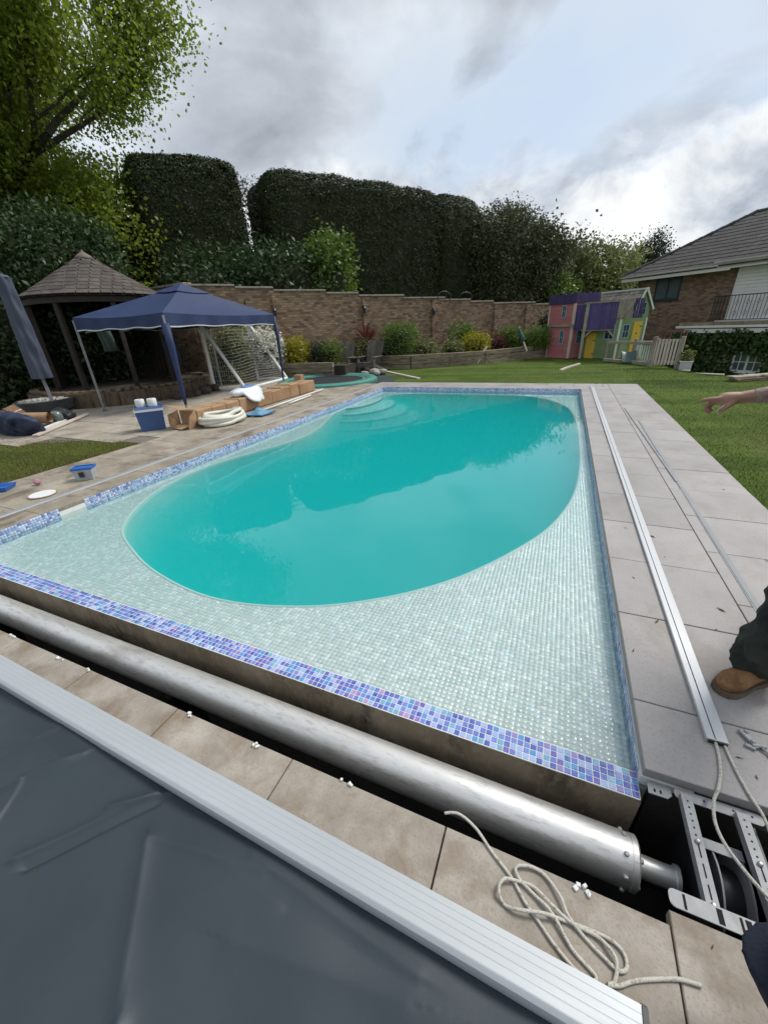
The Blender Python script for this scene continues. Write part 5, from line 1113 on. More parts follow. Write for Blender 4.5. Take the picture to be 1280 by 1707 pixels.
LD = np.array((math.cos(R(139)), math.sin(R(139)))); RD = np.array((math.cos(R(49)), math.sin(R(49))))
class Face:
    "upright plane: t along d, o outwards, z up"
    def __init__(s, p, d, out): s.p = np.array(p); s.d = np.array(d); s.n = np.array(out)
    def at(s, t, o, z): q = s.p + s.d * t + s.n * o; return (float(q[0]), float(q[1]), z)
    def box(s, mb, t0, t1, z0, z1, o0, o1, ch=0.0):
        a = math.atan2(s.d[1], s.d[0]); mb.box(s.at((t0 + t1) / 2, (o0 + o1) / 2, (z0 + z1) / 2), (abs(t1 - t0), abs(o1 - o0), z1 - z0), rz=a, ch=ch); return mb
def boards(par, F, t0, t1, z0, z1, n_, m, skip=None):
    h_ = (z1 - z0) / n_
    for k in range(n_):
        q = MB(); F.box(q, t0, t1, z0 + k * h_ + .002, z0 + (k + 1) * h_ - .004, 0, .016, .003); ob('board', q, m, par)
def pwin(par, F, t0, t1, z0, z1, m, o=.018, cross=True):
    q = MB(); f = .028
    F.box(q, t0 - f, t1 + f, z0 - f, z0, o, o + .02); F.box(q, t0 - f, t1 + f, z1, z1 + f, o, o + .02); F.box(q, t0 - f, t0, z0, z1, o, o + .0205); F.box(q, t1, t1 + f, z0, z1, o, o + .0205)
    w_ = ob('window', q, m, par); q = MB(); F.box(q, t0, t1, z0, z1, o - .001, o + .004); ob('pane', q, M_pgl, w_)
    if cross: q = MB(); F.box(q, (t0 + t1) / 2 - .008, (t0 + t1) / 2 + .008, z0, z1, o + .005, o + .016); F.box(q, t0, t1, (z0 + z1) / 2 - .008, (z0 + z1) / 2 + .008, o + .005, o + .0165); ob('glazing_bar', q, m, w_)
C0 = np.array((.17, 18.2)); TW = 1.12
tw = thing('playhouse_tower', (float(C0[0]), float(C0[1]), 0), label='pink two storey wooden play tower with a purple battlement', cat='playhouse')
def tower_stage(z0, z1, ov, m, nb, name):
    fl = Face(C0 - LD * ov - RD * ov, LD, -RD); fr_ = Face(C0 - LD * ov - RD * ov, RD, -LD); W_ = TW + 2 * ov
    q = MB(); c_ = C0 + (LD + RD) * TW / 2; q.box((float(c_[0]), float(c_[1]), (z0 + z1) / 2), (W_ - .01, W_ - .01, z1 - z0), rz=R(49)); st = ob(name, q, m, tw)
    if nb: boards(st, fl, .0, W_, z0, z1, nb, m); boards(st, fr_, .0, W_, z0, z1, nb, m)
    return fl, fr_, W_, st
fl1, fr1, W1, s1_ = tower_stage(.0, 1.18, 0, M_pink, 8, 'lower_storey')
fl2, fr2, W2, s2_ = tower_stage(1.24, 2.02, .05, M_pink, 6, 'upper_storey')
q = MB(); fl2.box(q, -.02, W2 + .02, 1.16, 1.24, -.02, .03); fr2.box(q, -.0205, W2 + .02, 1.161, 1.239, -.02, .0302); ob('band_beam', q, M_gtim, tw)
fl3, fr3, W3, s3_ = tower_stage(1.98, 2.0, .08, M_purp, 0, 'battlement')
for F in (fl3, fr3):
    n_ = 9
    for k in range(n_):
        t0 = W3 * k / n_; hh = 2.27 + (.045 if k % 2 == 0 else 0.0)
        q = MB(); F.box(q, t0 + .004, t0 + W3 / n_ - .004, 1.95, hh, .002, .022, .003); ob('battlement_board', q, M_purp, s3_)
for F, W_, z0, z1 in ((fl1, W1, 0, 1.16), (fl2, W2, 1.245, 1.97)):
    q = MB(); F.box(q, -.035, .05, z0, z1, -.03, .035); ob('corner_post', q, M_ptrim, tw)
    q = MB(); F.box(q, W_ - .05, W_ + .01, z0, z1, -.02, .03); ob('corner_post', q, M_ptrim, tw)
pwin(s1_, fl1, .36, .50, .55, 1.0, M_bluet); pwin(s2_, fl2, .40, .54, 1.50, 1.88, M_bluet); pwin(s1_, fr1, .30, .52, .55, 1.0, M_bluet); pwin(s2_, fr2, .45, .75, 1.62, 1.90, M_bluet)
# bridge with purple boards
BR0, BR1 = np.array((.545, 17.98)), np.array((1.62, 17.72)); bd = (BR1 - BR0) / np.linalg.norm(BR1 - BR0); bn = np.array((bd[1], -bd[0])); FB = Face(BR0, bd, bn); BL = float(np.linalg.norm(BR1 - BR0))
bg = thing('playhouse_bridge', (float(BR0[0]), float(BR0[1]), 0), label='raised wooden bridge with purple boarded sides between tower and cottage', cat='playhouse')
q = MB(); FB.box(q, -.05, BL + .1, .98, 1.05, -.9, .0); ob('bridge_floor', q, M_gtim, bg)
for k in range(10):
    t0 = .12 + (BL - .12) * k / 10; q = MB(); FB.box(q, t0 + .003, t0 + (BL - .12) / 10 - .003, 1.03, 1.90 + random.uniform(-.012, .03), .01, .03, .003); ob('board', q, M_purp2, bg)
for k in range(5):
    t0 = -.36 + .40 * k / 5; q = MB(); FS = Face(BR0 + np.array((-.02, .0)), np.array((-.8, .6)), np.array((-.6, -.8))); FS.box(q, .42 * k / 5 + .003, .42 * (k + 1) / 5 - .003, 1.04, 1.88 + random.uniform(-.01, .02), .0, .02, .003); ob('board', q, M_purp2, bg)
for t_, z1 in ((.05, 1.92), (BL + .02, 2.0)):
    q = MB(); FB.box(q, t_ - .045, t_ + .045, .0, z1, -.05, .04, .006); ob('post', q, M_gtim, bg)
q = MB(); FB.box(q, -.02, BL, 1.90, 1.945, .0, .06, .006); ob('top_rail', q, M_gtim, bg)
for t_, sg in ((.1, 1), (BL - .03, -1)):
    q = MB(); q.bar(FB.at(t_, -.01, .78), FB.at(t_ + sg * .2, -.01, 1.0), .06); ob('brace', q, M_gtim, bg)
FD = Face(BR0 + bn * -.35 + bd * .12, bd, bn)
dpts = [(0, 0), (.44, 0), (.44, .72)] + [(.22 + .22 * math.cos(a), .72 + .20 * math.sin(a)) for a in np.linspace(0, math.pi, 9)[1:]]
q = MB(); v0 = [FD.at(t, 0, z) for t, z in dpts]; v1 = [FD.at(t, .035, z) for t, z in dpts]; n_ = len(dpts); q.add(v0 + v1, [tuple(range(n_)), tuple(range(n_, 2 * n_))] + [(i, (i + 1) % n_, n_ + (i + 1) % n_, n_ + i) for i in range(n_)]); dr = ob('door', q, M_yell, bg)
for z in (.15, .62): q = MB(); FD.box(q, .24, .43, z, z + .03, .036, .044); ob('hinge', q, M_black, dr)
q = MB(); FD.box(q, .46, .52, 0, 1.0, -.02, .05); ob('door_post', q, M_ptrim, bg)
q = MB(); FD.box(q, .66, .80, 0, .98, -.30, -.27); ob('side_panel', q, M_yell, bg)
# cottage
C1 = np.array((1.72, 17.62)); CWd, CDp = 1.42, 1.5
ct = thing('play_cottage', (float(C1[0]), float(C1[1]), 0), label='green wooden play cottage with a yellow door and shingle roof', cat='playhouse')
Fd, Fs = Face(C1, RD, -LD), Face(C1, LD, -RD)
q = MB(); c_ = C1 + RD * CWd / 2 + LD * CDp / 2; q.box((float(c_[0]), float(c_[1]), .67), (CWd - .01, CDp - .01, 1.34), rz=R(49)); bdy = ob('body', q, M_green, ct)
boards(bdy, Fd, 0, CWd, 0, 1.34, 9, M_green); boards(bdy, Fs, 0, CDp, 0, 1.30, 9, M_green)
gpts = [(.55, 1.34), (1.46, 1.34), (1.46, 1.72), (1.02, 2.22), (.55, 1.50)]
q = MB(); v0 = [Fd.at(t, -.6, z) for t, z in gpts]; v1 = [Fd.at(t, .014, z) for t, z in gpts]; q.add(v0 + v1, [tuple(range(5)), tuple(range(5, 10))] + [(i, (i + 1) % 5, 5 + (i + 1) % 5, 5 + i) for i in range(5)]); ob('gable', q, M_green, ct)
for t_ in (0.0, CWd): q = MB(); Fd.box(q, t_ - .04, t_ + .04, 0, 1.34, .0, .032); ob('corner_post', q, M_mint, ct)
pwin(ct, Fd, .20, .50, .72, 1.14, M_bluet); pwin(ct, Fs, .16, .50, .70, 1.14, M_bluet); pwin(ct, Fd, .84, 1.22, 1.46, 1.84, M_bluet)
q = MB(); Fd.box(q, .72, 1.20, .05, 1.22, .018, .045, .004); dr = ob('door', q, M_yell, ct)
q = MB(); Fd.box(q, .92, .985, .80, .865, .0455, .049); ob('peephole', q, M_black, dr)
for z in (.25, 1.05): q = MB(); Fd.box(q, 1.06, 1.19, z, z + .03, .0455, .052); ob('hinge', q, M_black, dr)
# roof slope facing left, shingled, and barge boards
ra, rb, rc, rd_ = Fd.at(1.02, .06, 2.27), Fd.at(-.06, .06, 1.36), Fd.at(-.06, -1.72, 1.36), Fd.at(1.02, -1.72, 2.27)
q = MB(); q.add([ra, rb, rc, rd_, Fd.at(1.56, .06, 1.70), Fd.at(1.56, -1.72, 1.70)], [(0, 1, 2, 3), (0, 3, 5, 4)]); rfc = ob('roof', q, M_gtim, ct)
M_gsh = mat('grey_shingle', [(.10, .088, .075), (.15, .135, .115), (.20, .18, .155)], scale=5, rough=.9, vary=.25)
for r_ in range(6):
    for k in range(9):
        f0, f1 = r_ / 6, (r_ + 1.25) / 6; g0, g1 = (k + (.0 if r_ % 2 else .5)) / 9.5, (k + 1 + (.0 if r_ % 2 else .5)) / 9.5 - .008
        def rp(f, g_, up): p_ = Vector(rb).lerp(Vector(ra), min(f, 1)); p2 = Vector(rc).lerp(Vector(rd_), min(f, 1)); v_ = p_.lerp(p2, g_); return v_ + Vector((0, 0, up))
        q = MB(); A4 = [rp(f0, g0, .03), rp(f0, g1, .03), rp(f1, g1, .012), rp(f1, g0, .012)]; B4 = [v_ - Vector((0, 0, .014)) for v_ in A4]; q.add(A4 + B4, [(0, 1, 2, 3), (4, 5, 6, 7), (0, 1, 5, 4), (1, 2, 6, 5), (2, 3, 7, 6), (3, 0, 4, 7)]); ob('shingle', q, M_gsh, rfc)
q = MB(); q.bar(Fd.at(1.02, .12, 2.29), Fd.at(1.02, -1.75, 2.29), .09, .05); ob('ridge_board', q, M_mint, rfc)
for a, b in (((1.02, 2.30), (.50, 1.50)), ((1.02, 2.30), (1.60, 1.62)), ):
    q = MB(); q.bar(Fd.at(a[0], .075, a[1]), Fd.at(b[0], .075, b[1]), .03, .075); ob('barge_board', q, M_mint, rfc)
for a, b in (((1.02, 2.30), (.40, 1.78)), ((1.02, 2.30), (1.56, 1.72))):
    q = MB(); q.bar(Fd.at(a[0], -1.74, a[1]), Fd.at(b[0], -1.74, b[1]), .03, .07); ob('barge_board', q, M_mint, rfc)
for k in range(5):      # grey slats of the little balcony in front of the roof
    q = MB(); FB.box(q, BL + .07 + k * .075, BL + .13 + k * .075, 1.34, 1.98 + random.uniform(-.02, .03), .0, .02, .003); ob('slat', q, M_gtim, bg)
for k in range(4):
    q = MB(); FB.box(q, BL + .46 + k * .075, BL + .525 + k * .075, 1.36, 1.96 + random.uniform(-.02, .02), -.02, .0, .003); ob('slat', q, M_purp, bg)
# fences before the cottage
def picket(name, a, b, n_, h_, lab, m=M_gtim, mp=None, posts=True, h0=.10):
    a = np.array(a, float); b = np.array(b, float); d = (b - a) / np.linalg.norm(b - a); F = Face(a, d, np.array((d[1], -d[0]))); L = float(np.linalg.norm(b - a)); zg = lawn_z(*a)
    t = thing(name, (float(a[0]), float(a[1]), zg), label=lab, cat='fence')
    q = MB(); F.box(q, 0, L, zg + h_ - .09, zg + h_ - .02, -.02, .02); ob('rail', q, m, t); q = MB(); F.box(q, 0, L, zg + h0, zg + h0 + .06, -.02, .02); ob('rail', q, m, t)
    for k in range(n_): tt = L * (k + .5) / n_; q = MB(); F.box(q, tt - L / n_ * .30, tt + L / n_ * .30, zg + h0 - .04, zg + h_ - .03, .021, .038, .003); ob('picket', q, mp or m, t)
    if posts:
        for tt in (0, L): q = MB(); F.box(q, tt - .05, tt + .05, zg - .05, zg + h_ + .05, -.05, .05, .008); ob('post', q, m, t)
    return t
picket('picket_fence', (2.52, 15.15), (3.16, 14.85), 8, .80, 'short grey picket fence panel nearest the brick house', mp=M_ptrim)
picket('picket_fence', (2.16, 16.3), (2.72, 16.0), 9, .72, 'narrow slatted fence panel behind the short picket panel', mp=M_mint)
t = thing('timber_rail', (1.4, 16.9, 0), label='low grey timber rail in front of the green cottage', cat='fence')
q = MB(); q.bar((1.38, 17.0, .62), (2.95, 15.6, .62), .07, .09, ch=.008); ob('rail', q, M_gtim, t)
for p_ in ((1.40, 16.98), (1.72, 16.7), (2.93, 15.62)): q = MB(); q.box((*p_, .30), (.07, .07, .62), ch=.006); ob('post', q, M_gtim, t)
q = MB(); q.bar((1.38, 16.95, .04), (2.45, 15.5, .04), .12, .10, ch=.01); ob('sill_beam', q, M_gtim, t)
# slide end and wooden bits
t = thing('toy_slide', (2.0, 16.0, 0), label='short dark green plastic slide end beside the timber rail', cat='slide')
q = MB(); q.grid(lambda u, v: (1.78 + .42 * v + .02 * math.sin(u * 3), 16.2 - .35 * u, .34 - .30 * u ** 1.2 + .06 * abs(2 * v - 1) ** 3), 8, 10); q.grid(lambda u, v: (1.78 + .42 * v, 16.2 - .35 * u, .31 - .30 * u ** 1.2 + .06 * abs(2 * v - 1) ** 3), 8, 10); ob('chute', q, mat('dark_green_plastic', [(.012, .05, .04), (.02, .065, .05)], rough=.35, objco=False), t, smooth=True)
q = MB(); q.bar((2.22, 15.95, .0), (2.24, 16.2, .38), .05, .04); ob('side_board', q, M_gtim, t)
t = thing('wooden_frame', (3.2, 16.4, 0), label='reddish brown wooden frame standing behind the picket fence', cat='frame')
for a, b in (((2.98, 16.6, -.2), (3.02, 16.6, .95)), ((3.5, 16.4, -.2), (3.55, 16.4, .95)), ((2.98, 16.6, .93), (3.56, 16.4, .93)), ((3.0, 16.6, .66), (3.54, 16.4, .66)), ((3.14, 16.55, .66), (3.15, 16.55, .95)), ((3.4, 16.45, .66), (3.41, 16.45, .95))):
    q = MB(); q.bar(a, b, .055, .04); ob('bar', q, mat('red_brown_wood', [(.12, .045, .03), (.17, .07, .05)], rough=.7, objco=False) if 'M_rb' not in globals() else M_rb, t)
    M_rb = t.children[0].data.materials[0] if t.children else bpy.data.materials['red_brown_wood']
t = thing('planter_box', (3.34, 14.75, 0), label='white and grey planter box at the end of the picket fence', cat='planter')
zg = lawn_z(3.34, 14.75)
q = MB(); q.box((3.34, 14.75, zg + .13), (.30, .22, .26), ch=.01); ob('box', q, mat('grey_white_plastic', [(.34, .35, .36), (.42, .43, .44)], rough=.5, objco=False), t)
q = MB(); q.box((3.34, 14.75, zg + .27), (.33, .25, .025), ch=.005); ob('rim', q, M_wpaint, t)
ob('foliage', leaf_mesh('foliage', np.array((3.34, 14.75, zg + .42)) + rng.normal(size=(220, 3)) * np.array((.09, .08, .10)), np.tile((0, 0, 1.), (220, 1)), .09, M_mixed), parent=t)
# stepping boards at the top of the slope
for a, b, lab in (((3.45, 14.2), (4.1, 13.9), 'pale plank lying flat on the lawn before the ivy'), ((3.25, 14.5), (3.42, 14.42), 'small white block beside the planter box')):
    q = MB(); zz_ = lawn_z((a[0] + b[0]) / 2, (a[1] + b[1]) / 2); q.bar((*a, zz_ + .03), (*b, zz_ + .03), .10, .03, ch=.005); ob('timber_plank', q, M_ptrim, label=lab, cat='plank')
t = thing('garden_step', (4.3, 12.2, 0), label='low stone edged step on the lawn above the pointing hand', cat='step')
for k in range(4):
    q = MB(); f = (k + .5) / 4; x, y = 3.62 + 1.35 * f, 11.82 + .85 * f; q.box((x, y, .055), (.40, .24, .05), rz=math.atan2(.85, 1.35), ch=.008); ob('coping_stone', q, M_cap, t)
    for j in range(2): q = MB(); q.box((x + .05 + (j - .5) * .17, y - .03 + (j - .5) * .11, .0), (.19, .22, .06), rz=math.atan2(.85, 1.35), ch=.004); ob('brick', q, M_gbrick, t)
q = MB(); pts = [(-.02, 14.0), (.12, 14.6), (.30, 15.2), (.56, 16.0)]
for (a, b) in zip(pts[:-1], pts[1:]): q.bar((*a, .0), (*b, .0), .07, .05)
ob('lawn_edging', q, M_ptrim, label='curved pale edging board lying on the far lawn', cat='edging')
q = MB(); q.bar((-3.05, 16.25, .02), (-2.78, 16.62, .62), .09, .03); ob('leaning_plank', q, M_ptrim, label='pale plank leaning on the long sleeper wall', cat='plank')
q = MB(); q.bar((-6.2, 14.15, .0), (-3.95, 11.85, .0), .10, .05, ch=.006); ob('edging_board', q, M_ptrim, label='pale timber edging running from the chairs to the pool corner', cat='edging')
t = thing('folded_parasol', (-1.35, 18.0, .4), label='small folded dark green parasol leaning on the sleeper wall', cat='parasol')
pa, pb_ = Vector((-1.36, 17.6, .35)), Vector((-1.82, 18.15, 1.22)); q = MB(); q.tube([pa, pb_], .025, 8); ob('pole', q, M_ptrim, t)
dd = pb_ - pa; q = MB(); q.tube([pa + dd * f for f in (.38, .42, .6, .85, 1.0)], [.03, .09, .085, .06, .02], 10); ob('canopy', q, mat('dark_green_cloth', [(.012, .05, .045), (.02, .07, .06)], rough=.8, objco=False), t, smooth=True)
# cable and floodlight on the wall top
t = thing('wall_cable', (*wp(5.6, -.1), 2.4), label='black looped cable over the top of the brick wall', cat='cable')
for k, s in enumerate((5.35, 6.5)):
    q = MB(); q.tube([(*wp(s + .35 * math.cos(a), -.12 - .05 * k), 2.50 + (.22 - .04 * k) * math.sin(a)) for a in np.linspace(-.5, 3.6, 14)], .018, 6); ob('loop', q, M_black, t, smooth=True)

# ================================================================== GARDEN CHAIRS, TRAMPOLINE, GOAL
M_chair = mat('weathered_teak', [(.07, .06, .05), (.11, .098, .082), (.15, .135, .115)], scale=4, rough=.9, bump=.3, bscale=40, vary=.12)
ch = thing('garden_chair', (0, 0, 0), label='weathered slatted garden chair left of the small table', cat='chair', group='garden chairs by the sleeper wall')
for k in range(6):
    x = -.25 + k * .10; q = MB(); q.bar((x, .18, .34), (x * 1.15, .46, 1.0 + .05 * math.cos((k - 2.5) * .6)), .085, .02); ob('back_slat', q, M_chair, ch, local=True)
for k in range(5): y = -.30 + k * .11; q = MB(); q.box((0, y, .34 - .03 * (k - 2) * .3), (.54, .095, .02)); ob('seat_slat', q, M_chair, ch, local=True)
for x in (-.32, .32):
    q = MB(); q.box((x, -.05, .54), (.11, .66, .022), ch=.004); ob('arm', q, M_chair, ch, local=True)
    q = MB(); q.box((x, -.30, .265), (.04, .09, .53)); ob('leg', q, M_chair, ch, local=True)
    q = MB(); q.bar((x * .92, -.34, .32), (x * .92, .42, .05), .03, .10); ob('leg', q, M_chair, ch, local=True)
q = MB(); q.box((0, -.345, .27), (.60, .025, .12)); ob('apron', q, M_chair, ch, local=True)
ch.location = (-7.35, 13.35, 0.0); ch.rotation_euler = (0, 0, R(8))
c2 = copy_tree(ch); c2.location = (-6.35, 13.55, 0); c2.rotation_euler = (0, 0, R(-6)); c2['label'] = 'weathered slatted garden chair right of the small table'
t = thing('side_table', (-6.85, 13.45, 0), label='small weathered wooden table between the two garden chairs', cat='table')
for k in range(4): q = MB(); q.box((-6.99 + k * .095, 13.5, .52), (.088, .42, .022)); ob('top_slat', q, M_chair, t)
for x in (-7.0, -6.7):
    for y in (13.32, 13.66): q = MB(); q.box((x, y, .255), (.045, .045, .51)); ob('leg', q, M_chair, t)
# stones by the chairs
M_stone = mat('grey_stone', [(.24, .225, .20), (.36, .34, .30)], scale=6, rough=.9, bump=.3, vary=.2)
def stone(x, y, r_, lab, sx=1.0):
    q = core((x, y, r_ * .6), (r_ * sx, r_, r_ * .75), rz=random.random() * 3, p=2.3, amp=.18, fr=14, seed=random.randint(0, 99), k=1.0, n=5); return ob('stone', q, M_stone, smooth=True, label=lab, cat='stone', group='stones by the garden chairs')
for x, y, r_, lab in ((-6.15, 12.6, .11, 'flat pale stone nearest the trampoline rim'), (-5.95, 12.95, .14, 'larger rough stone behind the flat pale one'), (-5.75, 12.7, .12, 'grey stone at the right end of the stone group'), (-6.05, 13.2, .10, 'small stone under the right garden chair arm'), (-5.65, 13.05, .13, 'pale stone nearest the sleeper wall corner')): stone(x, y, r_, lab, 1.3)
tx, ty, tr_ = -6.75, 11.15, 1.42
t = thing('trampoline', (tx, ty, 0), label='round in-ground trampoline with a green rim behind the pool corner', cat='trampoline')
M_tgr = mat('teal_pad', [(.05, .20, .165), (.07, .26, .21)], scale=4, rough=.5, objco=False)
q = MB(); q.lathe([(tr_ - .16, .05), (tr_ - .10, .085), (tr_ + .08, .085), (tr_ + .14, .05), (tr_ + .15, -.02)], (tx, ty, 0), n=56, caps=False); ob('pad', q, M_tgr, t, smooth=40)
q = MB(); q.lathe([(.02, .012), (tr_ - .30, .02), (tr_ - .28, .03)], (tx, ty, 0), n=48); ob('mat', q, mat('trampoline_mat', [(.012, .014, .017), (.02, .022, .026)], scale=6, rough=.6, objco=False), t)
q = MB(); q.lathe([(tr_ - .31, .04), (tr_ - .27, .055), (tr_ - .23, .04)], (tx, ty, 0), n=56, caps=False); ob('inner_ring', q, M_tgr, t, smooth=True)
for k in range(56):
    a = 2 * math.pi * k / 56; q = MB(); q.tube([(tx + (tr_ - .27) * math.cos(a), ty + (tr_ - .27) * math.sin(a), .035), (tx + (tr_ - .14) * math.cos(a), ty + (tr_ - .14) * math.sin(a), .05)], .010, 5); ob('spring', q, M_steel, t)
q = MB(); q.lathe([(.2, -.014), (tr_ + .75, -.012)], (tx, ty, 0), n=40, caps=False); ob('green_matting', mat and q, mat('dark_green_matting', [(.018, .035, .028), (.03, .05, .04)], scale=5, rough=.95, bump=.3, objco=False), label='dark green matting round the trampoline', cat='matting')
# football goal
M_goal = mat('white_goal_plastic', [(.68, .68, .66), (.75, .75, .73)], scale=4, rough=.4, objco=False)
gl_ = thing('football_goal', (-9.1, 10.2, 0), label='white framed football goal with a net under the canopy', cat='goal')
f1, f2, b1, b2 = (-9.42, 9.08), (-9.68, 11.35), (-8.36, 9.2), (-8.64, 11.6); ZG = 1.78
for nm, a, b in (('post', (*f1, 0), (*f1, ZG)), ('post', (*f2, 0), (*f2, ZG)), ('crossbar', (*f1, ZG), (*f2, ZG)), ('stay', (*f1, ZG), (*b1, .03)), ('stay', (*f2, ZG), (*b2, .03)), ('ground_bar', (*f1, .03), (*b1, .03)), ('ground_bar', (*f2, .03), (*b2, .03)), ('ground_bar', (*b1, .03), (*b2, .03))):
    q = MB(); q.tube([a, b], .048, 10); ob(nm, q, M_goal, gl_, smooth=40)
q = MB(); N_ = 22
def netp(u, v): # sloping back net
    a = Vector((*f1, ZG)).lerp(Vector((*f2, ZG)), u); b = Vector((*b1, .04)).lerp(Vector((*b2, .04)), u); p_ = a.lerp(b, v); p_.z -= .10 * math.sin(math.pi * v) * (1 + .3 * math.sin(u * 9)); return p_
for i in range(N_ + 1):
    q.tube([netp(i / N_, j / 14) for j in range(15)], .004, 3, caps=False); q.tube([netp(j / 14, i / N_) for j in range(15)], .004, 3, caps=False)
for (a, b) in ((f1, b1), (f2, b2)):
    for i in range(1, 14):
        f = i / 14; A = Vector((*a, ZG * (1 - f))).lerp(Vector((*b, 0)), 0); p0 = Vector((*a, ZG * (1 - f))); p1 = Vector((*a, ZG)).lerp(Vector((*b, .03)), f); q.tube([p0, p1], .004, 3, caps=False)
        p2 = Vector((*a, .03)).lerp(Vector((*b, .03)), f); p3 = Vector((*a, ZG)).lerp(Vector((*b, .03)), f); q.tube([p2, p3], .004, 3, caps=False)
ob('net', q, mat('net_cord', [(.45, .45, .43)], rough=.8, objco=False), gl_)
# life rings / goggles-like floats hung on the wall behind the goal
for k, (s, z) in enumerate(((-3.62, 1.40), (-3.15, 1.40))):
    c_ = wp(s, -.10); q = MB(); q.tube([(c_[0] + .6 *   .11 * math.cos(a), c_[1] + .8 * .11 * math.cos(a), z + .30 * math.sin(a)) for a in np.linspace(0, 2 * math.pi, 19)[:-1]], .032, 7, closed=True)
    ob('pool_float', q, mat('lime_rubber%d' % k, [(.25, .34, .05), (.30, .40, .07)], rough=.5, objco=False), smooth=True, label=['lime green oval hoop on the brick wall, left of the pair', 'lime green oval hoop on the brick wall, right of the pair'][k], cat='hoop', group='lime hoops on the wall')

# ================================================================== LEFT SIDE CLUTTER
M_card = mat('cardboard', [(.26, .155, .08), (.34, .21, .115), (.40, .26, .155)], scale=3, rough=.85, bump=.1, objco=False, vary=.07)
M_tape = mat('parcel_tape', [(.42, .30, .17)], rough=.35, objco=False)
bxA, bxB = np.array((-5.90, 5.15)), np.array((-6.05, 9.30)); bdv = (bxB - bxA) / np.linalg.norm(bxB - bxA); FB2 = Face(bxA, bdv, np.array((bdv[1], -bdv[0]))); LB = float(np.linalg.norm(bxB - bxA))
cb = thing('cardboard_carton', (float(bxA[0]), float(bxA[1]), 0), label='long brown cardboard carton lying beside the pool with its end torn open', cat='carton')
nseg = 11
for k in range(nseg):
    t0 = LB * k / nseg; t1 = LB * (k + 1) / nseg - .010; j = random.uniform(-.02, .02); tz = .29 + random.uniform(-.03, .025)
    q = MB(); FB2.box(q, t0, t1, .0, tz, -.42 + j, .0 + j, .020); pn = ob('panel', q, M_card, cb)
    q = MB(); FB2.box(q, t0 + .03, t1 - .03, tz - .0005, tz + .001, -.235 + j, -.185 + j); ob('tape', q, M_tape, pn)
for a, b, c_, d in (((-5.93, 5.13, .30), (-6.30, 5.12, .34), (-6.36, 4.90, .40), (-6.02, 4.88, .33)), ((-5.90, 5.12, .02), (-5.90, 5.12, .30), (-5.80, 4.88, .22), (-5.83, 4.84, .01)), ((-6.32, 5.12, .02), (-6.33, 5.12, .28), (-6.42, 4.96, .22), (-6.38, 4.92, .01)), ((-5.93, 5.12, .03), (-6.30, 5.12, .03), (-6.30, 4.86, .015), (-5.96, 4.80, .012))):
    q = MB(); n_ = (Vector(b) - Vector(a)).cross(Vector(d) - Vector(a)).normalized() * .006; q.add([Vector(v) for v in (a, b, c_, d)] + [Vector(v) + n_ for v in (a, b, c_, d)], [(0, 1, 2, 3), (4, 5, 6, 7), (0, 1, 5, 4), (1, 2, 6, 5), (2, 3, 7, 6), (3, 0, 4, 7)]); ob('flap', q, M_card, cb)
q = MB(); q.box((-6.95, 9.9, .17), (.20, .24, .34), rz=.2, ch=.004); ob('small_carton', q, M_card, label='small upright cardboard box at the far end of the long carton', cat='carton')
# hose
M_hose = mat('cream_hose', [(.60, .585, .50), (.68, .665, .58)], scale=6, rough=.55, objco=False, bump=.12, bscale=60)
pts = []; rh = random.Random(5); ph = [rh.uniform(-1, 1) for _ in range(40)]
for k in range(220):
    t_ = k / 30; i_ = int(t_); f_ = t_ - i_; lo = ph[i_] * (1 - f_) + ph[i_ + 1] * f_; a = 2 * math.pi * t_; r_ = .33 + .085 * lo
    pts.append((-5.66 + .80 * r_ * math.cos(a) + .05 * ph[i_ + 9] * (1 - f_) + .05 * ph[i_ + 10] * f_, 5.52 + 1.15 * r_ * math.sin(a) + .05 * ph[i_ + 20] * (1 - f_) + .05 * ph[i_ + 21] * f_, .036 + .020 * t_ + .014 * math.sin(a * 2 + i_)))
q = MB(); q.tube(pts, .034, 9); ob('pool_hose', q, M_hose, smooth=True, label='thick cream pool hose coiled in a heap beside the carton', cat='hose')
# cooler with rolls on top
co = thing('cool_box', (-6.62, 4.78, 0), label='blue cool box with a white lid standing on the patio', cat='cool box')
M_cool = mat('blue_cooler_plastic', [(.035, .075, .20), (.045, .095, .245)], scale=4, rough=.45, objco=False)
cz = R(52); RC = Matrix.Rotation(cz, 4, 'Z')
def tap(cx_, cy_, z0, z1, w0, d0, w1, d1, ch=0): 
    vs = [RC @ Vector((sx * w0 / 2, sy * d0 / 2, z0)) for sx, sy in ((-1, -1), (1, -1), (1, 1), (-1, 1))] + [RC @ Vector((sx * w1 / 2, sy * d1 / 2, z1)) for sx, sy in ((-1, -1), (1, -1), (1, 1), (-1, 1))]
    q = MB(); q.add([(v.x + cx_, v.y + cy_, v.z) for v in vs], [(3, 2, 1, 0), (4, 5, 6, 7), (0, 1, 5, 4), (1, 2, 6, 5), (2, 3, 7, 6), (3, 0, 4, 7)]); return q
q = tap(-6.62, 4.78, .0, .33, .38, .26, .43, .30); ob('body', q, M_cool, co); q = tap(-6.62, 4.78, .331, .365, .455, .325, .455, .325); ob('lid_rim', q, M_wpaint, co)
q = tap(-6.62, 4.78, .366, .40, .44, .31, .38, .26); ob('lid', q, M_cool, co); q = MB(); q.tube([(-6.62 + .24 * math.cos(cz), 4.78 + .24 * math.sin(cz), .35), (-6.62 + .2 * math.cos(cz), 4.78 + .2 * math.sin(cz), .43), (-6.62 + .02, 4.78, .43)], .012, 6); ob('handle', q, M_cool, co)
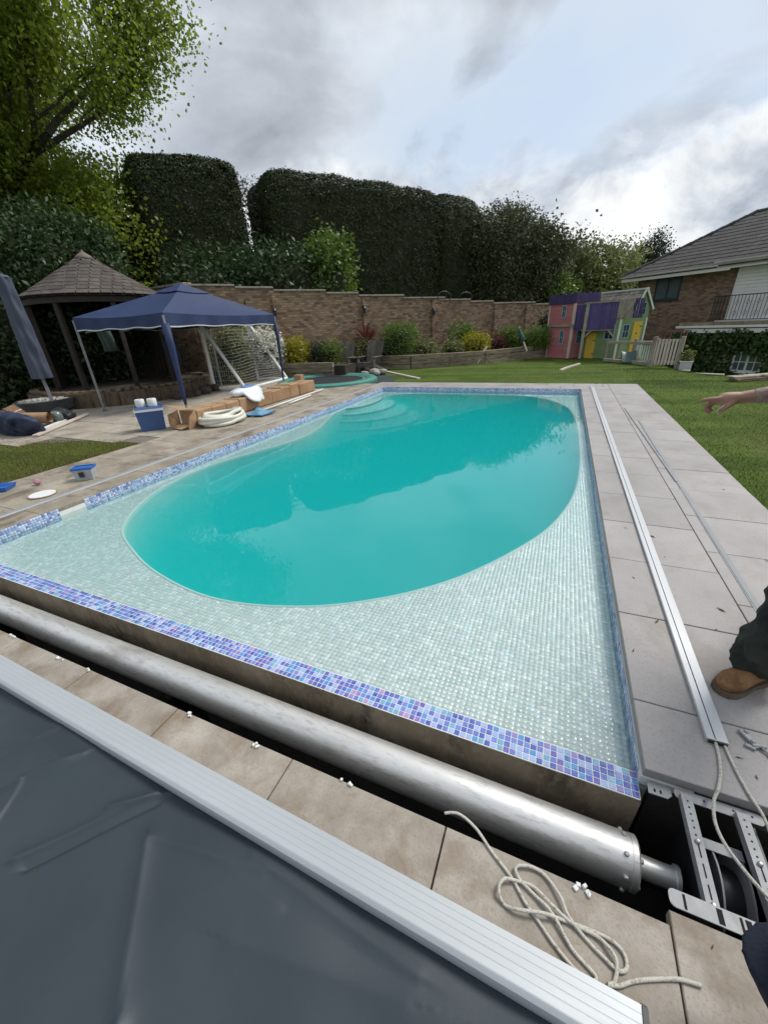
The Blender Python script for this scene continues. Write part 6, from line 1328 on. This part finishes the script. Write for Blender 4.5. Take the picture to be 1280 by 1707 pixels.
for k, (dx, dy, lab) in enumerate(((-.09, -.06, 'white paper roll on the cool box, left of the pair'), (.06, .06, 'white paper roll on the cool box, right of the pair'))):
    q = MB(); q.lathe([(.022, .402), (.072, .402), (.075, .41), (.075, .515), (.070, .525), (.022, .522)], (-6.62 + dx, 4.78 + dy, 0), n=20, caps=False); ob('paper_roll', q, M_wpaint, smooth=35, label=lab, cat='paper roll', group='paper rolls on the cool box')
# carrier bag on the carton
def bag(name, c_, half, m, lab, cat, seed, p=2.4, amp=.28):
    q = core(c_, half, p=p, amp=amp, fr=9, seed=seed, k=1.0, n=14); q.v = [(x, y, max(z, c_[2] - half[2] * .75)) for x, y, z in q.v]; return ob(name, q, m, smooth=True, label=lab, cat=cat)
t = thing('plastic_bag', (-6.1, 6.75, .36), label='crumpled white plastic bag with blue contents on the carton', cat='bag')
q = core((-6.1, 6.78, .36), (.30, .36, .09), p=2.2, amp=.30, fr=8, seed=4, k=1.0, n=14); q.v = [(x, y, max(z, .31) if x < -5.97 else z - (x + 5.97) * 1.1) for x, y, z in q.v]; ob('film', q, mat('white_film', [(.62, .66, .70), (.72, .75, .78)], scale=8, rough=.35, objco=False, bump=.5, bscale=18), t, smooth=True)
q = core((-6.14, 6.80, .44), (.15, .19, .055), p=2.2, amp=.25, fr=11, seed=9, k=1.0, n=8); ob('contents', q, mat('blue_netting', [(.05, .13, .34), (.12, .24, .5)], scale=14, rough=.7, objco=False), t, smooth=True)
# skimmer net and pole
t = thing('leaf_skimmer', (-5.4, 6.1, 0), label='blue leaf skimmer head on a long white pole beside the hose', cat='skimmer net')
q = MB(); q.tube([(-5.56, 6.35, .03), (-5.78, 9.25, .05)], .017, 8); ob('pole', q, M_goal, t, smooth=True); q = MB(); q.tube([(-5.48, 7.3, .03), (-5.62, 8.4, .03)], .020, 8); ob('inner_pole', q, M_goal, t, smooth=True)
q = MB(); q.grid(lambda u, v: (-5.62 + .40 * u, 5.98 + .42 * v + .06 * u, .03 + .10 * math.sin(math.pi * u) * math.sin(math.pi * v) + .02 * math.sin(9 * u + 7 * v)), 12, 12); ob('net', q, mat('skimmer_net', [(.07, .20, .33), (.14, .32, .46), (.035, .10, .18)], scale=24, rough=.7, objco=False), t, smooth=True)
q = MB(); q.tube([(-5.62, 5.98, .03), (-5.22, 6.04, .03), (-5.22, 6.46, .03), (-5.62, 6.40, .03)], .014, 6, closed=True); ob('frame', q, mat('skimmer_frame', [(.05, .14, .28)], rough=.5, objco=False), t, smooth=True)
# tub
tu = thing('plastic_tub', (-5.03, 2.6, 0), label='clear tub with a blue rim standing near the pool edge', cat='tub')
rt_ = Matrix.Rotation(R(40), 4, 'Z')
def ftap(c_, z0, z1, w0, w1, d0, d1, rz, wall=.006):
    M_ = Matrix.Rotation(rz, 4, 'Z'); o0 = [M_ @ Vector((sx * w0 / 2, sy * d0 / 2, z0)) for sx, sy in ((-1, -1), (1, -1), (1, 1), (-1, 1))]; o1 = [M_ @ Vector((sx * w1 / 2, sy * d1 / 2, z1)) for sx, sy in ((-1, -1), (1, -1), (1, 1), (-1, 1))]; i1 = [M_ @ Vector((sx * (w1 / 2 - wall), sy * (d1 / 2 - wall), z1)) for sx, sy in ((-1, -1), (1, -1), (1, 1), (-1, 1))]; i0 = [M_ @ Vector((sx * (w0 / 2 - wall), sy * (d0 / 2 - wall), z0 + wall)) for sx, sy in ((-1, -1), (1, -1), (1, 1), (-1, 1))]
    q = MB(); vs = [(v.x + c_[0], v.y + c_[1], v.z) for v in o0 + o1 + i1 + i0]; fs = [(3, 2, 1, 0)]
    for b in (0, 4, 8): fs += [(b + i, b + (i + 1) % 4, b + 4 + (i + 1) % 4, b + 4 + i) for i in range(4)]
    fs.append((12, 13, 14, 15)); q.add(vs, fs); return q
q = ftap((-5.03, 2.6), 0.001, .145, .17, .21, .12, .155, R(38)); ob('body', q, mat('cloudy_plastic', [(.34, .37, .40), (.42, .45, .48)], scale=12, rough=.4, objco=False), tu)
q = ftap((-5.03, 2.6), .128, .152, .215, .22, .16, .165, R(38), .010); ob('rim', q, mat('blue_rim', [(.03, .13, .42)], rough=.4, objco=False), tu)
q = MB(); q.box((-4.985, 2.53, .075), (.05, .012, .06), rz=R(38)); ob('printed_label', q, M_black, tu)
q = ftap((-5.70, 2.02), .001, .05, .26, .30, .17, .20, R(35), .012); ob('blue_tray', q, mat('blue_tray_plastic', [(.02, .12, .45), (.03, .15, .52)], rough=.4, objco=False), label='shallow bright blue tray at the left picture edge', cat='tray')
t = thing('skimmer_lid', (-4.99, 2.10, 0), label='round white skimmer cover set in the left paving', cat='cover')
q = MB(); q.lathe([(.12, .004), (.118, .012), (.02, .015)], (-4.99, 2.10, 0), n=36); ob('lid', q, M_wpaint, t, smooth=35); q = MB(); q.lathe([(.118, .0045), (.135, .0045), (.134, .008), (.119, .008)], (-4.99, 2.10, 0), n=36, caps=False); ob('ring', q, M_conc, t)
q = core((-5.42, 2.28, .035), (.035, .03, .035), p=2, amp=.3, fr=40, seed=3, k=1.0, n=4); ob('pink_cloth', q, mat('faded_pink', [(.36, .16, .20), (.42, .22, .26)], rough=.9, objco=False), smooth=True, label='small faded pink scrap on the left paving', cat='scrap')
# debris heap at the left edge
M_rust = mat('brown_card_wood', [(.11, .06, .035), (.18, .10, .06), (.24, .15, .09)], scale=4, rough=.9, objco=False, vary=.2)
def sheet(a, b, c_, d, m, name, lab, cat='board', th=.012):
    q = MB(); n_ = (Vector(b) - Vector(a)).cross(Vector(d) - Vector(a)).normalized() * th; q.add([Vector(v) for v in (a, b, c_, d)] + [Vector(v) + n_ for v in (a, b, c_, d)], [(0, 1, 2, 3), (4, 5, 6, 7), (0, 1, 5, 4), (1, 2, 6, 5), (2, 3, 7, 6), (3, 0, 4, 7)]); return ob(name, q, m, label=lab, cat=cat)
sheet((-9.9, 4.55, .02), (-9.35, 4.0, .02), (-9.55, 3.8, .26), (-10.3, 4.5, .34), M_rust, 'bent_board', 'dark brown curled board lying on the debris heap')
sheet((-10.6, 4.9, .05), (-9.7, 4.35, .12), (-10.0, 4.2, .36), (-10.9, 4.8, .32), M_rust, 'bent_board', 'brown sheet propped at the back of the debris heap')
q = MB(); q.tube([(-9.75, 4.30, .16), (-9.25, 4.55, .14)], .11, 12, caps=False); q.tube([(-9.75, 4.30, .16), (-9.25, 4.55, .14)], .085, 12, caps=False); ob('cardboard_tube', q, M_card, smooth=40, label='short fat cardboard tube in the debris heap', cat='tube')
sheet((-9.75, 4.28, .30), (-9.55, 4.16, .31), (-9.50, 4.24, .34), (-9.7, 4.36, .33), M_wpaint, 'white_offcut', 'white offcut lying on top of the debris heap', 'offcut')
bag('stuff_sack', (-8.98, 3.86, .16), (.46, .26, .20), mat('navy_nylon', [(.010, .018, .045), (.016, .028, .065)], scale=5, rough=.65, objco=False, bump=1.0, bscale=14), 'navy blue stuffed sack on the patio at the left edge', 'sack', 12, amp=.34)
bag('black_sack', (-9.55, 4.95, .10), (.26, .18, .14), M_black, 'black rubbish sack between the heap and the pebble tray', 'sack', 15)
bag('glass_jar', (-9.35, 4.72, .12), (.12, .10, .12), mat('grey_green_glass', [(.12, .15, .13)], rough=.2, objco=False), 'grey green jar beside the black sack', 'jar', 16, amp=.03)
for a, b, w_, lab in (((-8.35, 3.78), (-9.55, 5.42), .09, 'long pale timber batten lying nearest the patio grass'), ((-8.75, 4.02), (-9.45, 4.98), .07, 'white painted batten beside the long pale batten')):
    q = MB(); q.bar((*a, .025), (*b, .025), w_, .035, ch=.004); ob('timber_batten', q, M_ptrim if w_ == .09 else M_wpaint, label=lab, cat='batten')
# bits on the low wall behind the canopy
t = thing('rockery', (-8.9, 8.6, 0), label='dark rock and soil border seen under the canopy', cat='rockery')
for k in range(14):
    x, y = -9.35 + random.uniform(-.35, .3), 7.6 + k * .11 + random.uniform(-.1, .1); q = core((x, y, .06), (.13, .11, .12), p=2.3, amp=.25, fr=16, seed=k, k=1.0, n=4); ob('rock', q, mat('dark_rock', [(.05, .035, .028), (.09, .065, .05)], rough=.95, vary=.3) if k == 0 else bpy.data.materials['dark_rock'], t, smooth=True)
# ================================================================== PEOPLE
M_skin = mat('skin', [(.25, .125, .085), (.31, .165, .115), (.36, .20, .145)], scale=14, rough=.55, objco=False, bump=.08, bscale=160)
M_tattoo = mat('tattooed_skin', [(.10, .085, .08), (.20, .14, .115), (.40, .24, .18)], scale=26, rough=.55, objco=False)
M_trou = mat('dark_work_trousers', [(.010, .014, .011), (.018, .023, .018), (.026, .03, .024)], scale=9, rough=.9, objco=False, bump=.35, bscale=22)
M_boot = mat('tan_suede', [(.16, .075, .025), (.24, .12, .045), (.30, .165, .07)], scale=14, rough=.85, objco=False, bump=.2, bscale=90, dirt=(.10, .05, .02), dscale=12)
M_sole = mat('boot_sole', [(.09, .06, .04), (.14, .10, .07)], rough=.9, objco=False)
M_navy = mat('navy_fleece', [(.006, .010, .022), (.010, .016, .032)], scale=12, rough=.95, objco=False, bump=.4, bscale=90)
M_shirt = mat('charcoal_cotton', [(.02, .02, .022), (.03, .03, .033)], scale=8, rough=.9, objco=False)
M_hair = mat('brown_hair', [(.03, .02, .012), (.05, .033, .02)], scale=30, rough=.7, objco=False, bump=.5, bscale=90)
def ell(mb, c_, r_, n=16):
    pr = [(math.sin(a), -math.cos(a)) for a in np.linspace(.05, math.pi - .05, n)]
    o = len(mb.v); mb.lathe(pr, (0, 0, 0), n=n); mb.v[o:] = [(c_[0] + x * r_[0], c_[1] + y * r_[1], c_[2] + z * r_[2]) for x, y, z in mb.v[o:]]; return mb
def fuse(o, vox, sm=6, fac=.5):
    m_ = o.modifiers.new('fuse', 'REMESH'); m_.mode = 'VOXEL'; m_.voxel_size = vox; m_.use_smooth_shade = True
    if sm: s_ = o.modifiers.new('soften', 'SMOOTH'); s_.iterations = sm; s_.factor = fac
    return o
def sm_tube(mb, pts, rs, n=14, k=4):
    P_ = spline([tuple(p) for p in pts], k); r_ = [float(v[0]) for v in spline([(x, 0.0, 0.0) for x in rs], k)]; mb.tube([tuple(x) for x in P_], r_, n)
def head(mb, c_, yaw):
    ell(mb, c_, (.078, .095, .115)); f = Vector((math.cos(yaw), math.sin(yaw), 0)); s = Vector((-f.y, f.x, 0)); C_ = Vector(c_)
    mb.tube([C_ + f * .085 + Vector((0, 0, .02)), C_ + f * .112 + Vector((0, 0, -.018)), C_ + f * .09 + Vector((0, 0, -.028))], [.010, .016, .010], 8)      # nose
    mb.tube([C_ + f * .082 + s * .024 + Vector((0, 0, -.058)), C_ + f * .092 + Vector((0, 0, -.056)), C_ + f * .082 - s * .024 + Vector((0, 0, -.058))], [.006, .009, .006], 8)  # lips
    for q_ in (-1, 1): ell(mb, tuple(C_ + s * q_ * .084 + Vector((0, 0, -.01))), (.016, .016, .032), 8); ell(mb, tuple(C_ + f * .078 + s * q_ * .032 + Vector((0, 0, .008))), (.012, .012, .009), 8)
p1 = thing('person', (1.1, 1.9, 0), label='person in dark work trousers and tan boots pointing across the lawn', cat='person')
b = MB()
sm_tube(b, [(.955, 1.74, .08), (.985, 1.765, .28), (1.01, 1.785, .48), (1.08, 1.83, .72), (1.14, 1.87, .92)], [.045, .060, .058, .080, .095])
sm_tube(b, [(1.24, 2.16, .08), (1.25, 2.13, .28), (1.25, 2.09, .48), (1.23, 2.06, .72), (1.20, 2.04, .92)], [.045, .060, .058, .080, .095])
sm_tube(b, [(1.17, 1.955, .88), (1.18, 1.96, 1.02), (1.19, 1.965, 1.22), (1.19, 1.965, 1.40), (1.18, 1.96, 1.49)], [.155, .145, .165, .155, .07])
sm_tube(b, [(1.18, 1.96, 1.46), (1.16, 1.965, 1.58)], [.062, .058]); head(b, (1.135, 1.97, 1.68), math.pi * .95)
sm_tube(b, [(1.20, 2.10, 1.44), (1.22, 2.20, 1.38), (1.20, 2.26, 1.25), (1.15, 2.29, 1.15), (1.10, 2.31, 1.135)], [.06, .062, .052, .047, .045])
sm_tube(b, [(1.10, 2.31, 1.135), (1.0, 2.33, 1.132), (.90, 2.345, 1.122), (.83, 2.35, 1.112), (.785, 2.35, 1.105)], [.045, .043, .038, .031, .027])
sm_tube(b, [(1.20, 1.80, 1.44), (1.23, 1.72, 1.36), (1.26, 1.69, 1.20), (1.24, 1.70, 1.05), (1.18, 1.72, .86), (1.15, 1.72, .80)], [.06, .06, .050, .044, .030, .026])
# right hand: palm, pointing index, curled fingers, thumb
sm_tube(b, [(.79, 2.35, 1.105), (.755, 2.35, 1.100), (.72, 2.35, 1.095), (.70, 2.35, 1.092)], [.026, .030, .031, .024])
ell(b, (.735, 2.362, 1.094), (.045, .038, .022), 10)
sm_tube(b, [(.715, 2.335, 1.102), (.695, 2.332, 1.100), (.661, 2.330, 1.096), (.640, 2.330, 1.092), (.624, 2.330, 1.088)], [.0135, .0125, .0112, .0105, .008], 10)
sm_tube(b, [(.712, 2.350, 1.094), (.690, 2.348, 1.086), (.663, 2.347, 1.066), (.664, 2.348, 1.046), (.676, 2.350, 1.030)], [.012, .011, .0100, .0092, .0075], 10)
sm_tube(b, [(.714, 2.370, 1.088), (.697, 2.369, 1.076), (.673, 2.369, 1.052), (.678, 2.370, 1.036), (.692, 2.371, 1.024)], [.012, .0108, .0098, .009, .0072], 10)
sm_tube(b, [(.722, 2.388, 1.086), (.705, 2.389, 1.074), (.688, 2.390, 1.054), (.694, 2.390, 1.040), (.706, 2.390, 1.032)], [.011, .0098, .0088, .008, .0065], 10)
sm_tube(b, [(.762, 2.332, 1.090), (.742, 2.322, 1.074), (.722, 2.322, 1.054), (.706, 2.326, 1.034)], [.014, .0125, .0105, .0078], 10)
# left hand hanging
ell(b, (1.145, 1.72, .74), (.035, .018, .05), 10)
for k in range(4): sm_tube(b, [(1.125 + k * .016, 1.72, .71), (1.12 + k * .015, 1.722, .67), (1.128 + k * .013, 1.73, .635 + .006 * abs(k - 1.5))], [.0095, .0088, .007], 8)
sm_tube(b, [(1.115, 1.725, .76), (1.095, 1.735, .73), (1.092, 1.74, .70)], [.012, .010, .0075], 8)
fuse(ob('body', b, M_skin, p1), .0055, 4)
# tattoo sleeve of ink hugging the forearm
q = MB(); sm_tube(q, [(1.08, 2.313, 1.134), (1.0, 2.33, 1.132), (.90, 2.345, 1.122), (.845, 2.349, 1.114), (.825, 2.35, 1.111)], [.0462, .0442, .0392, .0335, .0310], 18); ob('tattoo', q, M_tattoo, p1, smooth=True, label='dark inked tattoo round the forearm')
q = MB(); sm_tube(q, [(.712, 2.325, 1.030), (.702, 2.323, 1.046), (.715, 2.318, 1.066), (.728, 2.330, 1.078)], [.003, .003, .003, .003], 6); ob('cord_offcut', q, M_rope, label='short white cord end held in the pointing hand', cat='cord', smooth=True)
# shirt
q = MB(); sm_tube(q, [(1.17, 1.955, .90), (1.18, 1.96, 1.02), (1.19, 1.965, 1.22), (1.19, 1.965, 1.40), (1.18, 1.96, 1.47)], [.175, .162, .18, .172, .085], 22)
sm_tube(q, [(1.20, 2.08, 1.43), (1.22, 2.20, 1.38), (1.205, 2.25, 1.28)], [.072, .076, .072], 14); sm_tube(q, [(1.20, 1.82, 1.43), (1.23, 1.72, 1.36), (1.255, 1.69, 1.24)], [.072, .075, .07], 14); fuse(ob('shirt', q, M_shirt, p1), .012, 4)
# trousers: baggy legs bunching at the boots
q = MB()
sm_tube(q, [(.955, 1.735, .085), (.952, 1.735, .115), (.965, 1.745, .15), (.955, 1.738, .19), (.985, 1.765, .24), (1.0, 1.78, .34), (1.005, 1.785, .46), (1.03, 1.80, .56), (1.09, 1.835, .74), (1.14, 1.88, .94)], [.090, .105, .094, .108, .098, .100, .102, .098, .108, .125], 26, k=5)
sm_tube(q, [(1.24, 2.15, .085), (1.24, 2.15, .13), (1.25, 2.13, .28), (1.25, 2.09, .48), (1.23, 2.06, .72), (1.20, 2.04, .94)], [.095, .10, .092, .095, .108, .125], 22)
sm_tube(q, [(1.17, 1.955, .82), (1.175, 1.96, .96)], [.17, .165], 22)
for k in range(len(q.v)):
    x, y, z = q.v[k]
    if z < .55: f = .013 * math.sin(z * 62 + x * 34 + 2 * math.sin(y * 20)) + .009 * math.sin(y * 60 - z * 41); q.v[k] = (x + f, y + f * .7, z)
tr_o = fuse(ob('trousers', q, M_trou, p1), .007, 2)
def boot(toe, heel, name='boot'):
    t_ = Vector((*toe, 0)); h_ = Vector((*heel, 0)); d = (t_ - h_).normalized(); s = Vector((-d.y, d.x, 0)); L = (t_ - h_).length
    q = MB(); secs = [(0.0, .030, .04), (.06, .036, .085), (.30, .037, .10), (.48, .040, .085), (.66, .046, .066), (.82, .047, .060), (.93, .038, .050), (1.0, .014, .030)]; n_ = 16; rings = []
    for f, w_, h0 in secs:
        c_ = h_ + d * (L * f)
        for j in range(n_):
            a = 2 * math.pi * j / n_; cu, su = math.cos(a), math.sin(a); e = lambda v: math.copysign(abs(v) ** .75, v)
            rings.append(c_ + s * (w_ * e(cu)) + Vector((0, 0, .022 + h0 / 2 + h0 / 2 * e(su))))
    fs = [(i * n_ + j, i * n_ + (j + 1) % n_, (i + 1) * n_ + (j + 1) % n_, (i + 1) * n_ + j) for i in range(len(secs) - 1) for j in range(n_)] + [tuple(range(n_)), tuple((len(secs) - 1) * n_ + j for j in range(n_))]
    q.add(rings, fs); q.tube([h_ + d * .075 + Vector((0, 0, .07)), h_ + d * .07 + Vector((0, 0, .20))], [.052, .055], 16); bo = ob(name, q, M_boot, p1); fuse(bo, .006, 5)
    out = []
    for f, w_ in ((-.02, .022), (.03, .036), (.2, .041), (.45, .038), (.68, .049), (.84, .051), (.95, .040), (1.015, .016)): out.append((f, w_))
    pl = [tuple((h_ + d * L * f + s * w_)[:2]) for f, w_ in out] + [tuple((h_ + d * L * f - s * w_)[:2]) for f, w_ in out[::-1]]
    q = MB(); q.prism(pl, .0015, .026); ob('sole', q, M_sole, bo)
    for k in range(4): c_ = h_ + d * L * (.42 + .075 * k); z_ = .125 - .014 * k; q = MB(); q.tube([c_ + s * .028 + Vector((0, 0, z_ - .012)), c_ + Vector((0, 0, z_ - .001)), c_ - s * .028 + Vector((0, 0, z_ - .012))], .0035, 6); ob('lace', q, M_sole, bo)
boot((.792, 1.605), (1.012, 1.775)); boot((1.02, 2.03), (1.26, 2.18))
q = MB(); ell(q, (1.145, 1.97, 1.715), (.086, .102, .09)); ob('hair', q, M_hair, p1, smooth=True)

p2 = thing('person', (.95, .5, 0), label='kneeling person in navy fleece clothing at the bottom right corner', cat='person')
b = MB()
sm_tube(b, [(.585, .585, .30), (.75, .52, .36), (.98, .44, .44)], [.055, .075, .09]); sm_tube(b, [(.60, .58, .29), (.67, .55, .17), (.80, .52, .08)], [.052, .048, .038])
sm_tube(b, [(1.0, .62, .10), (1.02, .55, .28), (1.05, .44, .44)], [.07, .085, .10]); sm_tube(b, [(1.0, .62, .09), (1.2, .50, .08), (1.36, .42, .07)], [.06, .055, .045])
sm_tube(b, [(1.03, .42, .42), (1.05, .43, .62), (1.04, .46, .84), (1.02, .50, .98)], [.155, .15, .165, .08]); sm_tube(b, [(1.02, .50, .96), (1.0, .52, 1.06)], [.06, .056]); head(b, (.975, .545, 1.15), math.pi * .8)
for sg in (-1, 1): sm_tube(b, [(1.02, .46 + sg * .17, .90), (.98, .50 + sg * .22, .72), (.92, .58 + sg * .18, .56), (.86, .66 + sg * .12, .48)], [.055, .05, .042, .028]); ell(b, (.83, .70 + sg * .10, .46), (.045, .02, .03), 8)
for sg in (-1, 1):
    for k in range(4): sm_tube(b, [(.80, .70 + sg * .10 + (k - 1.5) * .012, .46), (.765, .71 + sg * .10 + (k - 1.5) * .013, .45), (.75, .71 + sg * .10 + (k - 1.5) * .012, .43)], [.009, .0085, .007], 8)
    sm_tube(b, [(.84, .70 + sg * .075, .455), (.815, .70 + sg * .06, .44)], [.011, .008], 8)
fuse(ob('body', b, M_skin, p2), .009, 3)
q = MB(); sm_tube(q, [(.575, .588, .30), (.62, .57, .315), (.75, .52, .36), (.98, .44, .44)], [.080, .088, .098, .118], 22); sm_tube(q, [(.578, .586, .295), (.66, .55, .17), (.79, .52, .075)], [.082, .076, .064], 20)
sm_tube(q, [(1.0, .62, .105), (1.02, .55, .28), (1.05, .44, .44)], [.085, .10, .118], 20); sm_tube(q, [(1.0, .62, .095), (1.2, .50, .085), (1.33, .43, .08)], [.078, .07, .06], 20); sm_tube(q, [(1.03, .42, .36), (1.04, .42, .52)], [.17, .165], 22)
fuse(ob('trousers', q, M_navy, p2), .010, 3)
q = MB(); sm_tube(q, [(1.03, .42, .45), (1.05, .43, .62), (1.04, .46, .84), (1.02, .50, .97)], [.175, .17, .182, .09], 22)
for sg in (-1, 1): sm_tube(q, [(1.02, .46 + sg * .15, .90), (.98, .50 + sg * .22, .72), (.92, .58 + sg * .18, .56), (.88, .63 + sg * .13, .50)], [.075, .068, .058, .046], 14)
fuse(ob('fleece', q, M_navy, p2), .012, 3)
q = MB(); ell(q, (.985, .54, 1.185), (.086, .10, .088)); ob('hair', q, M_hair, p2, smooth=True)
for (hx, hy, tx_, ty_) in ((.84, .50, .70, .60), (1.40, .40, 1.16, .52)):
    q = MB(); sm_tube(q, [(hx, hy, .055), ((hx + tx_) / 2, (hy + ty_) / 2, .05), (tx_, ty_, .04)], [.05, .048, .036], 14); fuse(ob('boot', q, M_boot, p2), .008, 3)
